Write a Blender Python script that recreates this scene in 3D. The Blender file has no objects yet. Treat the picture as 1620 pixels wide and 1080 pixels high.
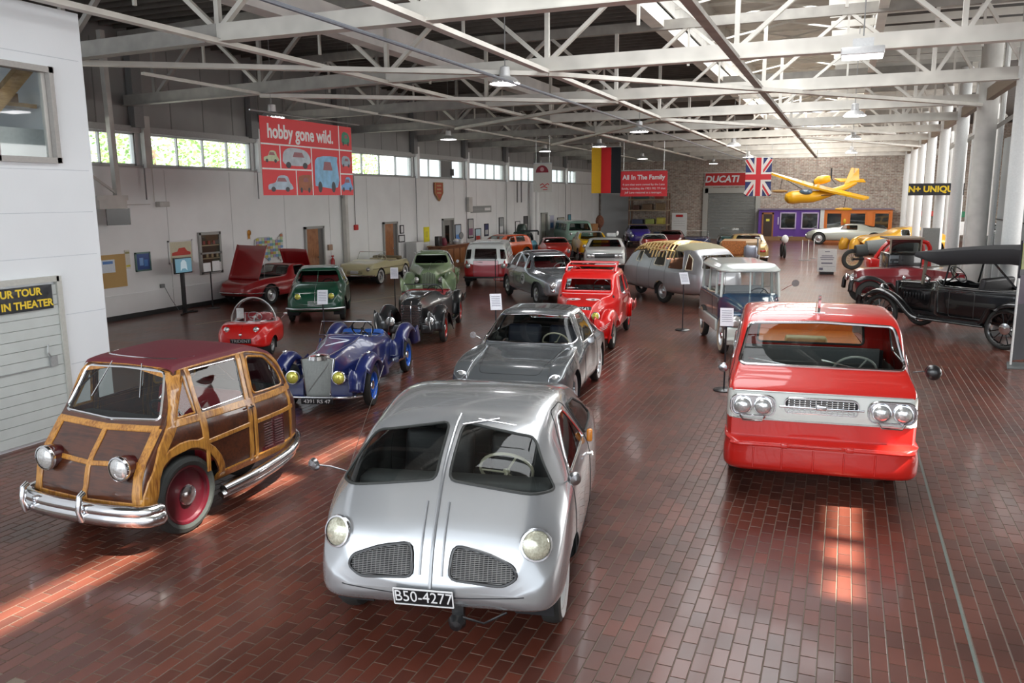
import bpy, bmesh, math, random
import numpy as np
from mathutils import Vector, Matrix
from mathutils.bvhtree import BVHTree
random.seed(7); rng=np.random.RandomState(5)
R=math.radians; pi=math.pi
sc=bpy.context.scene; col=sc.collection
# ---------------- camera ----------------
cd=bpy.data.cameras.new('camera'); cam=bpy.data.objects.new('camera',cd); col.objects.link(cam); sc.camera=cam
cd.sensor_width=36; cd.lens=1285.1/1620*36; cd.clip_end=400; cd.clip_start=.05
def _cam(yaw,pit,rol):
    fw=Vector((math.sin(yaw)*math.cos(pit),math.cos(yaw)*math.cos(pit),-math.sin(pit)))
    r=Vector((math.cos(yaw),-math.sin(yaw),0)); u=r.cross(fw)
    r2=r*math.cos(rol)+u*math.sin(rol); u2=u*math.cos(rol)-r*math.sin(rol)
    m=Matrix((r2,u2,-fw)).transposed().to_4x4(); m.translation=Vector((0,0,3.0)); return m
cam.matrix_world=_cam(R(-22.138),R(10.078),R(-.4218))
CAM=Vector((0,0,3.0)); CM=cam.matrix_world.copy(); CMI=CM.inverted()
def inview(p,m=1.05):
    q=CMI@Vector(p)
    return q.z<-.1 and abs(q.x/-q.z)<.6303*m and abs(q.y/-q.z)<.4202*m
# ---------------- world, sun, exposure ----------------
W=bpy.data.worlds.new('world'); sc.world=W; W.use_nodes=True
_bg=W.node_tree.nodes['Background']; _bg.inputs[0].default_value=(.86,.93,1,1); _bg.inputs[1].default_value=1.55
sd=bpy.data.lights.new('sun','SUN'); sd.energy=26; sd.angle=R(1.2); sd.color=(1,.93,.82)
sun=bpy.data.objects.new('sun',sd); col.objects.link(sun)
SUN=Vector((-.60,0.0,-.80)); sun.rotation_euler=SUN.to_track_quat('-Z','Y').to_euler()
def area(n,loc,d,sx,sy,e,c=(1,1,1)):
    l=bpy.data.lights.new(n,'AREA'); l.shape='RECTANGLE'; l.size=sx; l.size_y=sy; l.energy=e; l.color=c
    o=bpy.data.objects.new(n,l); o.location=loc; o.rotation_euler=Vector(d).to_track_quat('-Z','Y').to_euler(); col.objects.link(o); return o
area('roof_light_daylight',(-1.9,16,7.9),(0,0,-1),3.2,24,1000,(.95,.98,1))
area('roof_light_daylight',(-2.2,44,7.9),(0,0,-1),3.2,28,1500,(1,.98,.94))
area('fill_behind_camera',(-3,-4,4.2),(0,1,-.12),13,4,380,(.93,.97,1))  # fill lamp added behind the camera to light the car fronts
area('right_side_fill',(11.9,30,3.4),(-1,0,-.05),40,3.6,2500,(1,.99,.97)).rotation_euler=(R(90),0,R(90))  # fill lamp added on the right to brighten the left wall; no windows there
area('right_bay_fill',(6.5,40,6.4),(0,0,-1),5,30,800,(1,.99,.96))  # overhead fill added under the closed right bay deck
sc.view_settings.view_transform='Standard'; sc.view_settings.look='None'; sc.view_settings.gamma=1; sc.view_settings.use_curve_mapping=False
sc.view_settings.exposure=0.38
sc.cycles.max_bounces=7; sc.cycles.transparent_max_bounces=12; sc.cycles.caustics_reflective=False; sc.cycles.caustics_refractive=False
sc.cycles.sample_clamp_indirect=6; sc.cycles.use_denoising=True
# ---------------- materials ----------------
MATS={}
def nt(m): m.use_nodes=True; return m.node_tree.nodes,m.node_tree.links
def M(n,c,rough=.5,metal=0,coat=0,var=.06,scale=30,bump=0,em=0,spec=.5,ecol=None):
    if n in MATS: return MATS[n]
    m=bpy.data.materials.new(n); N,L=nt(m); b=N['Principled BSDF']; MATS[n]=m
    b.inputs['Base Color'].default_value=(*c,1); b.inputs['Metallic'].default_value=metal; b.inputs['Roughness'].default_value=rough
    b.inputs['Coat Weight'].default_value=coat; b.inputs['Coat Roughness'].default_value=.04; b.inputs['Specular IOR Level'].default_value=spec
    tc=N.new('ShaderNodeTexCoord'); no=N.new('ShaderNodeTexNoise'); no.inputs['Scale'].default_value=scale; no.inputs['Detail'].default_value=2
    L.new(tc.outputs['Object'],no.inputs['Vector'])
    if var:
        mx=N.new('ShaderNodeMix'); mx.data_type='RGBA'; mx.inputs[6].default_value=(*[max(0,x*(1-var*2)) for x in c],1); mx.inputs[7].default_value=(*[min(1,x*(1+var*2)) for x in c],1)
        L.new(no.outputs['Fac'],mx.inputs[0]); L.new(mx.outputs[2],b.inputs['Base Color'])
    if bump:
        bp=N.new('ShaderNodeBump'); bp.inputs['Strength'].default_value=bump; bp.inputs['Distance'].default_value=.01; L.new(no.outputs['Fac'],bp.inputs['Height']); L.new(bp.outputs[0],b.inputs['Normal'])
    if em: b.inputs['Emission Color'].default_value=(*(ecol or c),1); b.inputs['Emission Strength'].default_value=em
    return m
def paint(n,c,metal=0,rough=.32,coat=1): return M(n,c,rough,metal,coat,var=.015,scale=6)
def glassm(n,tint=(.55,.6,.6),rough=.02,ior=1.5):
    if n in MATS: return MATS[n]
    m=bpy.data.materials.new(n); MATS[n]=m; N,L=nt(m); N.remove(N['Principled BSDF']); o=N['Material Output']
    t=N.new('ShaderNodeBsdfTransparent'); t.inputs[0].default_value=(*tint,1); g=N.new('ShaderNodeBsdfGlossy'); g.inputs['Roughness'].default_value=rough
    f=N.new('ShaderNodeFresnel'); ge=N.new('ShaderNodeNewGeometry'); mm=N.new('ShaderNodeMapRange'); mm.inputs[3].default_value=ior; mm.inputs[4].default_value=1/ior; L.new(ge.outputs['Backfacing'],mm.inputs[0]); L.new(mm.outputs[0],f.inputs[0]); x=N.new('ShaderNodeMixShader')
    no=N.new('ShaderNodeTexNoise'); no.inputs['Scale'].default_value=3; mr=N.new('ShaderNodeMapRange'); mr.inputs[3].default_value=rough*.6; mr.inputs[4].default_value=rough*1.6
    L.new(no.outputs[0],mr.inputs[0]); L.new(mr.outputs[0],g.inputs['Roughness'])
    L.new(f.outputs[0],x.inputs[0]); L.new(t.outputs[0],x.inputs[1]); L.new(g.outputs[0],x.inputs[2]); L.new(x.outputs[0],o.inputs[0]); return m
def woodm(n,a,b,axis=0,scale=6,rough=.35,coat=.6):
    if n in MATS: return MATS[n]
    m=bpy.data.materials.new(n); MATS[n]=m; N,L=nt(m); p=N['Principled BSDF']; p.inputs['Roughness'].default_value=rough; p.inputs['Coat Weight'].default_value=coat; p.inputs['Coat Roughness'].default_value=.06
    tc=N.new('ShaderNodeTexCoord'); mp=N.new('ShaderNodeMapping'); s=[14,14,14]; s[axis]=1.3; mp.inputs['Scale'].default_value=s
    no=N.new('ShaderNodeTexNoise'); no.inputs['Scale'].default_value=scale; no.inputs['Detail'].default_value=5; no.inputs['Distortion'].default_value=.6
    n2=N.new('ShaderNodeTexNoise'); n2.inputs['Scale'].default_value=7; cr=N.new('ShaderNodeValToRGB')
    cr.color_ramp.elements[0].color=(*a,1); cr.color_ramp.elements[0].position=.34; cr.color_ramp.elements[1].color=(*b,1); cr.color_ramp.elements[1].position=.6
    ad=N.new('ShaderNodeMath'); ad.operation='MULTIPLY_ADD'; ad.inputs[1].default_value=.45; mu=N.new('ShaderNodeMath'); mu.operation='MULTIPLY'; mu.inputs[1].default_value=.6
    L.new(tc.outputs['Object'],mp.inputs[0]); L.new(mp.outputs[0],no.inputs['Vector']); L.new(tc.outputs['Object'],n2.inputs['Vector'])
    L.new(no.outputs[0],mu.inputs[0]); L.new(n2.outputs[0],ad.inputs[0]); L.new(mu.outputs[0],ad.inputs[2]); L.new(ad.outputs[0],cr.inputs[0]); L.new(cr.outputs[0],p.inputs['Base Color']); return m
def brickm(n,c1,c2,mort,bw,bh,ms,axes='yx',rough=.4,bump=.3,off=.5,coat=0,ns=1.1):
    if n in MATS: return MATS[n]
    m=bpy.data.materials.new(n); MATS[n]=m; N,L=nt(m); p=N['Principled BSDF']; p.inputs['Roughness'].default_value=rough; p.inputs['Coat Weight'].default_value=coat; p.inputs['Coat Roughness'].default_value=.12
    g=N.new('ShaderNodeNewGeometry'); s=N.new('ShaderNodeSeparateXYZ'); cb=N.new('ShaderNodeCombineXYZ'); L.new(g.outputs['Position'],s.inputs[0])
    L.new(s.outputs['xyz'.index(axes[0])],cb.inputs[0]); L.new(s.outputs['xyz'.index(axes[1])],cb.inputs[1])
    b=N.new('ShaderNodeTexBrick'); b.offset=off; b.inputs['Scale'].default_value=1; b.inputs['Brick Width'].default_value=bw; b.inputs['Row Height'].default_value=bh; b.inputs['Mortar Size'].default_value=ms
    b.inputs['Mortar Smooth'].default_value=.1; b.inputs['Color1'].default_value=(*c1,1); b.inputs['Color2'].default_value=(*c2,1); b.inputs['Mortar'].default_value=(*mort,1); b.inputs['Bias'].default_value=0
    L.new(cb.outputs[0],b.inputs['Vector'])
    no=N.new('ShaderNodeTexNoise'); no.inputs['Scale'].default_value=ns; no.inputs['Detail'].default_value=6; L.new(g.outputs['Position'],no.inputs['Vector'])
    mr=N.new('ShaderNodeMapRange'); mr.inputs[1].default_value=.3; mr.inputs[2].default_value=.7; mr.inputs[3].default_value=.72; mr.inputs[4].default_value=1.25; L.new(no.outputs[0],mr.inputs[0])
    vm=N.new('ShaderNodeVectorMath'); vm.operation='SCALE'; L.new(b.outputs['Color'],vm.inputs[0]); L.new(mr.outputs[0],vm.inputs['Scale']); L.new(vm.outputs[0],p.inputs['Base Color'])
    mr2=N.new('ShaderNodeMapRange'); mr2.inputs[3].default_value=rough*.7; mr2.inputs[4].default_value=rough*1.35; L.new(no.outputs[0],mr2.inputs[0]); L.new(mr2.outputs[0],p.inputs['Roughness'])
    bp=N.new('ShaderNodeBump'); bp.invert=True; bp.inputs['Strength'].default_value=bump; bp.inputs['Distance'].default_value=.004; L.new(b.outputs['Fac'],bp.inputs['Height']); L.new(bp.outputs[0],p.inputs['Normal'])
    return m
WHT=M('white_paint',(.72,.73,.72),.5); CHR=M('chrome',(.82,.83,.85),.12,1,var=.02); BLK=M('black_paint',(.012,.012,.013),.35,0,.5); RUB=M('tyre_rubber',(.03,.032,.03),.62,bump=.2,scale=80)
DRK=M('dark_cabin',(.018,.018,.02),.7); STL=M('steel_paint',(.60,.585,.55),.55,var=.12,scale=3); GRY=M('grey_metal',(.22,.22,.22),.5); SLV=M('aluminium',(.62,.63,.64),.33,1,var=.05)
GLS=glassm('car_glass',(.62,.66,.65)); GLD=glassm('tinted_glass',(.28,.3,.3)); CLR=glassm('clear_glass',(.92,.95,.95))
LENS=M('lamp_lens',(.75,.77,.72),.08,.55,1,var=.25,scale=60); YLENS=M('yellow_lens',(.85,.72,.12),.1,.3,1,var=.2,scale=60); AMB=M('amber_lens',(.85,.28,.02),.15,0,1); REDL=M('red_lens',(.6,.02,.02),.15,0,1)
LEA=M('dark_leather',(.03,.028,.03),.5,bump=.3); REDLE=M('red_leather',(.35,.02,.03),.5,bump=.2); CREAM=M('cream_bakelite',(.75,.68,.5),.3,0,.6)
PLB=M('plate_black',(.01,.01,.012),.4); LETW=M('letter_white',(.85,.85,.85),.5); LETY=M('letter_yellow',(.85,.6,.03),.5)
# ---------------- mesh helpers ----------------
class G:
    """collects simple shapes into one mesh"""
    def __init__(s): s.v=[]; s.f=[]; s.mi=[]; s.k=0
    def add(s,v,f):
        o=len(s.v); s.v+= [tuple(p) for p in v]; s.f+=[tuple(i+o for i in q) for q in f]; s.mi+=[s.k]*len(f); return s
    def box(s,c,d,rz=0,ch=0,m=None):
        x,y,z=d[0]/2,d[1]/2,d[2]/2
        if ch<=0:
            v=[(a*x,b*y,e*z) for a in(-1,1) for b in(-1,1) for e in(-1,1)]
            f=[(0,1,3,2),(4,6,7,5),(0,4,5,1),(2,3,7,6),(0,2,6,4),(1,5,7,3)]
        else:
            bm=bmesh.new(); bmesh.ops.create_cube(bm,size=1); 
            for w in bm.verts: w.co=Vector((w.co.x*d[0],w.co.y*d[1],w.co.z*d[2]))
            bmesh.ops.bevel(bm,geom=list(bm.edges),offset=ch,segments=3,affect='EDGES',profile=.5)
            bm.verts.index_update(); v=[tuple(w.co) for w in bm.verts]; f=[tuple(w.index for w in q.verts) for q in bm.faces]; bm.free()
        mt=m or Matrix.Rotation(rz,4,'Z'); mt=Matrix.Translation(c)@mt
        return s.add([mt@Vector(p) for p in v],f)
    def bar(s,a,b,w,h=None,up=(0,0,1)):
        a=Vector(a);b=Vector(b);d=b-a;L=d.length; h=h or w
        x=d.normalized(); y=Vector(up).cross(x)
        if y.length<1e-4: y=Vector((0,1,0)).cross(x)
        y.normalize(); z=x.cross(y); v=[]
        for p in(a,b):
            for q in((-1,-1),(1,-1),(1,1),(-1,1)): v.append(p+y*(q[0]*w/2)+z*(q[1]*h/2))
        return s.add(v,[(0,3,2,1),(4,5,6,7),(0,1,5,4),(1,2,6,5),(2,3,7,6),(3,0,4,7)])
    def tube(s,pts,r,n=8,closed=False,cap=True,rs=None):
        P=[Vector(p) for p in pts]; m=len(P)
        if m<2: return s
        T=[]
        for i in range(m):
            a=P[(i-1)%m] if closed or i>0 else P[i]; b=P[(i+1)%m] if closed or i<m-1 else P[i]
            t=(b-a); T.append(t.normalized() if t.length>1e-9 else Vector((1,0,0)))
        up=Vector((0,0,1)) if abs(T[0].z)<.9 else Vector((0,1,0)); v=[]
        for i in range(m):
            y=up-T[i]*up.dot(T[i])
            if y.length<1e-6: y=Vector((1,0,0))
            y.normalize(); up=y; z=T[i].cross(y); rr=(rs[i] if rs else r)
            for k in range(n):
                a=2*pi*k/n; v.append(P[i]+(y*math.cos(a)+z*math.sin(a))*rr)
        f=[]
        for i in range(m if closed else m-1):
            j=(i+1)%m
            for k in range(n): f.append((i*n+k,i*n+(k+1)%n,j*n+(k+1)%n,j*n+k))
        if cap and not closed: f.append(tuple(range(n-1,-1,-1))); f.append(tuple((m-1)*n+k for k in range(n)))
        return s.add(v,f)
    def lathe(s,prof,p=(0,0,0),ax=(0,0,1),n=24):
        """prof: (radius, height along ax)"""
        z=Vector(ax).normalized(); x=z.orthogonal().normalized(); y=z.cross(x); p=Vector(p); v=[]; f=[]
        for r,h in prof:
            for k in range(n):
                a=2*pi*k/n; v.append(p+z*h+(x*math.cos(a)+y*math.sin(a))*max(r,1e-4))
        for i in range(len(prof)-1):
            for k in range(n): f.append((i*n+k,i*n+(k+1)%n,(i+1)*n+(k+1)%n,(i+1)*n+k))
        return s.add(v,f)
    def sph(s,c,r,n=16,m=9):
        if not hasattr(r,'__len__'): r=(r,r,r)
        v=[];f=[]
        for i in range(m+1):
            t=pi*i/m
            for k in range(n): a=2*pi*k/n; v.append((c[0]+r[0]*math.sin(t)*math.cos(a),c[1]+r[1]*math.sin(t)*math.sin(a),c[2]+r[2]*math.cos(t)))
        for i in range(m):
            for k in range(n): f.append((i*n+k,(i+1)*n+k,(i+1)*n+(k+1)%n,i*n+(k+1)%n))
        return s.add(v,f)
    def prism(s,poly,axis,a,b):
        """poly 2D in the two other axes"""
        n=len(poly); v=[]
        for h in(a,b):
            for p in poly:
                q=[0,0,0]; o=[i for i in range(3) if i!=axis]; q[axis]=h; q[o[0]]=p[0]; q[o[1]]=p[1]; v.append(q)
        f=[tuple(range(n-1,-1,-1)),tuple(range(n,2*n))]+[(i,(i+1)%n,n+(i+1)%n,n+i) for i in range(n)]
        return s.add(v,f)
    def ring(s,a,b,thick,axis=1):
        """band between two closed loops of 3D points"""
        n=len(a); v=list(a)+list(b); return s.add(v,[(i,(i+1)%n,n+(i+1)%n,n+i) for i in range(n)])
def tag(o,label=None,cat=None,group=None,kind=None):
    for k,v in(('label',label),('category',cat),('group',group),('kind',kind)):
        if v: o[k]=v
    return o
def mk(name,g,mat,parent=None,smooth=True,ang=40,loc=None,**t):
    me=bpy.data.meshes.new(name)
    if isinstance(g,G):
        me.from_pydata([tuple(p) for p in g.v],[],g.f)
        mats=mat if isinstance(mat,(list,tuple)) else [mat]
        for m in mats: me.materials.append(m)
        if len(mats)>1: me.polygons.foreach_set('material_index',g.mi)
    else:
        g.to_mesh(me); me.materials.append(mat)
    me.validate(); me.update()
    bm=bmesh.new(); bm.from_mesh(me); bmesh.ops.recalc_face_normals(bm,faces=bm.faces) if isinstance(g,G) else None; bm.to_mesh(me); bm.free()
    if smooth:
        me.shade_smooth(); me.set_sharp_from_angle(angle=R(ang))
    o=bpy.data.objects.new(name,me); col.objects.link(o)
    if parent: o.parent=parent
    if loc is not None: o.location=loc
    return tag(o,**t)
def empty(name,loc,rz=0,**t):
    o=bpy.data.objects.new(name,None); col.objects.link(o); o.location=loc; o.rotation_euler=(0,0,rz); o.empty_display_size=.2; return tag(o,**t)
def copy_tree(o,parent=None):
    c=o.copy(); col.objects.link(c); c.parent=parent
    for ch in list(o.children): copy_tree(ch,c)
    return c
def mtx(m,p): return [m@Vector(q) for q in p]
def text(name,body,size,mat,parent,mw,depth=.003,align='CENTER',xs=1,bold=0,**t):
    """lettering lies in local XY of matrix mw, facing its +Z"""
    c=bpy.data.curves.new(name,'FONT'); c.body=body; c.size=size; c.align_x=align; c.align_y='CENTER'; c.extrude=depth; c.offset=bold; c.resolution_u=3
    o=bpy.data.objects.new(name,c); col.objects.link(o); bpy.context.view_layer.update()
    me=bpy.data.meshes.new_from_object(o.evaluated_get(bpy.context.evaluated_depsgraph_get())); bpy.data.objects.remove(o); bpy.data.curves.remove(c)
    me.name=name; me.transform(mw@Matrix.Diagonal((xs,1,1,1))); me.materials.clear(); me.materials.append(mat)
    n=bpy.data.objects.new(name,me); col.objects.link(n); n.parent=parent; return tag(n,**t)
def face_m(p,right,up):
    x=Vector(right).normalized(); y=(Vector(up)-x*Vector(up).dot(x)).normalized(); z=x.cross(y)
    m=Matrix((x,y,z)).transposed().to_4x4(); m.translation=Vector(p); return m
def pchip(X,Y,x):
    X=np.array(X,float);Y=np.array(Y,float);h=np.diff(X);d=np.diff(Y)/h;n=len(X);m=np.zeros(n)
    for i in range(1,n-1):
        if d[i-1]*d[i]>0: w1=2*h[i]+h[i-1];w2=h[i]+2*h[i-1];m[i]=(w1+w2)/(w1/d[i-1]+w2/d[i])
    m[0]=d[0];m[-1]=d[-1]
    k=np.clip(np.searchsorted(X,x)-1,0,n-2);t=(x-X[k])/h[k]
    return (1+2*t)*(1-t)**2*Y[k]+t*(1-t)**2*h[k]*m[k]+t*t*(3-2*t)*Y[k+1]+t*t*(t-1)*h[k]*m[k+1]
def crom(P,n):
    """catmull-rom through 2D/3D control points, n samples per span"""
    P=[np.array(p,float) for p in P]; P=[2*P[0]-P[1]]+P+[2*P[-1]-P[-2]]; out=[]
    for i in range(1,len(P)-2):
        for k in range(n):
            t=k/n; a,b,c,d=P[i-1:i+3]
            out.append(.5*((2*b)+(c-a)*t+(2*a-5*b+4*c-d)*t*t+(3*b-3*c+d-a)*t**3))
    out.append(P[-2]); return out
def rpoly(p,r,n=3):
    """rounded polygon"""
    out=[];m=len(p)
    for i in range(m):
        a,b,c=(Vector(p[(i+k-1)%m]) for k in range(3)); u=(a-b);v=(c-b); rr=min(r,u.length*.45,v.length*.45)
        s=b+u.normalized()*rr; e=b+v.normalized()*rr
        for k in range(n+1): t=k/n; q=s*(1-t)**2+b*2*t*(1-t)+e*t*t; out.append((q.x,q.y))
    return out
def ell(cx,cy,rx,ry,n=20,a0=0,a1=2*pi):
    return [(cx+rx*math.cos(a0+(a1-a0)*k/n),cy+ry*math.sin(a0+(a1-a0)*k/n)) for k in range(n if a1-a0>6.2 else n+1)]
def inpoly(x,y,P):
    c=False;j=len(P)-1
    for i in range(len(P)):
        xi,yi=P[i];xj,yj=P[j]
        if (yi>y)!=(yj>y) and x<(xj-xi)*(y-yi)/(yj-yi)+xi: c=not c
        j=i
    return c
def sect(w,z0,zb,zt,r,tb=.95,sq=0):
    h=zb-z0;g=zt-zb
    return [(0,z0),(.55*w,z0),(.88*w,z0+.03*h),(w*.985,z0+.2*h),(w,z0+.55*h),(w*(.985*(1-sq)+sq),z0+.85*h),(w*tb,zb),(w*(tb*.45+r*.55),zb+.5*g),(w*r,zb+(.84+.06*sq)*g),(w*r*.84,zb+(.955+.02*sq)*g),(w*r*.45,zb+.99*g),(0,zt)]
VIEW={'L':(0,2,1,1),'R':(0,2,1,-1),'F':(1,2,0,1),'B':(1,2,0,-1),'T':(0,1,2,1)}
class Body:
    """lofted shell from stations (x,w,z0,zb,zt,r[,tb]); windows and panels are cut out of it as parts"""
    def __init__(s,st,dx=.07,ns=3,sq=0,capf=.6,yoff=0,fn=None):
        st=sorted(st); X=[a[0] for a in st]; pr=[np.array([(a[i] if len(a)>i else .95) for a in st]) for i in range(1,7)]
        xs=[]
        for a,b in zip(X[:-1],X[1:]):
            k=max(1,int(round((b-a)/dx))); xs+=[a+(b-a)*i/k for i in range(k)]
        xs.append(X[-1]); xs=np.array(xs); V=[pchip(X,p,xs) for p in pr]
        bm=bmesh.new(); rings=[]
        for i,x in enumerate(xs):
            c=crom(sect(*[V[k][i] for k in range(6)],sq=sq),ns)
            if fn: c=[fn(x,p[0],p[1]) for p in c]
            ring=[bm.verts.new((x,p[0]+yoff,p[1])) for p in c]+[bm.verts.new((x,-p[0]+yoff,p[1])) for p in c[-2:0:-1]]
            rings.append(ring)
        n=len(rings[0])
        for a,b in zip(rings[:-1],rings[1:]):
            for k in range(n): bm.faces.new((a[k],b[k],b[(k+1)%n],a[(k+1)%n]))
        for ring,sg in((rings[0],-1),(rings[-1],1)):
            prev=ring; cz=sum(v.co.z for v in ring)/n; cy=sum(v.co.y for v in ring)/n; x0=ring[0].co.x
            for q,e in((.75,.5),(.4,.85)):
                nr=[bm.verts.new((x0+sg*.02*capf*e,cy+(v.co.y-cy)*q,cz+(v.co.z-cz)*q)) for v in ring]
                for k in range(n): bm.faces.new((prev[k],nr[k],nr[(k+1)%n],prev[(k+1)%n]))
                prev=nr
            c=bm.verts.new((x0+sg*.02*capf,cy,cz))
            for k in range(n): bm.faces.new((prev[k],c,prev[(k+1)%n]))
        bmesh.ops.recalc_face_normals(bm,faces=bm.faces); bm.normal_update(); s.bm=bm; s.bvh=BVHTree.FromBMesh(bm)
    def hit(s,view,a,b):
        i,j,k,sg=VIEW[view]; o=[0,0,0]; o[i]=a;o[j]=b;o[k]=sg*20; d=[0,0,0]; d[k]=-sg
        p,n,_,_=s.bvh.ray_cast(Vector(o),Vector(d))
        if p is None: p,n,_,_=s.bvh.find_nearest(Vector([o[0] if k!=0 else sg*.0,o[1] if k!=1 else sg*.8,o[2] if k!=2 else 1]))
        if n.dot(Vector(d))>0: n=-n
        return p,n
    def path(s,view,pts,closed=False,step=.05,off=0.):
        out=[]; m=len(pts)
        for i in range(m if closed else m-1):
            a=pts[i];b=pts[(i+1)%m]; L=math.dist(a,b); k=max(1,int(L/step))
            for q in range(k): t=q/k; p,n=s.hit(view,a[0]+(b[0]-a[0])*t,a[1]+(b[1]-a[1])*t); out.append(p+n*off)
        if not closed: p,n=s.hit(view,*pts[-1]); out.append(p+n*off)
        return out
    def line(s,name,view,pts,r,mat,parent,closed=False,off=0,step=.05,n=6,**t):
        for v in('LR' if view=='S' else [view]): o=mk(name,G().tube(s.path(v,pts,closed,step,off),r,n,closed),mat,parent,**t)
        return o
    def cut(s,name,view,poly,mat,parent,off=0,frame=None,xr=None,thick=0,fname='window_frame',keep=True,nmin=.04,mirror=False,**t):
        if mirror: s.cut(name,view,[(-a,b) for a,b in poly],mat,parent,off,frame,xr,thick,fname,keep,nmin,**t)
        if view=='S':
            s.cut(name,'L',poly,mat,parent,off,frame,xr,thick,fname,keep,nmin,**t); return s.cut(name,'R',poly,mat,parent,off,frame,xr,thick,fname,keep,nmin,**t)
        i,j,k,sg=VIEW[view]; bm=s.bm; A=[p[0] for p in poly];B=[p[1] for p in poly]; a0,a1,b0,b1=min(A),max(A),min(B),max(B)
        fr=s.path(view,poly,True,.04,.0) if frame else None
        def ok(f):
            c=f.calc_center_median(); n=f.normal
            if n[k]*sg<nmin: return False
            if k==1 and c[1]*sg<0: return False
            if xr and not(xr[0]<=c[0]<=xr[1]): return False
            vi=[v.co[i] for v in f.verts]; vj=[v.co[j] for v in f.verts]
            return max(vi)>a0-1e-5 and min(vi)<a1+1e-5 and max(vj)>b0-1e-5 and min(vj)<b1+1e-5
        m=len(poly)
        for e in range(m):
            p,q=poly[e],poly[(e+1)%m]; d=(q[0]-p[0],q[1]-p[1])
            if math.hypot(*d)<1e-5: continue
            no=[0,0,0]; no[i]=d[1]; no[j]=-d[0]; co=[0,0,0]; co[i]=p[0];co[j]=p[1]
            la,ha=min(p[0],q[0])-.02,max(p[0],q[0])+.02; lb,hb=min(p[1],q[1])-.02,max(p[1],q[1])+.02
            F=[f for f in bm.faces if ok(f) and max(v.co[i] for v in f.verts)>=la and min(v.co[i] for v in f.verts)<=ha and max(v.co[j] for v in f.verts)>=lb and min(v.co[j] for v in f.verts)<=hb]
            if not F: continue
            E=set();Vv=set()
            for f in F: E.update(f.edges);Vv.update(f.verts)
            bmesh.ops.bisect_plane(bm,geom=F+list(E)+list(Vv),plane_co=co,plane_no=no,dist=1e-5)
        bm.normal_update()
        F=[f for f in bm.faces if ok(f) and inpoly(f.calc_center_median()[i],f.calc_center_median()[j],poly)]
        o=None
        if F and keep:
            nb=bmesh.new(); mp={}
            for f in F:
                for v in f.verts:
                    if v not in mp: mp[v]=nb.verts.new(v.co+v.normal*off)
                nb.faces.new([mp[v] for v in f.verts])
            nb.normal_update()
            if thick: 
                r=bmesh.ops.solidify(nb,geom=list(nb.faces),thickness=thick)
            o=mk(name,nb,mat,parent,ang=50,**t); nb.free()
        if F: bmesh.ops.delete(bm,geom=F,context='FACES')
        if frame: mk(fname,G().tube(fr,frame[1],6,True),frame[0],o if (o and frame[0] and False) else parent)
        return o
    def done(s,mat,parent,name='body',ang=50,**t):
        o=mk(name,s.bm,mat,parent,ang=ang,**t); s.bm.free(); return o
def wheel(par,x,y,r,w=.16,rim=CHR,side=1,ww=None,cap=CHR,spokes=0,rr=.62,dish=.02,name='wheel',turn=0,n=28):
    """wheel at x,y standing on the ground; side=+1 faces +y"""
    ax=Vector((-math.sin(turn)*side,math.cos(turn)*side,0)); c=(x,y,r); h=w/2
    e=empty(name,c); e.parent=par
    z=(0,0,0); ri=r*rr
    g=G().lathe([(ri,-h*.8),(r*.86,-h),(r*.96,-h*.82),(r,-h*.35),(r,h*.35),(r*.96,h*.82),(r*.86,h),(ri*1.02,h*.8),(ri,h*.4),(ri,-h*.8)],z,ax,n); mk('tyre',g,RUB,e)
    if ww: mk('whitewall',G().lathe([(ri*1.03,h*.86),(ri*1.2,h*1.0),(r*.86,h*1.02),(r*.87,h*.96)],z,ax,n),ww,e)
    if spokes:
        g=G().lathe([(ri,h*.85),(ri*.93,h*.6),(ri*.93,-h*.6),(ri,-h*.8)],z,ax,n)
        u=ax.orthogonal().normalized(); v=ax.cross(u)
        for k in range(spokes):
            a=2*pi*k/spokes; d=u*math.cos(a)+v*math.sin(a); g.tube([d*.03+ax*h*.3,d*ri*.95],max(.006,ri*.035),5)
        mk('rim',g,rim,e)
    else: mk('rim',G().lathe([(ri*1.02,h*.85),(ri*.94,h*.8),(ri*.9,h*.35-dish),(ri*.5,h*.45-dish),(ri*.3,h*.7-dish),(0,h*.72-dish)],z,ax,n),rim,e)
    if cap: mk('hub_cap',G().lathe([(ri*.36,h*.7-dish),(ri*.34,h*.95-dish),(ri*.2,h*1.15-dish),(0,h*1.2-dish)],z,ax,16),cap,e)
    return e
def wells(par,b,xs,r,y,z=None,depth=.28,mat=DRK,cutr=None,view='S'):
    """wheel arches cut through the sides, with dark inner wells"""
    for x in xs:
        cz=z if z is not None else r; rr=cutr or r*1.16
        b.cut('arch',view,ell(x,cz,rr,rr,18),mat,par,keep=False,nmin=.02)
        for sg in((1,-1) if view=='S' else ((1,) if view=='L' else (-1,))):
            g=G(); P=ell(x,cz,rr,rr,16,-.35,pi+.35); a=[(p[0],sg*(y-.012),p[1]) for p in P]; c=[(p[0],sg*(y-depth),p[1]) for p in P]; n=len(P)
            g.add(a+c,[(i,i+1,n+i+1,n+i) for i in range(n-1)]); g.add(c,[tuple(range(n))]); mk('wheel_well',g,mat,par)
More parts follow.
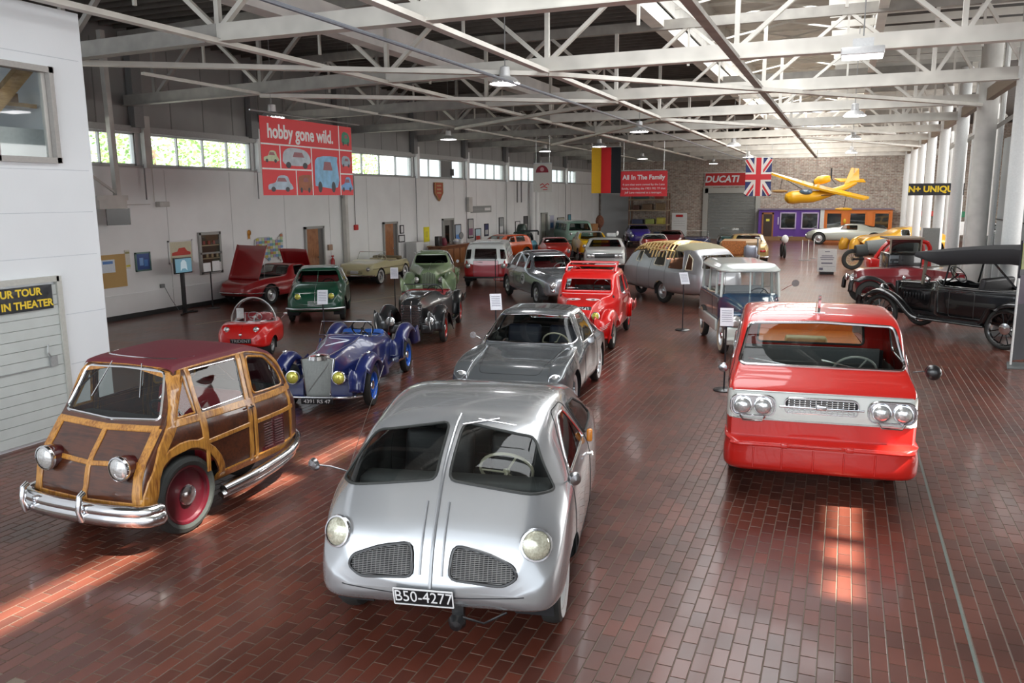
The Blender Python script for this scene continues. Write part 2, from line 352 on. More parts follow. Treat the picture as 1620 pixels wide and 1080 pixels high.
def lamp(par,p,n,r,lens=LENS,bez=CHR,depth=.05,pod=None,podlen=.2,name='headlight'):
    n=Vector(n).normalized(); p=Vector(p); e=mk(name,G().lathe([(r*.9,-depth),(r*1.12,-depth*.3),(r*1.16,.005),(r*1.1,.02),(r*.98,.022)],p,n,20),bez,par)
    mk('lens',G().lathe([(r*1.0,.012),(r*.85,.026),(r*.5,.04),(0,.046)],p,n,18),lens,e)
    if pod: mk('lamp_pod',G().lathe([(0,-podlen),(r*.45,-podlen*.93),(r*.8,-podlen*.7),(r*1.05,-podlen*.35),(r*1.12,0)],p,n,18),pod,e)
    return e
def plate(par,p,right,up,w,h,txt,bg=PLB,fg=LETW,size=None,frame=None,xs=1,name='number_plate',label=None):
    m=face_m(p,right,up); g=G().box((0,0,0),(w,h,.012),ch=.004); g.v=mtx(m,g.v); e=mk(name,g,bg,par,label=label)
    if frame:
        f=G(); 
        for a,b in(((-w/2,-h/2),(w/2,-h/2)),((w/2,-h/2),(w/2,h/2)),((w/2,h/2),(-w/2,h/2)),((-w/2,h/2),(-w/2,-h/2))): f.bar((*a,.006),(*b,.006),.008,.008)
        f.v=mtx(m,f.v); mk('plate_border',f,frame,e)
    if txt: text('lettering',txt,size or h*.9,fg,e,m@Matrix.Translation((0,0,.007)),.001,xs=xs,bold=.0)
    return e
def steering(par,c,r,mat=BLK,tilt=55,spk=3,th=.012,col_mat=None):
    m=Matrix.Translation(c)@Matrix.Rotation(R(-tilt),4,'Y')  # axis leans back to the driver
    g=G().tube([(r*math.cos(a),r*math.sin(a),0) for a in [2*pi*k/24 for k in range(24)]],th,6,True)
    for k in range(spk): a=2*pi*k/spk+.5; g.tube([(0,0,-.02),(r*math.cos(a),r*math.sin(a),0)],th*.7,5)
    g.sph((0,0,-.01),(.03,.03,.02),8,5); g.tube([(0,0,-.02),(0,0,-.35)],.015,6); g.v=mtx(m,g.v); return mk('steering_wheel',g,mat,par)
def seat(par,x,y,w,zf,mat,h=.5,d=.5,name='seat'):
    g=G().box((x,y,zf+.12),(d,w,.16),ch=.05); m=Matrix.Rotation(R(-12),4,'Y')
    g.box((x-d*.48,y,zf+.12+h*.48),(.13,w,h),ch=.05,m=m); return mk(name,g,mat,par)
def cabin(par,x0,x1,w,zf,zd,seats=((-.9,.38),),mat=LEA,wy=.3,dash=DRK,sw=BLK,swr=.19,bench=True):
    """floor pan, dashboard, steering wheel and seats; x0 front, x1 rear"""
    mk('floor_pan',G().box(((x0+x1)/2,0,zf-.03),(abs(x0-x1),2*w,.05)).box((x1,0,(zf+zd)/2),(.04,2*w,zd-zf)),DRK,par)
    mk('dashboard',G().box((x0+.02,0,zd-.09),(.22,2*w*.98,.17),ch=.05),dash,par)
    if sw: steering(par,(x0-.2,wy,zd-.02),swr,sw)
    for sx,hh in seats:
        if bench: seat(par,sx,0,2*w*.86,zf,mat,hh+.1)
        else:
            for sg in(1,-1): seat(par,sx,sg*w*.5,w*.8,zf,mat,hh+.1)
def mirror(par,p,q,r,mat=CHR,n=(1,0,0)):
    g=G().tube([p,(Vector(p)+Vector(q))/2+Vector((0,0,.01)),q],.006,6); e=mk('wing_mirror',g,mat,par)
    mk('mirror_head',G().lathe([(0,-.03),(r*.8,-.02),(r,0),(r,.012),(0,.012)],q,n,16),mat,e); return e
# ================= hall shell =================
BW,BH=.22,.108
FL=brickm('floor_tile',(.150,.040,.024),(.088,.027,.018),(.20,.15,.115),BW,BH,.0045,'yx',.34,.25,coat=.32)
FLM=M('floor_mortar',(.20,.155,.12),.7)
FN=(-9.0,3.2,3.1,15.9) # near zone x0,x1,y0,y1 laid tile by tile
g=G(); X0,X1,Y0,Y1=FN
for a,b,c,d in((-17,X0,-3,59.2),(X1,12.2,-3,59.2),(X0,X1,-3,Y0),(X0,X1,Y1,59.2)): g.add([(a,c,0),(b,c,0),(b,d,0),(a,d,0)],[(0,1,2,3)])
g.k=1; g.add([(X0-.05,Y0-.05,-.006),(X1+.05,Y0-.05,-.006),(X1+.05,Y1+.05,-.006),(X0-.05,Y1+.05,-.006)],[(0,1,2,3)]); g.box((-2.4,28,-.15),(40,66,.2))
floor=mk('floor',g,[FL,FLM],smooth=False,kind='structure')
# running bond, rows along y, aligned with the brick pattern of the material
cells=[]
for r in range(math.floor(X0/BH),math.ceil(X1/BH)):
    xc=(r+.5)*BH
    if xc<X0 or xc>X1: continue
    off=.5 if r%2==0 else 0
    for k in range(math.floor(Y0/BW)-1,math.ceil(Y1/BW)+1):
        yc=(k+.5-off)*BW
        if Y0<yc<Y1 and (inview((xc,yc,0),1.1)): cells.append((xc,yc))
def near(c): return math.hypot(c[0],c[1])
cells.sort(key=near)
def tilegeo(x,y,g,dz=0,tx=0,ty=0):
    a=BH/2-.0042;b=BW/2-.0042;e=.0018
    v=[]
    for s,z in((0,-.006),(0,-.0012),(e,0)):
        for p,q in((-1,-1),(1,-1),(1,1),(-1,1)):
            u,w=p*(a-s),q*(b-s); v.append((x+u,y+w,z+(dz+tx*u+ty*w if z>-.005 else 0)))
    f=[(8,9,10,11)]
    for o in(0,4): f+=[(o+i,o+(i+1)%4,o+4+(i+1)%4,o+4+i) for i in range(4)]
    g.add(v,f)
g=G(); tilegeo(0,0,g); me0=None
for x,y in cells[:300]:
    if me0 is None: o=mk('brick',g,FL,floor,smooth=False,loc=(x,y,0)); me0=o.data
    else: o=bpy.data.objects.new('brick',me0); col.objects.link(o); o.parent=floor; o.location=(x,y,rng.uniform(-.0006,.0008)); o.rotation_euler=(rng.uniform(-.006,.006),rng.uniform(-.006,.006),0)
g=G()
for x,y in cells[300:]: tilegeo(x,y,g,rng.uniform(-.0006,.0006),rng.uniform(-.008,.008),rng.uniform(-.006,.006))
mk('paving_bricks',g,FL,floor,smooth=False,kind='stuff')
mk('trim_1',G().box((.955,8,.0006),(.02,24,.0012)),M('joint_strip',(.16,.19,.17),.5),smooth=False,kind='structure')
mk('trim_2',G().box((-13.2,20.3,.001),(.03,10.5,.002),rz=-.25),M('gold_strip',(.5,.42,.25),.5),smooth=False,kind='structure')
# walls
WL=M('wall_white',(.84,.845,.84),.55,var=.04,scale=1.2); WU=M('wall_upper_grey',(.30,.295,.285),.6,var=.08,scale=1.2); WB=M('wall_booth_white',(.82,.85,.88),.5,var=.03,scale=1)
XW=-16.9; PY=[11.6,16.35,20.75,25.3,30.8,35.75,40.75,45.7,50.75,55.8]
WZ0,WZ1=3.86,4.68
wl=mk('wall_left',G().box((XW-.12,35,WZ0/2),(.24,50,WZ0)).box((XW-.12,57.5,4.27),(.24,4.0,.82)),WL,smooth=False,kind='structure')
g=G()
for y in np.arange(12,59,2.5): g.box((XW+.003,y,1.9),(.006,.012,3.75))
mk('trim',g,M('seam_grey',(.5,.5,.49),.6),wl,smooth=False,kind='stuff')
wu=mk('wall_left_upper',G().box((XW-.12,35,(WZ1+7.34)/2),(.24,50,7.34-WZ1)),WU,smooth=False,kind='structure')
g=G()
for y in np.arange(12.6,59,1.2): g.box((XW+.004,y,5.8),(.008,.03,2.1))
mk('panel_seam',g,M('seam_dark',(.2,.2,.19),.6),wu,smooth=False,kind='stuff')
mk('baseboard_left',G().box((XW+.015,35,.06),(.03,49,.12)),M('base_black',(.03,.03,.03),.5),smooth=False,kind='structure')
mk('trim_3',G().box((XW+.02,35,.62),(.02,49,.025)),WL,smooth=False,kind='structure')
mk('trim_4',G().box((XW+.04,35,WZ0-.02),(.10,50,.04)).box((XW+.05,35,WZ1+.08),(.12,50,.16)),M('window_trim_grey',(.42,.42,.41),.5),smooth=False,kind='structure')
ALF=M('window_aluminium',(.42,.43,.43),.45,.3)
for i,(a,b) in enumerate(zip(PY[:-1],PY[1:])):
    a+=.22;b-=.22
    if i==8: b=a+2.2
    w=empty(f'window_{i+1}',(XW,(a+b)/2,WZ0),kind='structure'); L=b-a; h=WZ1-WZ0
    fr=G()
    for z in(.025,h-.025): fr.box((-.06,0,z),(.08,L,.05))
    n=4 if i!=8 else 2
    for k in range(n+1): fr.box((-.06,-L/2+L*k/n*(1-.05/L)+.025,h/2),(.08,.05 if k in(0,n) else .035,h))
    mk('window_frame',fr,ALF,w,smooth=False)
    for k in range(n):
        if i==4 and k==2: continue
        mk('pane',G().box((-.07,-L/2+L*(k+.5)/n,h/2),(.006,L/n-.04,h-.08)),CLR,w,smooth=False)
    if i==4: mk('blanking_panel',G().box((-.05,-L/2+L*2.5/n,h/2),(.05,L/n,h)).box((.04,-L/2+L*2.9/n,h/3),(.14,.12,.3)),GRY,w,smooth=False)
    g=G().box((XW-.11,b+.22,(WZ0+WZ1)/2),(.22,.44,h)) if i<8 else G().box((XW-.11,(b+55.6)/2,(WZ0+WZ1)/2),(.22,55.6-b,h))
    mk('wall_left_pier',g,WL if i!=8 else WL,smooth=False,kind='structure')
for i,y in enumerate(PY[1:-1]):   # steel posts on the wall: dark above the windows, light beside them
    e=empty('steel_post',(XW+.1,y,0),label='wall post between the high windows '+['by the small blue picture','behind the coloured plate map','right of the first wooden door','right of the second wooden door','right of the grey glazed door','above the orange car','beside the pair of thick pipes','farthest one, past the pale door'][i],cat='post',group='wall posts between the high windows')
    mk('post_shaft',G().box((.03,0,4.45),(.14,.22,1.3)) if i!=2 else G().box((.03,0,2.5),(.16,.16,5.0)),STL if i in(0,2) else WL,e,smooth=False); mk('conduit',G().tube([(0,-.1,.3 if i>2 else 3.0),(0,-.1,3.9)],.018,6),GRY,e)
    mk('post_head',G().box((.04,-.25,5.85),(.2,.3,2.1)),GRY,e,smooth=False)
# doors of the left wall
DW=woodm('door_wood',(.22,.07,.02),(.38,.15,.05),2,3); FRG=M('door_frame_grey',(.36,.36,.34),.5)
def wdoor(n,y0,y1,mat,opn=True,z=2.06,glass=False):
    L=y1-y0; e=empty(f'door_{n}',(XW,(y0+y1)/2,0),kind='structure')
    mk('door_frame',G().box((.03,-L/2+.04,z/2),(.1,.08,z)).box((.03,L/2-.04,z/2),(.1,.08,z)).box((.03,0,z-.04),(.1,L,.08)),FRG,e,smooth=False)
    mk('door_recess',G().box((.0,0,z/2),(.02,L-.1,z-.06)),M('recess_grey',(.16,.15,.14),.7),e,smooth=False)
    lf=mk('door_leaf',G().box((.03,-L*.12,z/2-.02),(.04,L*.6,z-.12)),mat,e,smooth=False)
    mk('door_handle',G().sph((.075,L*.12,1.0),.03,8,6),CHR,lf)
    if glass: mk('pane',G().box((.055,-L*.12,z*.55),(.01,L*.35,z*.6)),GLD,lf,smooth=False)
wdoor(1,22.95,24.05,DW); wdoor(2,28.05,29.15,DW); wdoor(3,33.2,34.35,M('door_grey',(.25,.25,.23),.5),glass=True); wdoor(4,46.2,47.3,M('door_pale',(.45,.44,.40),.5))
# pictures and notices on the left wall
def picture(y0,z0,y1,z1,frame,bg,art,label,name='framed_picture',cat='picture',x=XW,group=None,fw=.04):
    e=empty(name,(x+.02,(y0+y1)/2,z1),label=label,cat=cat,group=group); L=y1-y0;H=z0-z1
    if frame:
        f=G()
        for yy in(-L/2+fw/2,L/2-fw/2): f.box((.0,yy,H/2),(.04,fw,H))
        for zz in(fw/2,H-fw/2): f.box((.0,0,zz),(.04,L,fw))
        mk('picture_frame',f,frame,e,smooth=False)
    mk('print',G().box((-.003,0,H/2),(.02,L-.01,H-.01)),bg,e,smooth=False)
    for i,(poly,mt) in enumerate(art):
        P=[(-L/2+L*a,H*b) for a,b in poly]; mk('print_motif',G().prism(P,0,.0085,.012),mt,e,smooth=False)
    return e
FBK=M('frame_black',(.02,.02,.02),.4); FWT=M('frame_white',(.75,.75,.75),.4); FGN=M('frame_green',(.12,.22,.2),.4)
def C(n,c): return M('print_'+n,c,.5)
PR=lambda a,b,c,d:[(a,b),(c,b),(c,d),(a,d)]
CARP=[(.12,.35),(.14,.48),(.35,.52),(.42,.66),(.66,.68),(.76,.52),(.9,.47),(.9,.35)]
mk('corkboard',G().box((XW+.03,14.95,1.25),(.03,1.0,.82)),M('cork',(.55,.36,.14),.8,bump=.3,scale=90),smooth=False,label='tan cork notice board on the white wall beside the garage block',cat='notice board')
e=mk('notice',G().box((XW+.045,14.9,1.38),(.012,.42,.32)),C('paper',(.7,.78,.85)),smooth=False,label='pale paper notice pinned to the cork board',cat='notice')
mk('print_header',G().box((XW+.052,14.9,1.47),(.004,.3,.07)),C('blue',(.1,.25,.6)),e,smooth=False)
picture(15.46,1.75,15.62,1.26,None,C('cream',(.7,.68,.6)),[(PR(.1,.8,.9,.9),C('olive',(.3,.28,.1))),(PR(.1,.12,.9,.22),C('yellow',(.7,.6,.05)))],'narrow cream paper strip sign between cork board and blue picture','strip_sign','sign')
picture(15.78,1.66,16.28,1.17,FGN,C('night',(.05,.1,.3)),[(PR(.25,.3,.5,.7),C('sky',(.25,.45,.8))),(PR(.55,.25,.8,.6),C('blue',(.1,.25,.6)))],'small dark picture with blue print in a green frame')
picture(16.92,1.9,17.8,1.27,FWT,C('sand',(.62,.58,.42)),[(CARP,C('red',(.6,.05,.03))),(PR(.1,.22,.9,.25),C('olive',(.3,.28,.1)))],'white framed picture of a long red car on sand colour')
e=empty('service_window',(XW+.02,18.48,.88),label='grey framed interior window with dark shelves behind its glass',cat='window')
f=G()
for yy in(-.4,.4): f.box((0,yy,.6),(.1,.08,1.2))
for zz in(.04,.6,1.16): f.box((0,0,zz),(.1,.86,.08 if zz!=.6 else .05))
mk('window_frame',f,FRG,e,smooth=False); mk('recess',G().box((-.0,0,.6),(.02,.8,1.14)),M('brown_dark',(.09,.06,.04),.8),e,smooth=False)
mk('shelf',G().box((.02,0,.45),(.04,.7,.03)).box((.02,0,.82),(.04,.7,.03)),M('shelf_tan',(.4,.3,.18),.6),e,smooth=False); mk('pane',G().box((.04,0,.6),(.005,.76,1.1)),CLR,e,smooth=False)
for k in range(6): mk('stored_box',G().box((.025,-.25+.1*k,.53 if k%2 else .9),(.03,.08,.1)),[M('box_red',(.3,.05,.04),.6),M('box_tan',(.45,.33,.2),.6)][k%2],e,smooth=False)
mk('paper_note',G().box((XW+.085,18.72,1.08),(.01,.22,.26)),C('white',(.8,.8,.8)),smooth=False,label='white paper note taped to the grey service window',cat='notice')
e=mk('ribbon_rosette',G().lathe([(0,0),(.07,.0),(.09,.015),(.06,.03),(0,.03)],(XW+.01,20.2,1.98),(1,0,0),14).prism([(20.14,1.78),(20.19,1.82),(20.24,1.78),(20.24,1.96),(20.14,1.96)],0,XW+.01,XW+.02),M('bronze',(.4,.18,.03),.4,.6),label='small bronze rosette plaque high above the licence plate map',cat='plaque')
US=[(.0,.92),(.12,1),(.5,1),(.52,.93),(.68,.86),(.8,.9),(.86,1.05),(.95,1.12),(.97,.98),(.9,.8),(.92,.62),(.84,.45),(.86,.2),(.9,.05),(.86,.0),(.78,.2),(.62,.18),(.5,.2),(.45,.05),(.36,.18),(.25,.25),(.1,.28),(.03,.45),(-.02,.7)]
e=empty('plate_map',(XW+.02,20.42,1.0),label='map of the states pieced from colourful licence plates on the wall',cat='wall art')
cols=[(.55,.5,.1),(.2,.42,.3),(.35,.3,.5),(.6,.6,.55),(.5,.2,.1),(.15,.3,.5),(.5,.6,.3)]
mk('backing',G().prism([(y*1.42,z*.82) for y,z in US],0,0,.02),C('grey',(.5,.5,.48)),e,smooth=False)
k=0
for yy in np.arange(.05,1.35,.13):
    for zz in np.arange(.08,.85,.09):
        if inpoly((yy+.06)/1.42,(zz+.04)/.82,US): mk('plate_piece',G().box((.026,yy+.06,zz+.04),(.012,.12,.08)),C('pl%d'%(k%7),cols[k%7]),e,smooth=False)
        k+=5
mk('fire_extinguisher',G().lathe([(0,0),(.065,0),(.07,.03),(.07,.34),(.04,.4),(.02,.42),(.02,.46),(0,.46)],(XW+.1,24.44,.5),(0,0,1),14).box((XW+.1,24.44,.98),(.04,.1,.05)),M('ext_red',(.5,.01,.01),.3,0,.5),label='red fire extinguisher hung low by the first wooden door',cat='extinguisher')
mk('switch_box',G().box((XW+.04,24.4,1.29),(.06,.24,.2),ch=.01),M('switch_tan',(.35,.22,.15),.5),label='small brown switch box above the fire extinguisher',cat='switch')
mk('fire_alarm',G().box((XW+.05,26.1,1.93),(.08,.22,.2),ch=.02),M('ext_red2',(.55,.02,.02),.4),label='red fire alarm box on a thin conduit beside the big red banner',cat='alarm')
mk('alarm_conduit',G().tube([(XW+.03,26.1,2.0),(XW+.03,26.1,3.85)],.012,6),GRY,label='thin conduit running down to the red alarm box',cat='pipe')
mk('junction_box',G().box((XW+.1,16.78,2.88),(.16,.34,.14),ch=.02).tube([(XW+.05,16.55,2.95),(XW+.05,16.55,3.85)],.012,6).tube([(XW+.05,16.4,2.88),(XW+.05,15.3,2.88)],.012,6),STL,label='grey junction box with conduits under the second high window',cat='junction box')
picture(29.4,1.9,29.7,1.55,FBK,C('white',(.8,.8,.8)),[],'small black framed certificate, upper one beside the second wooden door','framed_certificate'); picture(29.25,1.5,29.75,1.2,FBK,C('white',(.8,.8,.8)),[],'small black framed certificate, lower one beside the second wooden door','framed_certificate')
picture(31.45,1.75,31.95,1.1,None,C('yellow2',(.85,.75,.02)),[(PR(.3,.3,.7,.7),C('yellow',(.7,.6,.05)))],'bright yellow notice hung above the reception desk','yellow_notice','notice')
def poster(y0,z0,y1,z1,bg,m2,label,frame=FBK,art=None): return picture(y0,z0,y1,z1,frame,bg,art or [(PR(.15,.15,.85,.5),m2)],label,'framed_poster','poster')
poster(34.5,1.76,35.15,.8,C('iceblue',(.45,.55,.65)),C('blue',(.1,.25,.6)),'tall black framed poster of blue water beside the grey glazed door')
poster(35.95,1.98,36.55,1.04,C('grey',(.5,.5,.48)),C('plum',(.25,.1,.18)),'tall black framed poster with purple figure, first past the post')
poster(36.75,1.48,37.45,.75,C('sky2',(.5,.65,.72)),C('red',(.6,.05,.03)),'low black framed poster with pale sky and red foot')
poster(37.9,1.68,38.4,1.05,C('navy',(.06,.06,.15)),C('grey',(.5,.5,.48)),'small dark navy poster below the grey painted sign')
poster(39.8,1.95,40.4,1.0,C('grey2',(.35,.36,.36)),C('white',(.8,.8,.8)),'tall grey framed poster above the orange car')
poster(42.1,1.68,42.8,.76,C('white',(.8,.8,.8)),C('grey2',(.35,.36,.36)),'white framed poster with grey drawing behind the blue machine')
poster(43.4,1.93,44.0,1.02,C('char',(.1,.1,.1)),C('grey',(.5,.5,.48)),'tall charcoal framed poster near the large pipe')
poster(47.8,1.9,48.6,.95,C('lilac',(.55,.55,.7)),C('blue',(.1,.25,.6)),'lilac poster just past the pale door',FWT)
poster(49.25,1.7,50.6,1.12,C('sand2',(.5,.5,.4)),C('olive',(.3,.28,.1)),'wide framed print above the mint green van')
poster(51.4,1.85,52.0,1.2,C('teal',(.1,.35,.45)),C('sky',(.25,.45,.8)),'narrow teal framed poster past the wide print')
picture(36.3,2.58,38.8,2.24,None,C('grey3',(.3,.31,.3)),[(PR(.06,.35,.6,.65),C('grey2',(.35,.36,.36))),(PR(.66,.3,.95,.7),C('white',(.8,.8,.8)))],'long grey painted sign high over the posters','wall_sign','sign')
mk('ventilation_unit',G().box((XW+.1,35.95,2.66),(.2,.4,.7),ch=.02),STL,label='pale metal vent unit high by the post above purple poster',cat='vent')
e=mk('arrow_sign',G().prism([(32.45,3.65),(33.2,3.65),(33.2,3.2),(32.85,2.85),(32.45,3.2)],0,XW+.05,XW+.09),M('arrow_red',(.5,.1,.06),.4),smooth=False,label='tall red arrow shaped enamel sign pointing down beneath the high windows',cat='sign')
mk('sign_border',G().tube([(XW+.1,32.45,3.65),(XW+.1,33.2,3.65),(XW+.1,33.2,3.2),(XW+.1,32.85,2.85),(XW+.1,32.45,3.2)],.02,6,True),M('arrow_gold',(.5,.35,.12),.4),e)
for k in range(3): mk('emblem',G().box((XW+.1,32.82,3.52-.16*k),(.02,.4,.06)),M('arrow_gold2',(.55,.42,.2),.4),e,smooth=False)
e=empty('large_pipe',(XW+.25,44.2,0),label='pair of thick white pipes standing against the wall beyond the posters',cat='pipe')
for k in range(2): mk('pipe_run',G().tube([(0,k*.65,0),(0,k*.65,3.8)],.16,12),WL,e)
mk('hanging_valve',G().tube([(XW+.04,42.4,3.9),(XW+.04,42.4,2.7)],.03,6).tube([(XW+.04,43.0,3.9),(XW+.04,43.0,2.7)],.03,6),GRY,label='pair of short hanging grey pipes by the white hanging banner',cat='pipe')
# black banner and beam at the near left
e=empty('bracket_beam',(-16.4,15.0,2.95),label='white steel bracket beam hung from the roof near the white block',cat='beam')
mk('beam_body',G().box((0,-.35,.10),(.4,.9,.12)).box((0,-.35,-.06),(.4,.8,.2)),STL,e,smooth=False); mk('hanger',G().bar((.05,-.08,.12),(.05,-.15,3.95),.13).bar((.05,-.9,.7),(.05,-.1,.2),.05),STL,e,smooth=False)
mk('black_banner',G().box((-16.3,14.85,2.60),(.02,.7,.4)),M('banner_black',(.012,.012,.014),.25,var=.3,scale=9),smooth=False,label='small black vinyl banner hung under the white bracket beam',cat='banner')
# ---- white booth block with plank door, near left ----
XB=-9.23
wb=mk('wall_left_near',G().box((XB-.1,3.53,1.73),(.2,9.06,3.46)).box((XB-.1,3.53,4.975),(.2,9.06,.73)).box((XB-.1,2.45,4.035),(.2,6.9,1.15)).box((XB-.1,7.81,4.035),(.2,.5,1.15)),WB,smooth=False,kind='structure')
mk('ceiling_booth',G().box((XB-3.9,3.5,5.3),(7.4,9,.08)),M('booth_inner',(.2,.18,.16),.8),smooth=False,kind='structure')
mk('wall_left_near_end',G().box((XB-3.9,7.96,2.67),(7.4,.2,5.34)),WB,smooth=False,kind='structure')
g=G()
for z in(2.3,2.85,3.38,4.75): g.box((XB+.002,3.5,z),(.004,9,.008))
for z in(.9,1.55): g.box((XB+.002,7.75,z),(.004,.6,.008))
mk('panel_seam',g,M('seam_pale',(.6,.64,.68),.5),wb,smooth=False)
mk('wall_left_near_back',G().box((-13,3.5,2.6),(.1,8.8,5.2)),M('booth_inner',(.2,.18,.16),.8),smooth=False,kind='structure')
e=empty('window_20',(XB,6.73,3.46),kind='structure'); f=G()
for y in(-.82,-.0,.8): f.box((0,y,.58),(.14,.06,1.16))
for z in(.03,1.12): f.box((0,0,z),(.14,1.68,.07))
mk('window_frame',f,M('frame_taupe',(.40,.38,.36),.5),e,smooth=False); mk('sash',G().box((-.03,.74,.58),(.05,.05,1.05)),STL,e,smooth=False)
for y in(-.41,.39): mk('pane',G().box((-.02,y,.58),(.006,.76,1.06)),CLR,e,smooth=False)
PINE=woodm('pine_timber',(.42,.22,.08),(.62,.38,.16),1,4)
mk('timber_brace',G().bar((XB-.47,6.9,3.9),(XB-.47,7.7,4.75),.12,.16),PINE,smooth=False,label='diagonal pine brace seen through the block window',cat='timber')
mk('timber_shelf',G().box((XB-.75,7.2,4.2),(.35,1.2,.05)),PINE,smooth=False,label='pine shelf seen through the block window',cat='shelf')
mk('leaning_board',G().box((XB-.35,7.38,3.68),(.03,.8,.42)),WHT,smooth=False,label='white board standing inside the block window',cat='board')
mk('shelf_box',G().box((XB-.75,7.5,4.285),(.22,.2,.12)),M('box_brown',(.4,.22,.1),.6),smooth=False,label='small brown box on the pine shelf behind glass',cat='box')
e=empty('door_9',(XB+.02,6.2,0),kind='structure'); PGR=M('plank_greygreen',(.55,.585,.57),.5,var=.05,scale=4)
zz=.04; rh=.128
for k in range(16):
    if zz>1.95: break
    mk('plank',G().box((.0,0,zz+rh/2),(.03,2.24,rh-.006),ch=0),PGR,e,smooth=False); zz+=rh
mk('door_frame',G().box((.01,1.15,1.03),(.06,.07,2.06)).box((.01,0,2.03),(.06,2.3,.07)),M('frame_stone',(.5,.5,.46),.5),e,smooth=False)
mk('latch',G().tube([(.04,.9,1.22),(.05,.88,1.12),(.04,.93,1.05)],.012,6).box((.03,.96,1.0),(.03,.1,.13)).box((.02,.35,.945),(.03,1.1,.012)),M('latch_grey',(.35,.36,.36),.4,.3),e,smooth=False)
bb=mk('tour_banner',G().box((XB+.06,5.8,1.82),(.01,2.86,.30)),M('banner_vinyl',(.015,.017,.022),.22,var=.3,scale=7,bump=.5),smooth=False,label='black vinyl banner with yellow capitals over the grey plank door',cat='banner')
text('lettering','YOUR TOUR',.125,LETY,bb,face_m((XB+.068,6.72,1.895),(0,1,0),(0,0,1)),.001,bold=.004); text('lettering','VIDEO IN THEATER',.125,LETY,bb,face_m((XB+.068,6.68,1.745),(0,1,0),(0,0,1)),.001,bold=.004)
# ---- far wall ----
YF=58.8; BRK=brickm('far_brick',(.30,.20,.16),(.42,.36,.30),(.5,.47,.42),.30,.10,.014,'xz',.8,.2,ns=6)
mk('wall_far',G().box((-2.3,YF+.1,3.7),(29.2,.2,7.4)),BRK,smooth=False,kind='structure')
mk('wall_far_panel',G().box((-15.6,YF-.1,1.8),(2.2,.2,3.6)),M('far_grey',(.42,.44,.45),.5),smooth=False,kind='structure')
mk('trim_5',G().box((-9.15,YF-.05,1.75),(.35,.16,3.5)).box((-5.6,YF-.05,1.75),(.3,.16,3.5)).box((-7.4,YF-.05,3.35),(3.6,.16,.35)),M('trim_stone',(.42,.42,.39),.6),smooth=False,kind='structure')
e=empty('door_5',(-7.35,YF-.03,0),kind='structure')
for k in range(16): mk('slat',G().box((0,0,.1+.2*k),(3.2,.05,.19)),M('roller_grey',(.20,.21,.20),.5),e,smooth=False)
e=empty('maker_sign',(-7.7,YF-.06,4.1),label='long red sign with slanted silver capitals above the roller door',cat='sign'); mk('panel',G().box((0,0,0),(3.0,.08,.84)),M('sign_red',(.50,.02,.02),.3),e,smooth=False)
mk('border',G().box((0,.02,0),(3.14,.06,.98)),STL,e,smooth=False); text('lettering','DUCATI',.62,M('letter_silver',(.75,.78,.78),.3,.4),e,face_m((-.35,-.045,0),(1,0,0),(0,0,1))@Matrix(((1,.18,0,0),(0,1,0,0),(0,0,1,0),(0,0,0,1))),.01,bold=.02)
PUR=M('facade_purple',(.13,.05,.33),.5); ORG=M('facade_orange',(.75,.21,.035),.5)
def shopwin(n,x0,x1,fm,z0=.8,z1=1.83):
    e=empty(f'window_{n}',((x0+x1)/2,YF-1.04,z0),kind='structure'); w=x1-x0;h=z1-z0
    f=G()
    for x in(-w/2,w/2): f.box((x,0,h/2),(.07,.06,h+.07))
    for z in(0,h): f.box((0,0,z),(w,.06,.07))
    mk('window_frame',f,fm,e,smooth=False); mk('pane',G().box((0,.0,h/2),(w-.05,.01,h-.05)),M('shop_glass',(.015,.02,.022),.06,0,1,var=.5,scale=1.5),e,smooth=False)
mk('wall_shopfront_purple',G().box((-3.5,YF-.5,1.02),(3.85,1.0,2.04)),PUR,smooth=False,kind='structure')
mk('wall_shopfront_orange',G().box((.75,YF-.5,1.02),(4.1,1.0,2.04)),ORG,smooth=False,kind='structure')
mk('trim_6',G().box((-1.4,YF-1.02,1.02),(.25,.06,2.04)),WHT,smooth=False,kind='structure'); mk('trim_7',G().box((-1.3,YF-.55,2.08),(8.4,1.15,.08)),M('facade_cap',(.25,.22,.28),.6),smooth=False,kind='structure')
mk('trim_8',G().box((-3.3,YF-1.05,.13),(3.6,.08,.26)),M('facade_foot',(.3,.17,.08),.6),smooth=False,kind='structure')
for n,a,b,fm in((12,-4.0,-3.05,M('frame_lilac',(.6,.5,.7),.5)),(13,-2.65,-1.65,M('frame_lilac',(.6,.5,.7),.5)),(14,-1.12,-.2,ORG),(15,.28,1.24,ORG),(16,1.75,2.62,ORG)): shopwin(n,a,b,fm)
e=empty('door_6',(-4.82,YF-1.03,0),kind='structure'); mk('door_frame',G().box((-.33,0,.92),(.1,.08,1.84)).box((.33,0,.92),(.1,.08,1.84)).box((0,0,1.8),(.76,.08,.12)),M('brown_frame',(.32,.13,.05),.5),e,smooth=False); mk('door_leaf',G().box((0,.01,.87),(.56,.04,1.74)),M('door_black',(.05,.03,.02),.3),e,smooth=False)
mk('door_sign',G().box((0,-.04,1.35),(.22,.01,.16)),M('sign_lime',(.75,.7,.1),.5),e,smooth=False)
mk('shop_lamp',G().sph((-.02,YF-1.04,1.3),(.09,.06,.16),10,6),M('lamp_yellow',(.8,.55,.05),.4),label='small yellow drop shaped sign between the orange windows',cat='sign')
mk('emblem_lettering',G().box((-4.15,YF-1.03,1.3),(.07,.02,.5)),M('letter_lilac',(.6,.55,.7),.5),smooth=False,label='narrow pale vertical sign by the brown door on purple wall',cat='sign')
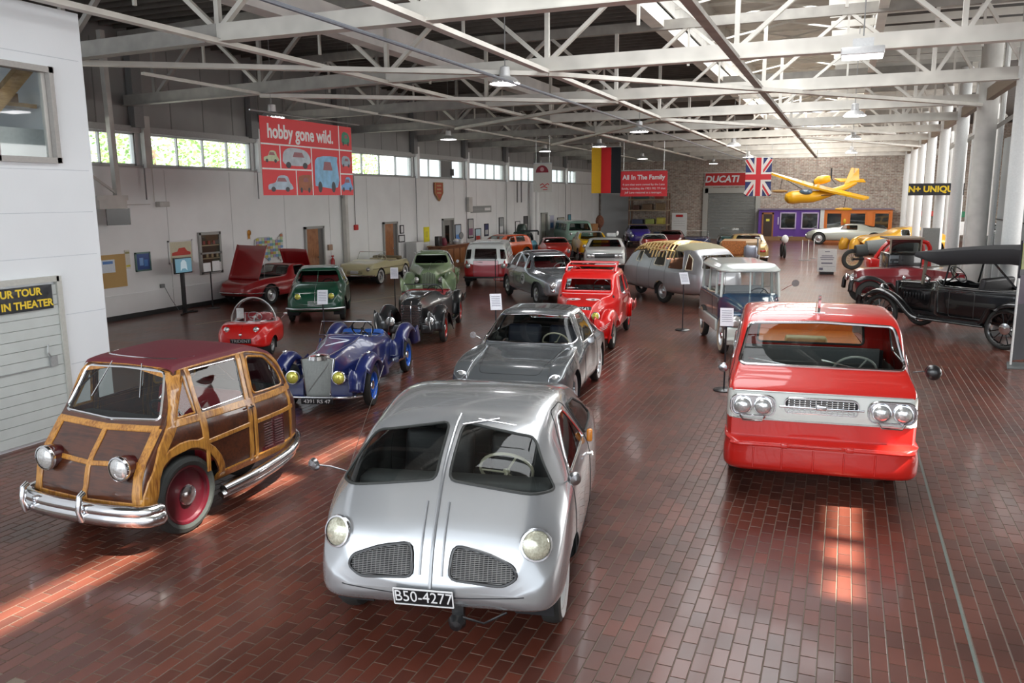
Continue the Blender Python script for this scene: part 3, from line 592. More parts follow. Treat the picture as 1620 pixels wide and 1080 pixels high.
# far shelves with stored machines
e=empty('storage_rack',(-12.9,YF-1.1,0),label='tall steel storage rack at the far wall packed with frames',cat='rack')
for x in(-1.35,1.35):
    for y in(-.4,.4): mk('upright',G().box((x,y,1.6),(.09,.09,3.2)),M('rack_brown',(.2,.12,.08),.6),e,smooth=False)
for z in(.05,1.0,2.0,2.75): mk('shelf',G().box((0,0,z),(2.8,.9,.09)),M('rack_tan',(.34,.27,.18),.6),e,smooth=False)
for i,(x,z,w,h,c,nm) in enumerate([(-.8,1.05,.9,.32,(.05,.06,.12),'dark blue'),(.1,1.05,.7,.35,(.32,.38,.1),'olive'),(.85,1.05,.6,.45,(.5,.45,.08),'yellow'),(-.9,2.05,.5,.3,(.1,.05,.04),'brown'),(-.1,2.05,.8,.4,(.16,.1,.06),'rust brown'),(.8,2.05,.7,.45,(.22,.15,.08),'tan'),(-.6,2.8,1.1,.3,(.05,.1,.09),'dark green'),(.7,2.8,.6,.28,(.3,.05,.04),'red'),(-.5,.1,1.4,.5,(.03,.03,.06),'black'),(.8,.1,.9,.4,(.06,.08,.14),'navy')]):
    mk('stored_crate',G().box((-12.9+x,YF-1.1,z+h/2),(w*.9,.6,h),ch=.03).tube([(-12.9+x-w*.35,YF-1.45,z),(-12.9+x-w*.35,YF-1.45,z+h),(-12.9+x+w*.35,YF-1.45,z+h)],.02,6),M('crate%d'%i,c,.5),label=f'{nm} machine crated on the far storage rack',cat='crate')
e=empty('notice_stand',(-11.2,60.6-2.9,0),label='tall white printed board with red heading beside the far storage rack',cat='sign board'); mk('board',G().box((.45,0,.95),(1.05,.04,1.75)),WHT,e,smooth=False); mk('heading',G().box((.45,-.025,1.62),(.5,.01,.16)),M('sign_red',(.5,.02,.02),.3),e,smooth=False); mk('text_lines',G().box((.45,-.025,1.25),(.8,.006,.03)).box((.45,-.025,1.1),(.8,.006,.03)).box((.45,-.025,.95),(.8,.006,.03)),C('grey',(.5,.5,.48)),e,smooth=False); mk('foot',G().box((.45,0,.03),(.8,.4,.06)),BLK,e,smooth=False)
# ---- roof ----
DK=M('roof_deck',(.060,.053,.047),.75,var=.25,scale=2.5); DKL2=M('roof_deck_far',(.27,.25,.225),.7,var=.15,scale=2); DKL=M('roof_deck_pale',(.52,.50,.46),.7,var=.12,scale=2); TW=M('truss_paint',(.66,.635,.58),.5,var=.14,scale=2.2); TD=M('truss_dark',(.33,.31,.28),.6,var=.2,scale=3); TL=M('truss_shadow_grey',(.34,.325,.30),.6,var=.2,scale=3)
MX0,MX1=-4.2,.4
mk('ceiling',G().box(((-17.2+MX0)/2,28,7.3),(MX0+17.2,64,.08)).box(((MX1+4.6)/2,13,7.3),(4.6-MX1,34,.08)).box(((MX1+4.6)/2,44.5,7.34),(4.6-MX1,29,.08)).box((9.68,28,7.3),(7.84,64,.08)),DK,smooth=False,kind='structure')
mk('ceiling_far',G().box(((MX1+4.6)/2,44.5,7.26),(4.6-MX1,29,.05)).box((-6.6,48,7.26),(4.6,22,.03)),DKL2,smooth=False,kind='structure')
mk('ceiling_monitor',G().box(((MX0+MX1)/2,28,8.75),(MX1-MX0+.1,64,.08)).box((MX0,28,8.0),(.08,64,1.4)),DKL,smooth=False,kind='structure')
# glazed right side of the monitor: blank panels except where the sun comes through
def sunside(x,z0,z1,op,y0,y1,n0):
    ys=[y0]+[v for ab in op for v in ab]+[y1]; g=G()
    for i in range(0,len(ys),2):
        if ys[i+1]-ys[i]>.01: g.box((x,(ys[i]+ys[i+1])/2,(z0+z1)/2),(.06,ys[i+1]-ys[i],z1-z0))
    mk('wall_monitor_side',g,DKL,smooth=False,kind='structure')
    for k,(a,b) in enumerate(op):
        w=empty(f'window_{n0+k}',(x,(a+b)/2,z0),kind='structure'); mk('window_frame',G().bar((0,-(b-a)/2,.02),(0,(b-a)/2,.02),.05).bar((0,-(b-a)/2,z1-z0-.02),(0,(b-a)/2,z1-z0-.02),.05),STL,w,smooth=False); mk('pane',G().box((0,0,(z1-z0)/2),(.006,b-a,z1-z0-.04)),CLR,w,smooth=False)
mk('wall_monitor_side',G().box((MX1,28,7.45),(.06,64,.3)).box((MX1,28,8.45),(.06,64,.6)),DKL,smooth=False,kind='structure')
sunside(MX1,7.6,8.15,[(3.2,4.95),(5.25,5.75),(6.3,7.0),(7.4,8.5),(12.5,13.2),(19.9,21.2),(21.6,22.4),(22.8,24.2)],-4,60,30)
# roof slit over the right bay (sun patch in front of the red truck)
mk('ceiling_right_slit',G().box((5.2,1.5,7.3),(1.2,9.4,.08)).box((5.2,34.3,7.3),(1.2,51.4,.08)).box((5.04,7.4,7.3),(.88,2.6,.08)).box((5.2,6.75,7.3),(1.2,.16,.08)).box((5.2,7.35,7.3),(1.2,.2,.08)),DK,smooth=False,kind='structure')
mk('window_50',G().box((5.2,7.6,7.36),(.9,3,.008)),CLR,smooth=False,kind='structure')
# corrugation joists below the dark deck
g=G()
for y in np.arange(4,58,.42): g.box((-10.6,y,7.2),(12.6,.05,.13))
mk('ceiling_rib',g,M('rib_brown',(.12,.105,.092),.7,var=.2,scale=3),smooth=False,kind='structure')
g=G()
for y in np.arange(20,58,1.25): g.box((2.0,y,7.12),(5.2,.07,.16)); g.box((-6.5,y+10 if y<48 else y,7.15),(4.4,.07,.14)) if y>38 else None
mk('ceiling_joist',g,TW,smooth=False,kind='structure')
NX=[-15.7,-12.25,-8.8,-5.35,-1.9,1.55,3.3]
def skew(x,y): # trusses run slightly askew towards the left wall
    return y+(.85 if y>12 else .55)*max(0,(-x-8.8))/8.1
TY=[5.2,10.15]+[15+5*i for i in range(9)]
for ti,ty in enumerate(TY):
    e=empty('roof_truss',(0,ty,5.3),label=['nearest roof truss, cut off by the top of the view over the silver streamlined car','second roof truss, ending above the white garage block','third roof truss, passing over the left end of the red picture banner','fourth roof truss, meeting the wall post behind the red picture banner','fifth roof truss from the front, just past the red picture banner','sixth roof truss from the front, above the second wooden door','seventh roof truss from the front, carrying the gold red black flag','eighth roof truss, carrying the flag of crosses','ninth roof truss, above the yellow aeroplane nose','tenth roof truss, just behind the yellow aeroplane','last roof truss, close to the far brick wall'][ti],cat='truss',group='white steel roof trusses')
    P=lambda x,z:(x,skew(x,ty)-ty,z-5.3)
    xa=-16.8 if ty>8.5 else -9.3
    mk('bottom_chord',G().bar(P(-8.8,5.44),P(3.3,5.44),.12,.24).bar(P(-8.8,5.31),P(3.3,5.31),.22,.02),TW,e,smooth=False); mk('bottom_chord',G().bar(P(xa,5.44),P(-8.8,5.44),.12,.24).bar(P(xa,5.31),P(-8.8,5.31),.22,.02),TL,e,smooth=False)  # towards the left wall the shade is put into a darker truss paint
    mk('top_chord',G().bar(P(xa,6.95),P(-8.8,6.95),.14,.22).bar(P(-8.8,6.95),P(3.4,6.95),.14,.22),TD,e,smooth=False)
    nx=[x for x in NX if x>xa]
    for i,x in enumerate(nx):
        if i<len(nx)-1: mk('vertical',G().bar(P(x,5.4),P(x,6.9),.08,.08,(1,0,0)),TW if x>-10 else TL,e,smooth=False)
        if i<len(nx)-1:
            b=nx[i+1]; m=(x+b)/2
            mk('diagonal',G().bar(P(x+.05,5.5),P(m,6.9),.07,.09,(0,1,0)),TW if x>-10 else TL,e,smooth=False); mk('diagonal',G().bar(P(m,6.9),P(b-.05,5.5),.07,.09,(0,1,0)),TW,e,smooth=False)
            if m<3: mk('vertical',G().bar(P(m,6.0),P(m,6.9),.05,.05,(1,0,0)),TW,e,smooth=False)
for x in(-12.25,-8.8,-5.35,-1.9):
    mk('tie_beam',G().bar((x,6,5.31),(x,56,5.31),.14,.07) if x!=-12.25 else G().bar((x,12,5.31),(x,56,5.31),.08,.05),TD if x==-1.9 else TW,smooth=False,label={-12.25:'slim long tie beam nearest the high windows',-8.8:'long white tie beam running above the left rows of cars',-5.35:'long white tie beam running above the silver cars',-1.9:'long white tie beam running above the central aisle',1.55:'long white tie beam nearest the row of columns'}[x],cat='beam')
k=0
for bi,(x0,y0,x1,y1) in enumerate([(-5.35,15,3.2,25),(-5.35,15,-12.25,10.4),(-12.25,15.3,-5.35,20),(-5.35,25,-12.25,35),(-5.35,25,1.55,35),(-12.25,25.3,-5.35,20),(-1.9,35,3.2,45)]):
    mk('wind_brace',G().bar((x0,y0,5.27),(x1,y1,5.27),.16,.08),TW,smooth=False,label='flat wind brace '+['running from the truss joint above the grey coupe to the big column','from above the grey coupe back to the second truss on the left','crossing above the right end of the red picture banner','from above the red saloons towards the wall posts','from above the silver saloon to the row of columns','from the left wall towards the flags','far one near the flag of crosses'][bi],cat='brace',group='diagonal wind braces under the trusses')
# pipe and conduit along the hall
mk('sprinkler_pipe',G().tube([(-5.75,4,5.05),(-5.75,56,5.05)],.028,8),M('pipe_grey',(.3,.33,.38),.35,.5),label='thin grey sprinkler pipe running the length of the hall',cat='pipe')
mk('duct_box',G().box((-9.35,17.5,6.35),(.35,19,.5)),M('duct_white',(.72,.70,.68),.6,var=.15,scale=1.5),smooth=False,label='long pale insulated curb running under the dark roof deck',cat='duct')
mk('trim_9',G().box((MX0-.15,28,7.1),(.3,60,.4)).box((MX1+.1,28,7.1),(.2,60,.4)),TW,smooth=False,kind='structure')
e=empty('roof_lattice',(0,0,0),label='mesh of bare steel bracing inside the raised roof monitor',cat='bracing'); g=G()
for y in np.arange(6,57,2.5):
    g.bar((MX0,y,7.5),(MX1,y+1.2,8.6),.05).bar((MX1,y,7.5),(MX0,y+1.2,8.6),.05).bar((MX0,y,8.6),(MX1,y,8.6),.08)
mk('lattice_web',g,TW,e,smooth=False,kind='stuff')
# columns
for i,y in enumerate(range(20,60,5)):
    e=empty('steel_column',(3.28,y,0),label=['white steel column nearest the camera, above the black touring car','second white steel column, wide, behind the black canvas roof','third white steel column of the row on the right','fourth white steel column of the row on the right','fifth white steel column of the row on the right','sixth white steel column of the row on the right','seventh white steel column of the row on the right','farthest white steel column of the row, by the orange shopfront'][i],cat='column',group='row of white columns')
    w=.36 if i!=1 else .5
    mk('column_shaft',G().tube([(0,0,.1),(0,0,6.9)],w/2,16),WHT if i!=1 else STL,e); mk('base_plate',G().box((0,0,.05),(w+.15,w+.15,.1)),GRY,e,smooth=False)
    if i>0: mk('side_pipe',G().tube([(.42,.5,0),(.42,.5,7.1)],.07,8),WHT,e)
    mk('knee_brace',G().bar((.1,0,4.6),(1.2,0,5.4),.1,.1),TD,e,smooth=False)
mk('column_beam',G().box((3.28,38,5.52),(.16,37,.3)),M('rust_beam',(.22,.16,.11),.7),smooth=False,label='rust brown beam running along the tops of the columns',cat='beam')
for i,y in enumerate(range(32,58,5)):
    mk('rear_column',G().tube([(5.3,y,0),(5.3,y,7.2)],.14,12),WHT,label='slim white post of the second row in the right bay',cat='column',group='second row of posts in the right bay')
mk('wall_right_booth',G().box((6.6,26.5,2.35),(4.2,7.4,4.7)),M('booth_bluegrey',(.30,.34,.36),.5),smooth=False,kind='structure')
mk('trim_10',G().box((4.48,26.5,2.2),(.02,7.4,.03)).box((6.6,22.78,2.2),(4.2,.02,.03)).box((6.6,22.78,3.6),(4.2,.02,.03)),DRK,smooth=False,kind='structure')
mk('wall_right',G().box((12.2,28,3.6),(.2,64,7.2)),M('right_wall',(.45,.43,.40),.7),smooth=False,kind='structure')
mk('green_stand',G().box((5.4,57.5,1.75),(4.2,.3,.35)).box((3.5,57.5,.85),(.25,.3,1.7)).box((7.3,57.5,.85),(.25,.3,1.7)),M('stand_green',(.03,.25,.12),.5),smooth=False,label='green framed display front at the far end of the right bay',cat='display')
b=mk('unique_banner',G().box((3.08,34.5,3.17),(1.86,.02,.44)),M('banner_black2',(.02,.02,.025),.5),smooth=False,label='black hanging banner with yellow capitals behind the white columns',cat='banner')
text('lettering','N+ UNIQUE',.31,LETY,b,face_m((2.98,34.485,3.17),(1,0,0),(0,0,1)),.004,bold=.012)
for i,(x,z,c) in enumerate([(4.4,1.9,(.45,.05,.04)),(5.5,1.2,(.7,.72,.72)),(6.4,.7,(.15,.3,.25))]):
    mk('post_sign',G().box((x,52-i*3,z),(.9,.08,.7 if i else .3)).tube([(x,52-i*3,0),(x,52-i*3,z)],.04,6),M('dp%d'%i,c,.5),label=['small red sign on a post in the right bay','white panel on a post in the right bay','green panel on a post in the right bay'][i],cat='sign')
# hanging lamps
LMP=M('lamp_glow',(1,.97,.95),.4,em=9,ecol=(1,.96,.97))
for i,(x,y,z) in enumerate([(-5.96,14.4,5.05),(.1,14.2,5.1),(.07,23.5,5.0),(-12.8,16.4,4.9),(-13.1,26.4,5.0),(-13.3,37,5.1),(-5.9,24.8,4.9),(-9.5,33,5.0),(.1,33,5.0),(-4.4,35,5.0),(-10.5,45,5.0),(.1,44,5.0),(-5,46,5.0),(-8,54,5.0)]):
    e=empty('high_bay_lamp',(x,y,z),label=['round high bay lamp above the anthracite tourer','square flat high bay lamp above the red truck','small round high bay lamp below the square lamp','round high bay lamp just over the red picture banner','round high bay lamp over the second wooden door','round high bay lamp between white banner and the gold striped flag','round high bay lamp right of the long picture banner above the teardrop car','round high bay lamp over the white saloon','third lamp down below the square lamp','round lamp above the red family banner','far round lamp near the storage rack','far round lamp above the aeroplane tail','far round lamp above the red maker sign','farthest lamp at the roller door'][i],cat='lamp',group='high bay lamps')
    mk('lamp_shade',G().lathe([(.05,.32),(.09,.3),(.1,.14),(.2,.1),(.30,.0),(.29,0),(.19,.09),(.0,.1)],(0,0,0),(0,0,1),20) if i!=1 else G().box((0,0,.06),(.62,.4,.12),ch=.02).box((0,0,.18),(.3,.25,.14)),M('lamp_metal',(.6,.6,.6),.4,.4),e)
    mk('diffuser',G().lathe([(0,.02),(.28,.02),(.27,.0),(0,-.02)],(0,0,0),(0,0,1),18) if i!=1 else G().box((0,0,-.01),(.58,.36,.03)),LMP,e)
    mk('hanger',G().tube([(0,0,.3),(0,0,(8.7 if -4.2<x<.4 else 7.2)-z)],.010,5),GRY,e)
# ---- outside the left windows ----
mk('ground_outside',G().box((-45,35,-.06),(56,90,.1)),M('asphalt',(.5,.5,.48),.8),smooth=False,kind='structure')
mk('building_outside',G().box((-41,53,3),(3,30,12)),M('outside_white',(.8,.82,.84),.6),smooth=False,label='pale building seen outside through the far high windows',cat='building')
LF=[M('leaf_a',(.32,.50,.16),.6),M('leaf_b',(.50,.66,.30),.6),M('leaf_c',(.22,.38,.12),.6)]
lv=G()
for i in range(1900):
    v=Vector(rng.normal(size=3)); v.normalize(); c=v*(.55+.45*rng.rand())*(1+.22*math.sin(5*v.x+3*v.z)*math.cos(4*v.y)); a=Vector(rng.normal(size=3)).normalized()*.045; b=a.orthogonal().normalized()*.03
    lv.add([c-a,c+b,c+a,c-b],[(0,1,2,3)]); lv.mi[-1]=i%3
for i,(x,y,z,s) in enumerate([(-29,28.5,5.2,2.8),(-30,36.5,5,3.0),(-31,44,5.2,3.0),(-33,50,5.0,3.0)]):
    e=empty('tree',(x,y,0),label='leafy green tree outside the '+['second','third','fourth','fifth'][i]+' high window from the garage block',cat='tree',group='trees outside the high windows')
    f=mk('foliage',lv,LF,e,smooth=False,kind='stuff'); f.scale=(s,s,s*.9); f.location=(0,0,z); mk('trunk',G().tube([(0,0,0),(0,0,z)],.2,8),M('bark',(.15,.1,.07),.9),e)
# ================= vehicles =================
def car(name,x,y,phi,label,cat='car',group=None): return empty(name,(x,y,0),R(phi),label=label,cat=cat,group=group)
SLP=M('silver_paint',(.46,.475,.49),.24,.6,1,var=.01,scale=5)
def hw(e,*a,**k): return wheel(e,*a,**k)
# ---- silver rear-engined streamliner, plate B50-4277 ----
e=car('streamlined_car',-2.38,4.40,-78.5,'silver streamlined car with split windscreen and black plate in front')
b=Body([(.0,.58,.40,.47,.54,.8),(-.03,.70,.35,.52,.64,.8),(-.10,.79,.31,.60,.78,.78),(-.22,.84,.29,.72,.95,.76),(-.36,.865,.28,.86,1.12,.74),(-.55,.88,.27,.96,1.26,.73),(-.85,.885,.27,1.0,1.40,.73),(-1.5,.885,.27,1.0,1.485,.75),(-2.3,.88,.27,.97,1.36,.73),(-3.0,.83,.3,.90,1.15,.70),(-3.6,.7,.34,.78,.92,.62),(-3.95,.4,.42,.6,.70,.6)],dx=.045,ns=4,capf=1)
wells(e,b,(-.62,-2.95),.30,.79,cutr=.34)
b.cut('windscreen','F',rpoly([(.045,1.10),(.76,1.03),(.73,1.08),(.585,1.325),(.05,1.385)],.05),GLS,e,frame=(RUB,.011),xr=(-1.1,-.2),mirror=True)
b.cut('door_window','S',rpoly([(-.80,1.03),(-1.72,1.04),(-1.35,1.36),(-1.18,1.35)],.05),GLS,e,frame=(CHR,.010))
b.cut('quarter_window','S',rpoly([(-1.86,1.03),(-2.65,1.0),(-2.5,1.12),(-2.05,1.28),(-1.55,1.35)],.06),GLS,e,frame=(RUB,.012))
b.cut('door','S',rpoly([(-.72,.45),(-1.80,.40),(-1.83,1.0),(-.72,1.0)],.06),SLP,e)
b.line('door_seam','S',rpoly([(-.72,.45),(-1.80,.40),(-1.83,1.02),(-1.42,1.41),(-1.12,1.40),(-.72,1.0)],.05),.004,DRK,e,True)
MSH=M('mesh_grille',(.10,.10,.10),.35,.6)
def meshgrille(b,e,poly,off=.0):
    b.cut('air_grille','F',poly,DRK,e,off=-.02,frame=(BLK,.012),fname='grille_rim',mirror=True)
    for sg in(1,-1):
        g=G(); ys=[p[0] for p in poly]; zs=[p[1] for p in poly]
        for z in np.arange(min(zs)+.012,max(zs),.011):
            P=[y for y in np.arange(min(ys),max(ys),.02) if inpoly(y,z,poly)]
            if len(P)>1: g.tube([b.hit('F',sg*y,z)[0]+Vector((.002,0,0)) for y in P],.0028,4)
        for y in np.arange(min(ys)+.015,max(ys),.03):
            P=[z for z in np.arange(min(zs),max(zs),.02) if inpoly(y,z,poly)]
            if len(P)>1: g.tube([b.hit('F',sg*y,z)[0]+Vector((.002,0,0)) for z in P],.002,4)
        mk('grille_mesh',g,M('mesh_wire',(.45,.45,.45),.35,.7),e)
meshgrille(b,e,rpoly([(.12,.545),(.49,.525),(.575,.58),(.55,.65),(.37,.715),(.14,.75)],.06))
for sg in(1,-1):
    p,n=b.hit('F',sg*.68,.77); lamp(e,p+Vector((.02,0,0)),Vector((.86,sg*.35,.28)),.098,lens=M('lamp_lens_warm',(.72,.68,.5),.1,.4,1,var=.3,scale=60))
    for k in(.055,.085): pass
g=G()
for y,z0,z1,r in((0,.48,1.41,.013),(.075,.56,.98,.008),(-.075,.56,.98,.008)): g.tube(b.path('F',[(y,z0),(y,z1)],step=.03,off=.004),r,8)
mk('centre_rib',g,SLP,e)
b.line('lower_seam','F',[(.62,.455),(.16,.425)],.004,DRK,e); b.line('lower_seam','F',[(-.62,.455),(-.16,.425)],.004,DRK,e)
b.done(SLP,e)
plate(e,(.035,-.04,.425),(0,1,0),(.25,0,1),.40,.125,'B50-4277',size=.125,frame=LETW,xs=.82)
mk('cooling_fan',G().lathe([(.0,-.06),(.05,-.05),(.062,0),(.04,.04),(0,.05)],(-.05,.16,.22),(1,0,-.2),14).tube([(-.05,.20,.26),(-.03,.35,.24),(-.05,.5,.32)],.008,5).box((-.1,.16,.28),(.05,.08,.1)),BLK,e)
for sg in(1,-1):
    mirror(e,(-.62,sg*.80,1.02),(-.42,sg*(.90 if sg>0 else .97),1.13),.048,M('mirror_dull',(.35,.35,.36),.25,.9),(-1,sg*-.5,.1))
hw(e,-.62,.74,.30,.15,WHT,1,ww=WHT,rr=.66);hw(e,-.62,-.74,.30,.15,WHT,-1,rr=.66);hw(e,-2.95,.70,.30,.15,SLP,1);hw(e,-2.95,-.70,.30,.15,SLP,-1)
cabin(e,-.75,-2.9,.74,.45,1.0,((-1.35,.42),(-2.2,.42)),LEA,.33,sw=CREAM,swr=.2,bench=False,dash=M('dash_grey',(.12,.12,.12),.5)); mk('parcel_shelf',G().box((-2.75,0,.95),(.5,1.3,.05)),M('shelf_rust',(.35,.1,.03),.6),e,smooth=False)
mk('indicator',G().box((-1.80,.875,1.03),(.06,.05,.11),ch=.02),AMB,e); mk('door_handle',G().tube([(-1.68,.905,.92),(-1.58,.915,.92)],.012,6).tube([(-1.64,.87,.92),(-1.64,.91,.92)],.012,6),CHR,e)
b2=G().tube([(-.85,.3,1.405),(-.75,.05,1.38)],.006,6).tube([(-.8,.45,1.37),(-.82,.15,1.405)],.006,6); mk('wiper',b2,CHR,e)
mk('aerial',G().tube([(-.75,-.84,1.0),(-1.2,-.70,1.7)],.0022,5),CHR,e)
# ---- wood bodied three wheeler ----
WA=woodm('ash_frame',(.20,.055,.008),(.58,.27,.05),2,4); WM=woodm('mahogany_panel',(.030,.009,.005),(.10,.028,.010),1,3,.3,.8); ROOFM=M('roof_fabric',(.13,.016,.026),.65,bump=.2,scale=200); MAR=paint('maroon_enamel',(.065,.004,.009))
e=car('wooden_estate_car',-6.05,4.80,-90,'wood bodied car with maroon fabric roof and chrome bumper')
st=[(-.10,.62,.36,.46,.52,.95,.985),(-.14,.64,.34,.62,.68,.95,.985),(-.28,.66,.34,.82,.88,.93,.98),(-.42,.66,.34,.98,1.06,.92,.97),(-.56,.665,.34,1.0,1.32,.86,.97),(-.68,.67,.34,1.01,1.54,.80,.97),(-.9,.68,.34,1.01,1.56,.81,.97),(-1.5,.69,.34,1.02,1.57,.82,.96),(-1.95,.67,.34,1.0,1.46,.80,.95),(-2.25,.60,.36,.94,1.22,.76,.94),(-2.42,.50,.38,.84,.98,.7,.94),(-2.55,.34,.42,.66,.74,.7)]
b=Body(st,dx=.05,ns=4,sq=.7,capf=1)
b.cut('arch','S',ell(-.60,.37,.40,.40,22),DRK,e,keep=False)
for sg in(1,-1): mk('wheel_well',G().box((-.6,sg*.40,.58),(.76,.02,.42)),DRK,e,smooth=False)
b.cut('windscreen','F',rpoly([(-.57,1.09),(0,1.055),(.57,1.09),(.47,1.475),(0,1.49),(-.47,1.475)],.05),GLS,e,frame=(CHR,.014),xr=(-1,0))
# door and side windows
b.cut('door_window','S',rpoly([(-.86,1.08),(-1.42,1.09),(-1.42,1.46),(-.80,1.46)],.03),GLS,e,frame=(CHR,.008)); b.cut('vent_window','S',[(-.56,1.08),(-.78,1.08),(-.74,1.42)],GLS,e,frame=(WA,.012)); b.cut('rear_window','S',rpoly([(-1.56,1.08),(-2.10,1.06),(-2.06,1.2),(-1.86,1.40),(-1.56,1.46)],.06),GLS,e,frame=(WA,.012))
# fabric roof (everything high)
b.cut('roof','T',rpoly([(-.66,-.6),(-.66,.6),(-2.50,.6),(-2.50,-.6)],.02),ROOFM,e,off=.012,nmin=.45)
def strip(b,e,view,pts,w,mat=None,closed=False,off=.006,name='wood_rail',ww=None,**k):
    """wide timber strip following the surface"""
    P=[]; m=len(pts)
    Q=[]
    for i in range(m-1):
        n=max(2,int(math.dist(pts[i],pts[i+1])/.05))
        for q in range(n): t=q/n; Q.append((pts[i][0]+(pts[i+1][0]-pts[i][0])*t,pts[i][1]+(pts[i+1][1]-pts[i][1])*t))
    Q.append(pts[-1]); g=G(); rows=[]
    for i,q in enumerate(Q):
        a=Q[max(0,i-1)];c=Q[min(len(Q)-1,i+1)]; d=(c[0]-a[0],c[1]-a[1]); L=math.hypot(*d) or 1; nx,ny=-d[1]/L,d[0]/L; r=[]
        for s,o in((-.5,-.004),(-.5,off),(-.38,off+.006),(.38,off+.006),(.5,off),(.5,-.004)):
            p,n=b.hit(view,q[0]+nx*s*w,q[1]+ny*s*w); r.append(p+n*o)
        rows.append(r)
    v=[p for r in rows for p in r]; f=[]
    for i in range(len(rows)-1):
        for k2 in range(5): f.append((i*6+k2,i*6+k2+1,(i+1)*6+k2+1,(i+1)*6+k2))
    f.append(tuple(range(6))); f.append(tuple((len(rows)-1)*6+k2 for k2 in range(6))); g.add(v,f); return mk(name,g,mat or WA,e,ang=30)
for v in('L','R'):
    for nm,pts,w in(('belt_rail',[(-.50,1.035),(-2.36,1.00)],.07),('mid_rail',[(-.36,.77),(-.84,.82)],.045),('mid_rail',[(-.88,.78),(-1.44,.80)],.045),('mid_rail',[(-1.56,.80),(-2.2,.80)],.045),('sill_rail',[(-1.0,.40),(-2.3,.42)],.10),
        ('door_pillar',[(-.85,.77),(-.80,1.5)],.05),('door_pillar',[(-.87,.5),(-.87,1.03)],.04),('door_pillar',[(-1.46,.42),(-1.46,1.5)],.055),('door_pillar',[(-1.535,.42),(-1.52,1.5)],.045),('rear_pillar',[(-2.16,.44),(-2.14,1.0)],.05),('roof_rail',[(-.70,1.50),(-1.6,1.515),(-1.9,1.44),(-2.15,1.25),(-2.3,1.0)],.05),('corner_post',[(-.21,.40),(-.25,.62),(-.36,.85),(-.50,1.02),(-.70,1.5)],.10)): strip(b,e,v,pts,w,name=nm)
    strip(b,e,v,[(-.6+.455*math.cos(a),.37+.455*math.sin(a)) for a in np.linspace(.05,pi*.98,14)],.075,name='wheel_arch_rail')
for pts,w,nm in(([(-.60,1.02),(0,.995),(.60,1.02)],.05,'cowl_rail'),([(-.62,.76),(0,.72),(.62,.76)],.04,'mid_rail'),([(0,.42),(0,1.0)],.055,'centre_post'),([(-.58,.42),(0,.40),(.58,.42)],.05,'lower_rail'),([(-.585,.42),(-.575,1.02)],.09,'corner_post'),([(.585,.42),(.575,1.02)],.09,'corner_post'),([(-.5,1.52),(0,1.53),(.5,1.52)],.045,'roof_rail')): strip(b,e,'F',pts,w,name=nm)
b.cut('side_panel','S',[(-.95,.47),(-1.43,.47),(-1.43,1.0),(-.95,1.0)],WM,e); b.cut('front_panel','F',[(.03,.45),(.56,.45),(.56,.98),(.03,.98)],WM,e,xr=(-.6,.1),mirror=True)
for sg in(1,-1):
    mk('louvre_panel',G().box((-1.80,sg*.672,.62),(.36,.02,.32),ch=.004),M('louvre_red',(.09,.012,.016),.25,0,1),e)
    for c in(0,1):
        for k in range(10): mk('louvre',G().box((-1.72-.165*c,sg*.684,.495+.027*k),(.13,.02,.012),ch=.004),MAR,e)
    p,n=b.hit('F',sg*.40,.70); lamp(e,(-.08,sg*.44,.74),(1,0,.02),.10,pod=MAR,podlen=.24)
b.line('roof_moulding','L',[(-.68,1.535),(-1.55,1.55),(-1.9,1.475),(-2.2,1.25),(-2.34,1.05)],.009,CHR,e); b.line('roof_moulding','F',[(-.52,1.545),(0,1.55),(.52,1.545)],.009,CHR,e,off=.01)
b.done(WM,e)
bp=crom([(-.26,-.74),(-.05,-.68),(.03,-.4),(.05,0),(.03,.4),(-.05,.70),(-.20,.78)],5)
for z,r,dx in((.40,.055,.0),(.33,.075,-.01)): mk('front_bumper',G().tube([(p[0]+dx,p[1],z) for p in bp],r,12,rs=[r*(.6 if i in(0,len(bp)-1) else 1) for i in range(len(bp))]),CHR,e)
for y in(-.52,.16): 
    mk('overrider',G().tube([(.10,y,.30),(.125,y,.40),(.10,y,.52),(.06,y,.54)],.028,10),CHR,e)
mk('side_trim',G().tube(crom([(-1.0,.71,.27),(-1.5,.73,.30),(-2.1,.66,.34),(-2.5,.42,.38),(-2.62,0,.40),(-2.5,-.42,.38)],5),.05,10),CHR,e); mk('side_trim',G().tube(crom([(-.98,.69,.22),(-1.5,.71,.23),(-2.1,.64,.27),(-2.5,.40,.31)],5),.04,10),CHR,e)
wheel(e,-.60,.605,.358,.14,MAR,1,rr=.74,dish=.0,cap=CHR); wheel(e,-.60,-.605,.358,.14,MAR,-1,rr=.74,dish=0); wheel(e,-2.05,0,.30,.14,MAR,1)
cabin(e,-.62,-2.1,.60,.45,1.05,((-1.25,.45),),REDLE,.28,sw=BLK,swr=.18)
mk('door_handle',G().tube([(-1.50,.70,.97),(-1.42,.715,.97)],.011,6).tube([(-1.46,.67,.97),(-1.46,.71,.97)],.012,6),CHR,e)
mk('wiper',G().tube([(-.66,-.18,1.53),(-.50,-.30,1.22)],.006,5).tube([(-.66,.18,1.53),(-.52,.27,1.25)],.006,5),CHR,e)
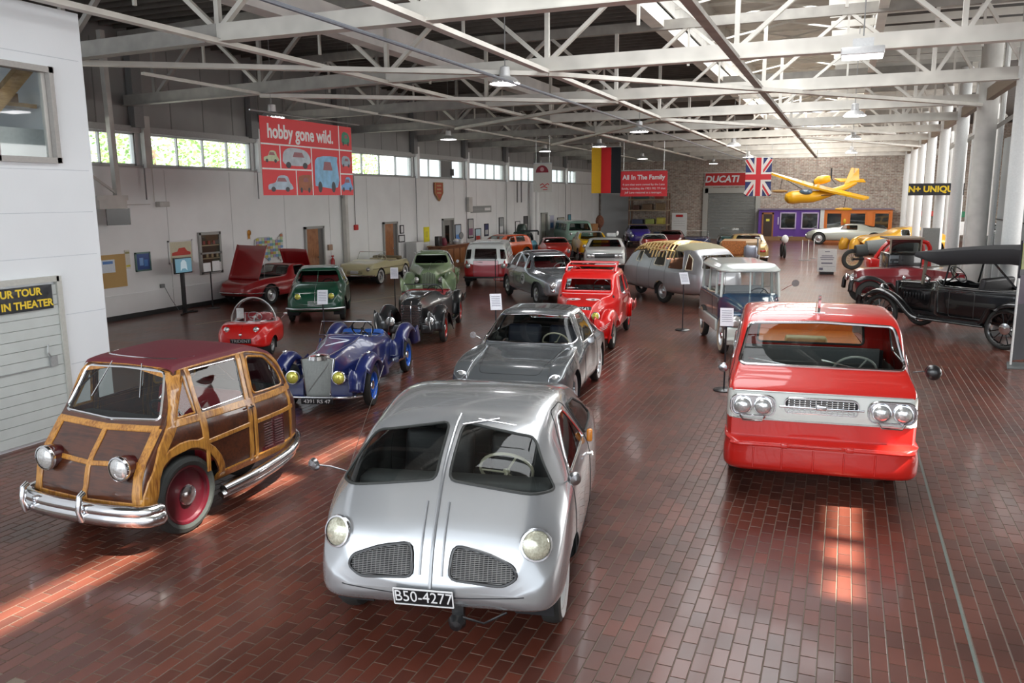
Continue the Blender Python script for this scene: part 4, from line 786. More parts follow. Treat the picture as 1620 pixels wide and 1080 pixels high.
# ---- red and white forward control truck ----
RED=paint('truck_red',(.62,.018,.012)); WHP=paint('truck_white',(.72,.73,.68))
e=car('red_pickup_truck',-.11,8.30,-84,'red and white forward control truck with four headlamps and roof fin')
st=[(.02,.70,.42,.86,.96,.985,.99),(.0,.84,.32,1.0,1.10,.985,.99),(-.06,.875,.27,1.06,1.14,.96,.99),(-.16,.89,.25,1.10,1.20,.93,.985),(-.30,.895,.25,1.13,1.28,.90,.975),(-.40,.895,.25,1.18,1.38,.86,.96),(-.62,.895,.25,1.24,1.70,.85,.97),(-.85,.895,.25,1.24,1.775,.85,.96),(-1.4,.895,.25,1.24,1.80,.85,.96),(-1.72,.895,.25,1.24,1.77,.85,.96),(-1.84,.895,.25,1.22,1.60,.85,.96),(-1.9,.895,.25,1.10,1.16,.9,.97),(-2.1,.895,.25,1.05,1.10,.9,.97),(-4.1,.895,.28,1.02,1.06,.92,.97),(-4.2,.8,.4,.9,.95,.9)]
b=Body(st,dx=.055,ns=4,sq=.7,capf=.6)
wells(e,b,(-.82,-3.2),.33,.88,cutr=.39)
b.cut('windscreen','F',rpoly([(-.75,1.285),(.75,1.285),(.79,1.315),(.70,1.675),(0,1.70),(-.70,1.675),(-.79,1.315)],.05),GLS,e,frame=(CHR,.016),xr=(-1.0,-.2),nmin=.12)
b.cut('door_window','S',rpoly([(-.62,1.27),(-1.52,1.27),(-1.50,1.62),(-.80,1.64)],.05),GLS,e,frame=(CHR,.01))
b.cut('back_window','B',rpoly([(-.60,1.26),(.60,1.26),(.56,1.64),(-.56,1.64)],.05),GLS,e,frame=(RUB,.014),xr=(-2,-1.5))
b.cut('front_band','F',[(-.9,.80),(.9,.80),(.9,1.075),(-.9,1.075)],WHP,e,off=.004,xr=(-.28,.1),nmin=.15); b.cut('side_band','S',[(-.1,.80),(-4.1,.80),(-4.1,1.03),(-.1,1.075)],WHP,e,off=.004)
b.cut('door','S',rpoly([(-.45,.40),(-1.45,.35),(-1.55,.8),(-.45,.8)],.05),RED,e); b.line('door_seam','S',rpoly([(-.42,.40),(-1.45,.35),(-1.58,1.2),(-1.55,1.68),(-.78,1.69),(-.42,1.2)],.05),.004,DRK,e,True)
b.cut('cargo_bed','T',rpoly([(-2.0,-.74),(-4.05,-.74),(-4.05,.74),(-2.0,.74)],.03),DRK,e,off=-.03,xr=(-4.2,-1.95))
for z,r in((.80,.010),(1.077,.008)): b.line('band_moulding','F',[(-.86,z),(.86,z)],r,M('satin_trim',(.6,.6,.58),.3,.6),e,off=.005)
# headlamp bezels
for sg in(1,-1):
    p,n=b.hit('F',sg*.64,.935); g=G(); q=rpoly([(-.21,-.105),(.21,-.105),(.21,.105),(-.21,.105)],.10,5); m=face_m(p+Vector((.012,0,0)),(0,1,0),(.08,0,1))
    g.tube([m@Vector((a,c,0)) for a,c in q],.012,6,True); g.add([m@Vector((a,c,-.006)) for a,c in q],[tuple(range(len(q)))]); mk('headlamp_bezel',g,CHR,e)
    for d in(-.096,.096): lamp(e,p+Vector((.02,d,0)),(1,0,.05),.079)
    mk('lamp_guard',G().tube([(p.x+.03,sg*.64-.12,.835),(p.x+.04,sg*.64-.09,.79),(p.x+.04,sg*.64+.09,.79),(p.x+.03,sg*.64+.12,.835)],.009,6),CHR,e)
p,n=b.hit('F',0,.95); g=G(); q=rpoly([(-.33,-.07),(.33,-.07),(.34,.05),(.30,.085),(-.30,.085),(-.34,.05)],.03); m=face_m(p+Vector((.008,0,0)),(0,1,0),(.08,0,1))
g.tube([m@Vector((a,c,0)) for a,c in q],.010,6,True)
for z in np.arange(-.05,.08,.021): g.box(m@Vector((0,z,.004)),(.012,.62,.009))
for y in np.arange(-.3,.31,.05): g.box(m@Vector((y,0,.002)),(.008,.006,.13))
mk('front_grille',g,CHR,e); mk('grille_back',G().add([m@Vector((a,c,-.002)) for a,c in q],[tuple(range(len(q)))]),DRK,e); mk('grille_bar',G().box(m@Vector((0,-.005,.014)),(.02,.78,.02),ch=.005).box(m@Vector((0,.005,.02)),(.02,.1,.05),ch=.01),CHR,e)
b.done(RED,e)
# ribbed red bumper shell
bs=Body([(.16,.80,.335,.50,.60,.98,.99),(.10,.86,.29,.53,.62,.98,.99),(.0,.905,.27,.54,.63,.98,.99),(-.35,.915,.27,.54,.63,.98,.99),(-.42,.91,.30,.5,.6,.98)],dx=.05,ns=3,sq=.8,capf=.6)
for y in(-.62,-.35,-.06,.22,.5): mk('bumper_rib',G().tube(bs.path('F',[(y,.34),(y,.55)],off=.002),.009,6),RED,e)
mk('bumper_lip',G().tube(bs.path('F',[(-.83,.575),(.83,.575)],off=.01),.018,8),RED,e)
mk('bumper_fitting',G().tube([(.19,-.30,.585),(.21,-.26,.60),(.21,.18,.60),(.19,.22,.585)],.012,6).box((.17,-.33,.58),(.05,.07,.05),ch=.012).box((.17,.27,.58),(.05,.07,.05),ch=.012),RED,e)
bs.done(RED,e,'bumper_shell')
mk('roof_fin',G().prism([(-.86,1.755),(-.78,1.95),(-.80,1.96),(-.98,1.755)],1,-.012,.012).prism([(-.80,1.757),(-.8,1.775),(-.92,1.775),(-.92,1.757)],1,-.06,.06),CHR,e,ang=20); mk('fin_flag',G().prism([(-.90,1.76),(-.82,1.90),(-1.0,1.76)],1,-.03,-.02),CREAM,e,smooth=False)
mk('badge',G().sph(b_p:=(-.27,0,1.245),(.01,.02,.015),8,5),CHR,e)
mk('wiper',G().tube([(-.50,-.70,1.315),(-.34,-.35,1.29),(-.30,-.12,1.245)],.009,6).tube([(-.47,.02,1.33),(-.34,.30,1.29),(-.30,.53,1.235)],.009,6),CHR,e)
mirror(e,(-.45,.88,1.25),(-.40,1.05,1.27),.075,BLK,(-1,0,0)); mk('mirror_back',G().sph((-.37,1.05,1.27),(.05,.075,.075),14,8),BLK,e); mirror(e,(-.45,-.88,1.20),(-.40,-.95,1.22),.05,M('mirror_dull',(.35,.35,.36),.25,.9),(-1,0,0))
for sg in(1,-1): wheel(e,-.82,sg*.78,.33,.18,WHT,sg); wheel(e,-3.2,sg*.78,.33,.18,WHT,sg)
cabin(e,-.42,-1.80,.80,.50,1.22,((-1.25,.40),),M('seat_vinyl_grey',(.10,.11,.11),.5),.36,sw=M('wheel_ivory',(.5,.5,.45),.4),swr=.21,dash=M('dash_dark',(.05,.055,.055),.5))
mk('cab_back_panel',G().box((-1.72,0,.92),(.03,1.5,.66)),M('cab_grey',(.16,.17,.17),.5),e,smooth=False); mk('headliner',G().box((-1.2,0,1.715),(.9,1.1,.02)),M('cab_grey',(.16,.17,.17),.5),e,smooth=False)
mk('bed_boards',G().box((-3.0,0,1.075),(2.1,1.44,.03)).box((-4.02,0,1.2),(.04,1.44,.25)),M('bed_orange',(.75,.2,.03),.45),e,smooth=False)
mk('bed_luggage',G().box((-2.5,.0,1.17),(.2,.5,.14),ch=.03).sph((-2.4,-.3,1.14),(.05,.08,.05),8,6),M('luggage_cream',(.6,.5,.25),.5),e)
# ---- grey coupe ----
GP=M('coupe_grey',(.17,.185,.195),.22,.45,1,var=.01,scale=5)
e=car('grey_coupe',-4.05,9.72,-83,'dark silver sports coupe with white steering wheel behind the streamlined car')
b=Body([(.0,.50,.30,.42,.48,.8),(-.04,.66,.26,.48,.56,.85),(-.12,.75,.24,.54,.64,.85),(-.35,.81,.22,.62,.74,.84),(-.9,.83,.2,.70,.82,.82),(-1.20,.83,.2,.74,.88,.80),(-1.35,.83,.2,.80,.99,.74),(-1.62,.83,.2,.84,1.26,.66),(-1.85,.83,.2,.85,1.33,.66),(-2.4,.84,.2,.84,1.33,.66),(-2.8,.84,.2,.82,1.20,.62),(-3.2,.82,.22,.78,.99,.60),(-3.7,.76,.26,.68,.80,.66),(-3.95,.6,.34,.56,.62,.7)],dx=.05,ns=4,capf=1)
wells(e,b,(-.72,-2.95),.30,.82,cutr=.345)
b.cut('windscreen','F',rpoly([(-.66,.90),(0,.89),(.66,.90),(.70,.94),(.53,1.245),(0,1.27),(-.53,1.245),(-.70,.94)],.05),GLS,e,frame=(CHR,.012),xr=(-1.75,-1.1),nmin=.1)
b.cut('door_window','S',rpoly([(-1.52,.88),(-2.35,.88),(-2.30,1.22),(-1.86,1.24)],.05),GLS,e,frame=(CHR,.009)); b.cut('quarter_window','S',rpoly([(-2.42,.88),(-3.0,.87),(-2.75,1.08),(-2.42,1.2)],.05),GLS,e,frame=(CHR,.008))
b.cut('rear_screen','B',rpoly([(-.45,.98),(.45,.98),(.40,1.22),(-.40,1.22)],.06),GLS,e,frame=(CHR,.01),xr=(-3.6,-2.4))
b.cut('bonnet','T',rpoly([(-.15,-.42),(-1.18,-.56),(-1.18,.56),(-.15,.42)],.08),GP,e); b.line('bonnet_seam','T',rpoly([(-.15,-.42),(-1.18,-.56),(-1.18,.56),(-.15,.42)],.08),.004,DRK,e,True)
b.cut('door','S',rpoly([(-1.42,.28),(-2.38,.28),(-2.40,.84),(-1.42,.84)],.06),GP,e); b.line('door_seam','S',rpoly([(-1.42,.28),(-2.38,.28),(-2.40,.86),(-1.42,.84)],.06),.004,DRK,e,True)
for sg in(1,-1):
    fb=Body([(-.03,.04,.46,.54,.60,.8),(-.08,.12,.40,.56,.66,.8),(-.3,.16,.3,.62,.78,.75),(-.7,.17,.3,.66,.84,.7),(-1.1,.15,.4,.66,.86,.6),(-1.45,.06,.6,.78,.86,.6)],dx=.06,ns=3,yoff=sg*.66,capf=.6); 
    fb.cut('arch','L' if sg>0 else 'R',ell(-.72,.3,.345,.345,18),GP,e,keep=False); fb.done(GP,e,'front_wing')
    lamp(e,(-.10,sg*.655,.60),(1,sg*.12,.1),.085,lens=LENS)
    mk('front_bumper',G().tube([(.05,sg*.1,.34),(.03,sg*.5,.34),(-.15,sg*.78,.34)],.03,8),CHR,e)
b.done(GP,e)
mirror(e,(-1.50,.78,.86),(-1.42,.90,.95),.05,CHR); mirror(e,(-1.50,-.78,.86),(-1.42,-.90,.95),.05,CHR)
mk('wiper',G().tube([(-1.24,.1,.895),(-1.30,.55,.91)],.006,5).tube([(-1.24,-.5,.895),(-1.30,-.1,.91)],.006,5),CHR,e)
for x,s in((-.72,1),(-2.95,1)):
    for sg in(1,-1): wheel(e,x,sg*.72,.30,.14,CHR,sg,ww=WHT,rr=.62)
cabin(e,-1.45,-3.0,.68,.40,.86,((-2.15,.38),),M('seat_navy',(.03,.035,.06),.5),.33,sw=CREAM,swr=.2,bench=False)
def fender(e,pts,yc,w,mat,drop=.08,name='fender',sg=1,n=3,closeout=True):
    P=crom([tuple(p)+(1,)*(3-len(p)) for p in pts],4); g=G(); rows=[]
    for i,p in enumerate(P):
        a=P[max(0,i-1)];c=P[min(len(P)-1,i+1)]; d=np.array(c)[:2]-np.array(a)[:2]; d/=np.linalg.norm(d)+1e-9; nx,nz=-d[1],d[0]
        if nz<0 and abs(d[0])>abs(d[1]): nx,nz=-nx,-nz
        wf=w*p[2]; r=[]
        for k in range(9):
            t=-1+k/4; o=-drop*(abs(t)**3.2)*1.3; r.append((p[0]+nx*o,sg*(yc+t*wf/2),p[1]+nz*o))
        rows.append(r)
    v=[q for r in rows for q in r]; f=[(i*9+k,i*9+k+1,(i+1)*9+k+1,(i+1)*9+k) for i in range(len(rows)-1) for k in range(8)]
    g.add(v,f)
    o=mk(name,g,mat,e,ang=60); m=o.modifiers.new('s','SOLIDIFY'); m.thickness=.012; m.offset=0; return o
def archpts(x,r,z=None,a0=-.15,a1=pi+.25,rx=1.0,n=7):
    z=z if z is not None else r/1.25
    return [(x+r*rx*math.cos(a),z+r*math.sin(a)) for a in np.linspace(a0,a1,n)]
def slats(e,b,view,ys,z0,z1,r,mat,horiz=False,off=.006,name='grille_bars'):
    g=G()
    for t in ys:
        g.tube(b.path(view,[(z0(t) if callable(z0) else z0,t),(z1(t) if callable(z1) else z1,t)] if horiz else [(t,z0(t) if callable(z0) else z0),(t,z1(t) if callable(z1) else z1)],step=.04,off=off),r,5)
    return mk(name,g,mat,e)
BLU=paint('roadster_blue',(.012,.022,.13)); BLB=paint('wheel_blue',(.03,.16,.70)); BRASS=M('brass_mesh',(.34,.36,.34),.4,.6)
# ---- blue roadster ----
e=car('blue_roadster',-6.72,9.29,-73,'dark blue open roadster with flat mesh radiator, yellow headlamps and bright blue wheels')
b=Body([(-.02,.20,.30,.50,.78,.98,1),(-.10,.24,.30,.55,.80,.9,1),(-.6,.30,.28,.60,.84,.7,.98),(-1.1,.40,.26,.66,.89,.62,.96),(-1.30,.46,.25,.72,.93,.60,.96),(-1.42,.48,.25,.74,.90,.7,.96),(-2.1,.50,.26,.72,.78,.85,.95),(-2.7,.42,.28,.64,.76,.7,.93),(-3.3,.22,.32,.5,.58,.7)],dx=.06,ns=3,capf=.4)
b.cut('cockpit','T',rpoly([(-1.42,-.36),(-1.42,.36),(-2.35,.34),(-2.35,-.34)],.12),DRK,e,off=-.2)
for sg in(1,-1): b.line('bonnet_hinge','T',[(-.12,sg*.10),(-1.25,sg*.26)],.006,SLV,e)
b.line('cockpit_rim','T',rpoly([(-1.42,-.36),(-1.42,.36),(-2.35,.34),(-2.35,-.34)],.12),.014,CHR,e,True)
b.done(BLU,e)
m=face_m((.012,0,.53),(0,1,0),(-.10,0,1)); q=[(-.17,-.28),(.17,-.28),(.23,.26),(.0,.30),(-.23,.26)]
g=G(); g.add([m@Vector((a,c,.0)) for a,c in q]+[m@Vector((a,c,-.08)) for a,c in q],[(0,1,2,3,4)]+[(i,(i+1)%5,5+(i+1)%5,5+i) for i in range(5)]); rg=mk('radiator',g,BRASS,e,smooth=False)
g=G(); g.tube([m@Vector((a,c,.004)) for a,c in q],.012,6,True); mk('radiator_shell',g,CHR,e)
g=G()
for k in range(24): z=-.26+k*.022; w_=.17+.055*(z+.28)/.54; g.bar(m@Vector((-w_,z,.004)),m@Vector((w_,z,.004)),.003)
for k in range(-9,10): y=k*.02; g.bar(m@Vector((y*.9,-.27,.004)),m@Vector((y*1.15,.26,.004)),.003)
g.bar(m@Vector((-.14,-.2,.01)),m@Vector((.16,.2,.01)),.008); mk('radiator_mesh',g,M('mesh_bright',(.35,.36,.35),.35,.7),e)
mk('radiator_cap',G().sph((-.03,0,.84),(.03,.03,.03),8,6).lathe([(.16,-.02),(.14,.03),(.04,.05),(0,.05)],(-.08,0,.80),(0,0,1),14),CHR,e)
for sg in(1,-1):
    fender(e,[(.10,.34,.8),(.03,.55),(-.18,.72),(-.50,.80),(-.80,.70),(-1.0,.48),(-1.08,.30)],.60,.24,BLU,.09,'front_wing',sg)
    fender(e,[(-2.28,.35),(-2.38,.62),(-2.62,.80),(-2.92,.86),(-3.22,.78),(-3.42,.55),(-3.50,.38)],.60,.24,BLU,.09,'rear_wing',sg)
    lamp(e,(.10,sg*.33,.55),(1,0,.06),.088,lens=YLENS,pod=BLU,podlen=.12); mk('wing_lamp',G().sph((-.42,sg*.62,.81),(.05,.03,.03),10,6),CHR,e)
    wheel(e,-.55,sg*.60,.30,.12,BLB,sg,rr=.68,spokes=10); wheel(e,-2.9,sg*.60,.30,.12,BLB,sg,rr=.68,spokes=10)
    mk('wing_apron',G().prism([(.07,.26),(.05,.52),(-.3,.5),(-.3,.26)],1,sg*.20,sg*.50),BLU,e)
    mk('side_apron',G().box((-1.7,sg*.50,.30),(1.4,.10,.06)).box((-.95,sg*.52,.42),(.25,.22,.3),ch=.04),BLU,e)
mk('front_bumper',G().tube(crom([(-.02,-.62,.27),(.11,-.4,.27),(.13,0,.27),(.11,.4,.27),(-.02,.62,.27)],4),.02,8),CHR,e)
plate(e,(.15,.02,.22),(0,1,0),(.1,0,1),.46,.08,'4391 RS 47',size=.075,xs=1.1)
wf=G().tube([(-1.38,-.42,.90),(-1.48,-.40,1.10),(-1.48,.40,1.10),(-1.38,.42,.90)],.009,6,True); w_=mk('windscreen',G().add([(-1.385,-.41,.91),(-1.478,-.39,1.09),(-1.478,.39,1.09),(-1.385,.41,.91)],[(0,1,2,3)]),CLR,e); mk('windscreen_frame',wf,CHR,e)
steering(e,(-1.72,.18,.95),.17,BLK,60); seat(e,-2.15,-.18,.34,.42,M('seat_blue',(.02,.10,.42),.5),.30); seat(e,-2.15,.18,.34,.42,M('seat_blue',(.02,.10,.42),.5),.30)
mk('exhaust_box',G().tube([(-2.2,.60,.35),(-2.55,.63,.33)],.05,8),CHR,e)
# ---- black sports tourer with split chrome grille ----
FBL=paint('anthracite',(.022,.024,.026),.1); WRD=paint('wheel_red',(.45,.02,.015))
e=car('black_tourer',-8.14,14.52,-71,'anthracite open tourer with upright chrome slat grille and red wheels')
b=Body([(.0,.17,.34,.70,.84,.85,1),(-.05,.22,.32,.74,.90,.8,1),(-.20,.25,.30,.76,.94,.7,.98),(-.7,.32,.28,.76,.96,.6,.97),(-1.25,.46,.27,.78,.99,.6,.96),(-1.45,.54,.26,.80,.98,.64,.95),(-2.1,.60,.26,.82,.88,.86,.95),(-2.7,.58,.27,.80,.86,.85,.95),(-3.3,.46,.3,.7,.80,.7,.94),(-3.8,.25,.34,.5,.6,.7)],dx=.06,ns=3,capf=.4)
b.cut('cockpit','T',rpoly([(-1.5,-.48),(-1.5,.48),(-2.75,.46),(-2.75,-.46)],.12),DRK,e,off=-.2); b.line('cockpit_rim','T',rpoly([(-1.5,-.48),(-1.5,.48),(-2.75,.46),(-2.75,-.46)],.12),.012,M('rim_red',(.3,.02,.02),.5),e,True)
for sg in(1,-1):
    g=G()
    for k in range(15):
        z=.37+k*.032; g.tube(b.path('F',[(sg*.015,z),(sg*.20,z)],step=.03,off=.008),.0065,5)
    mk('grille_bars',g,CHR,e); b.cut('grille_back','F',[(sg*.012,.35),(sg*.21,.35),(sg*.21,.84),(sg*.012,.84)][::sg],DRK,e)
    b.line('bonnet_trim','T',[(-.15,sg*.13),(-1.3,sg*.28)],.006,CHR,e)
    fender(e,[(.12,.32,.7),(.10,.55),(-.06,.72),(-.38,.80),(-.78,.70),(-1.1,.46),(-1.3,.28)],.55,.34,FBL,.13,'front_wing',sg)
    fender(e,[(-2.45,.30),(-2.6,.60),(-2.85,.76),(-3.15,.80),(-3.45,.70),(-3.68,.45)],.58,.28,FBL,.11,'rear_wing',sg)
    lamp(e,(.15,sg*.40,.52),(1,0,.05),.085,pod=FBL,podlen=.14)
    wheel(e,-.45,sg*.60,.31,.13,WRD,sg,rr=.68,spokes=12); wheel(e,-3.1,sg*.60,.31,.13,WRD,sg,rr=.68,spokes=12)
    mk('running_board',G().box((-1.85,sg*.60,.27),(1.2,.16,.04),ch=.012),FBL,e); mk('valance',G().box((-.05,sg*.33,.36),(.3,.26,.22),ch=.05),FBL,e)
b.line('grille_spine','F',[(0,.36),(0,.90)],.012,CHR,e,off=.01); b.done(FBL,e)
mk('windscreen_frame',G().tube([(-1.45,-.45,.94),(-1.56,-.42,1.10),(-1.56,.42,1.10),(-1.45,.45,.94)],.012,6,True),FBL,e); mk('windscreen',G().add([(-1.45,-.44,.95),(-1.555,-.41,1.09),(-1.555,.41,1.09),(-1.45,.44,.95)],[(0,1,2,3)]),CLR,e)
steering(e,(-1.78,.24,.92),.17,BLK,60); seat(e,-2.2,0,.9,.42,REDLE,.34)
# ---- green rear-engined saloon ----
GRN=paint('bottle_green',(.008,.085,.045))
e=car('green_saloon',-11.83,16.37,-60,'small bottle green saloon with yellow headlamps and silver bumper')
b=Body([(.0,.50,.34,.44,.50,.85),(-.04,.60,.28,.55,.66,.85),(-.15,.66,.26,.62,.76,.82),(-.5,.70,.25,.68,.88,.78),(-.95,.72,.25,.76,.96,.74),(-1.15,.72,.25,.80,1.08,.70),(-1.35,.72,.25,.82,1.24,.68),(-1.9,.73,.25,.82,1.28,.70),(-2.5,.70,.26,.78,1.14,.66),(-3.0,.6,.3,.68,.88,.6),(-3.4,.4,.4,.54,.6,.6)],dx=.07,ns=3,capf=1)
wells(e,b,(-.55,-2.6),.28,.70)
b.cut('windscreen','F',rpoly([(-.55,.92),(.55,.92),(.46,1.18),(-.46,1.18)],.05),GLS,e,frame=(GRN,.014),xr=(-1.5,-.8)); b.cut('side_window','S',rpoly([(-1.28,.86),(-1.85,.86),(-1.85,1.18),(-1.45,1.18)],.04),GLS,e,frame=(SLV,.008)); b.cut('quarter_window','S',rpoly([(-1.93,.86),(-2.5,.85),(-2.35,1.05),(-1.93,1.18)],.04),GLS,e,frame=(SLV,.008))
b.line('bonnet_trim','F',[(0,.50),(0,.90)],.007,SLV,e); b.line('screen_divider','F',[(0,.92),(0,1.18)],.012,GRN,e)
slats(e,b,'F',[.42,.455,.49,.525],-.17,.17,.007,SLV,True)
for sg in(1,-1): p,n=b.hit('F',sg*.40,.66); lamp(e,p+Vector((.04,0,0)),(1,0,.1),.07,lens=YLENS,pod=GRN,podlen=.1); wheel(e,-.55,sg*.62,.28,.13,GRN,sg); wheel(e,-2.6,sg*.62,.28,.13,GRN,sg)
mk('front_bumper',G().tube([(-.12,-.70,.36),(.04,-.5,.36),(.07,0,.35),(.04,.5,.36),(-.12,.70,.36)],.028,8),SLV,e); b.done(GRN,e); cabin(e,-1.05,-2.5,.60,.4,.86,((-1.8,.38),),REDLE,.25,sw=BLK,swr=.16)
# ---- olive green saloon with waterfall grille ----
OLV=paint('pale_olive',(.27,.36,.20))
e=car('pale_green_saloon',-11.1,20.9,-66,'pale green saloon with tall waterfall grille and rolled back sunroof')
b=Body([(.0,.20,.42,.74,.86,.85,1),(-.06,.25,.40,.78,.91,.8,1),(-.5,.36,.32,.80,.97,.66,.97),(-1.1,.58,.28,.86,1.02,.7,.96),(-1.30,.66,.27,.90,1.12,.72,.95),(-1.5,.68,.26,.92,1.34,.68,.95),(-2.0,.70,.26,.92,1.38,.70,.95),(-2.7,.69,.26,.90,1.32,.68,.94),(-3.3,.62,.28,.8,1.05,.62,.93),(-3.9,.4,.34,.6,.7,.6)],dx=.07,ns=3,capf=.5)
b.cut('windscreen','F',rpoly([(-.53,1.03),(.53,1.03),(.46,1.28),(-.46,1.28)],.07),GLD,e,frame=(OLV,.018),xr=(-1.7,-1.0)); b.cut('side_window','S',rpoly([(-1.5,.97),(-2.15,.97),(-2.15,1.28),(-1.62,1.28)],.05),GLD,e,frame=(SLV,.008)); b.cut('quarter_window','S',rpoly([(-2.25,.97),(-2.85,.95),(-2.7,1.15),(-2.25,1.28)],.05),GLD,e,frame=(SLV,.008))
b.cut('sunroof','T',rpoly([(-1.68,-.36),(-2.5,-.36),(-2.5,.36),(-1.68,.36)],.06),DRK,e,off=-.02,frame=(OLV,.014))
slats(e,b,'F',[-.18+.045*k for k in range(9)],.44,lambda y:.87-y*y*2.2,.011,M('bar_green',(.45,.52,.38),.3,.3,1),off=.012); b.cut('grille_back','F',[(-.20,.43),(.20,.43),(.20,.80),(0,.88),(-.20,.80)],M('grille_shadow',(.08,.11,.06),.5),e)
b.line('bonnet_trim','T',[(-.1,0),(-1.2,0)],.007,SLV,e)
for sg in(1,-1):
    fender(e,[(.14,.30,.75),(.10,.52),(-.08,.72),(-.42,.84),(-.85,.78),(-1.2,.55),(-1.4,.32)],.60,.40,OLV,.15,'front_wing',sg); fender(e,[(-2.6,.3),(-2.75,.6),(-3.05,.74),(-3.35,.7),(-3.6,.4)],.66,.26,OLV,.1,'rear_wing',sg)
    lamp(e,(.06,sg*.36,.66),(1,0,.05),.075,pod=OLV,podlen=.15); wheel(e,-.55,sg*.62,.30,.13,OLV,sg); wheel(e,-3.1,sg*.62,.30,.13,OLV,sg); mk('valance',G().box((-.08,sg*.32,.40),(.3,.3,.28),ch=.06),OLV,e)
    mk('roof_horn',G().sph((-1.45,sg*.0+sg*.5,1.33),(.03,.02,.02),6,5),CHR,e)
mk('front_bumper',G().tube([(.02,-.7,.33),(.18,-.4,.33),(.2,0,.33),(.18,.4,.33),(.02,.7,.33)],.03,8),M('bar_green',(.45,.52,.38),.3,.3,1),e); b.done(OLV,e); cabin(e,-1.35,-2.9,.58,.42,.98,((-2.0,.4),),LEA,.25,sw=M('bar_green',(.45,.52,.38),.3,.3,1),swr=.17)
mirror(e,(-1.5,.68,1.0),(-1.4,.80,1.08),.045)
# ---- red and white rear-engined delivery bus ----
BRD=paint('bus_red',(.50,.015,.02)); BPK=paint('bus_rose',(.62,.10,.13)); BWH=paint('bus_white',(.78,.80,.78))
e=car('small_bus',-11.15,25.1,-72,'small red bus with white top, blunt rose front and black windscreen')
b=Body([(.02,.60,.42,.70,.82,.97,.98),(.0,.68,.34,.86,1.00,.95,.98),(-.05,.72,.30,.88,1.20,.88,.97),(-.12,.75,.28,.90,1.36,.84,.97),(-.25,.76,.27,.90,1.44,.82,.97),(-.8,.77,.27,.90,1.50,.82,.97),(-2.2,.77,.27,.90,1.50,.82,.97),(-2.9,.74,.28,.88,1.40,.78,.96),(-3.2,.6,.34,.8,1.0,.75)],dx=.06,ns=4,sq=.6,capf=.5)
wells(e,b,(-.45,-2.5),.30,.75,cutr=.35)
b.cut('windscreen','F',rpoly([(-.40,.92),(.40,.92),(.37,1.30),(-.37,1.30)],.03),M('black_glass',(.02,.012,.012),.08,0,1,var=.4,scale=2),e,frame=(BWH,.014),xr=(-.4,.1))
b.cut('corner_window','F',rpoly([(.50,.94),(.70,.94),(.64,1.27),(.47,1.28)],.03),GLD,e,frame=(BWH,.01),xr=(-.5,.1),mirror=True,nmin=.02)
for a,c in((-.38,-.78),(-.86,-1.30),(-1.38,-1.85),(-1.93,-2.45)): b.cut('side_window','S',rpoly([(a,.95),(c,.95),(c,1.30),(a,1.30)],.04),GLD,e,frame=(BWH,.01))
b.cut('rear_window','B',rpoly([(-.4,.95),(.4,.95),(.36,1.22),(-.36,1.22)],.05),GLD,e,xr=(-3.4,-2.7))
b.cut('front_door','F',rpoly([(-.42,.36),(.42,.36),(.42,.89),(-.42,.89)],.03),BPK,e,xr=(-.3,.1)); b.line('door_seam','F',rpoly([(-.43,.35),(.43,.35),(.43,.90),(-.43,.90)],.03),.005,DRK,e,True)
b.cut('upper_body','S',[(.1,.905),(-3.3,.905),(-3.3,1.6),(.1,1.6)],BWH,e,nmin=.0); b.cut('upper_front','F',[(-.8,.905),(.8,.905),(.8,1.6),(-.8,1.6)],BWH,e,nmin=.0); b.cut('roof_skin','T',[(.2,-.8),(.2,.8),(-3.3,.8),(-3.3,-.8)],BWH,e,xr=(-3.3,.2),nmin=.05) if True else None
for sg in(1,-1): p,n=b.hit('F',sg*.60,.72); lamp(e,p+Vector((.02,0,0)),n+Vector((1,0,0)),.075); wheel(e,-.45,sg*.66,.30,.14,WHT,sg,ww=WHT); wheel(e,-2.5,sg*.66,.30,.14,WHT,sg,ww=WHT)
b.done(BRD,e); mk('front_bumper',G().tube([(-.05,-.76,.33),(.06,-.5,.33),(.08,.5,.33),(-.05,.76,.33)],.03,8),M('bumper_dark',(.05,.05,.05),.4),e); mk('wiper',G().tube([(.0,-.45,.86),(.02,-.1,.84)],.01,5),CHR,e)
plate(e,(.10,.45,.28),(0,1,0),(0,0,1),.34,.09,'74-AX-19',M('plate_red',(.4,.02,.02),.4),LETW,.075)
cabin(e,-.3,-2.8,.62,.45,.92,((-1.0,.4),(-1.9,.4)),REDLE,.25,sw=BLK)
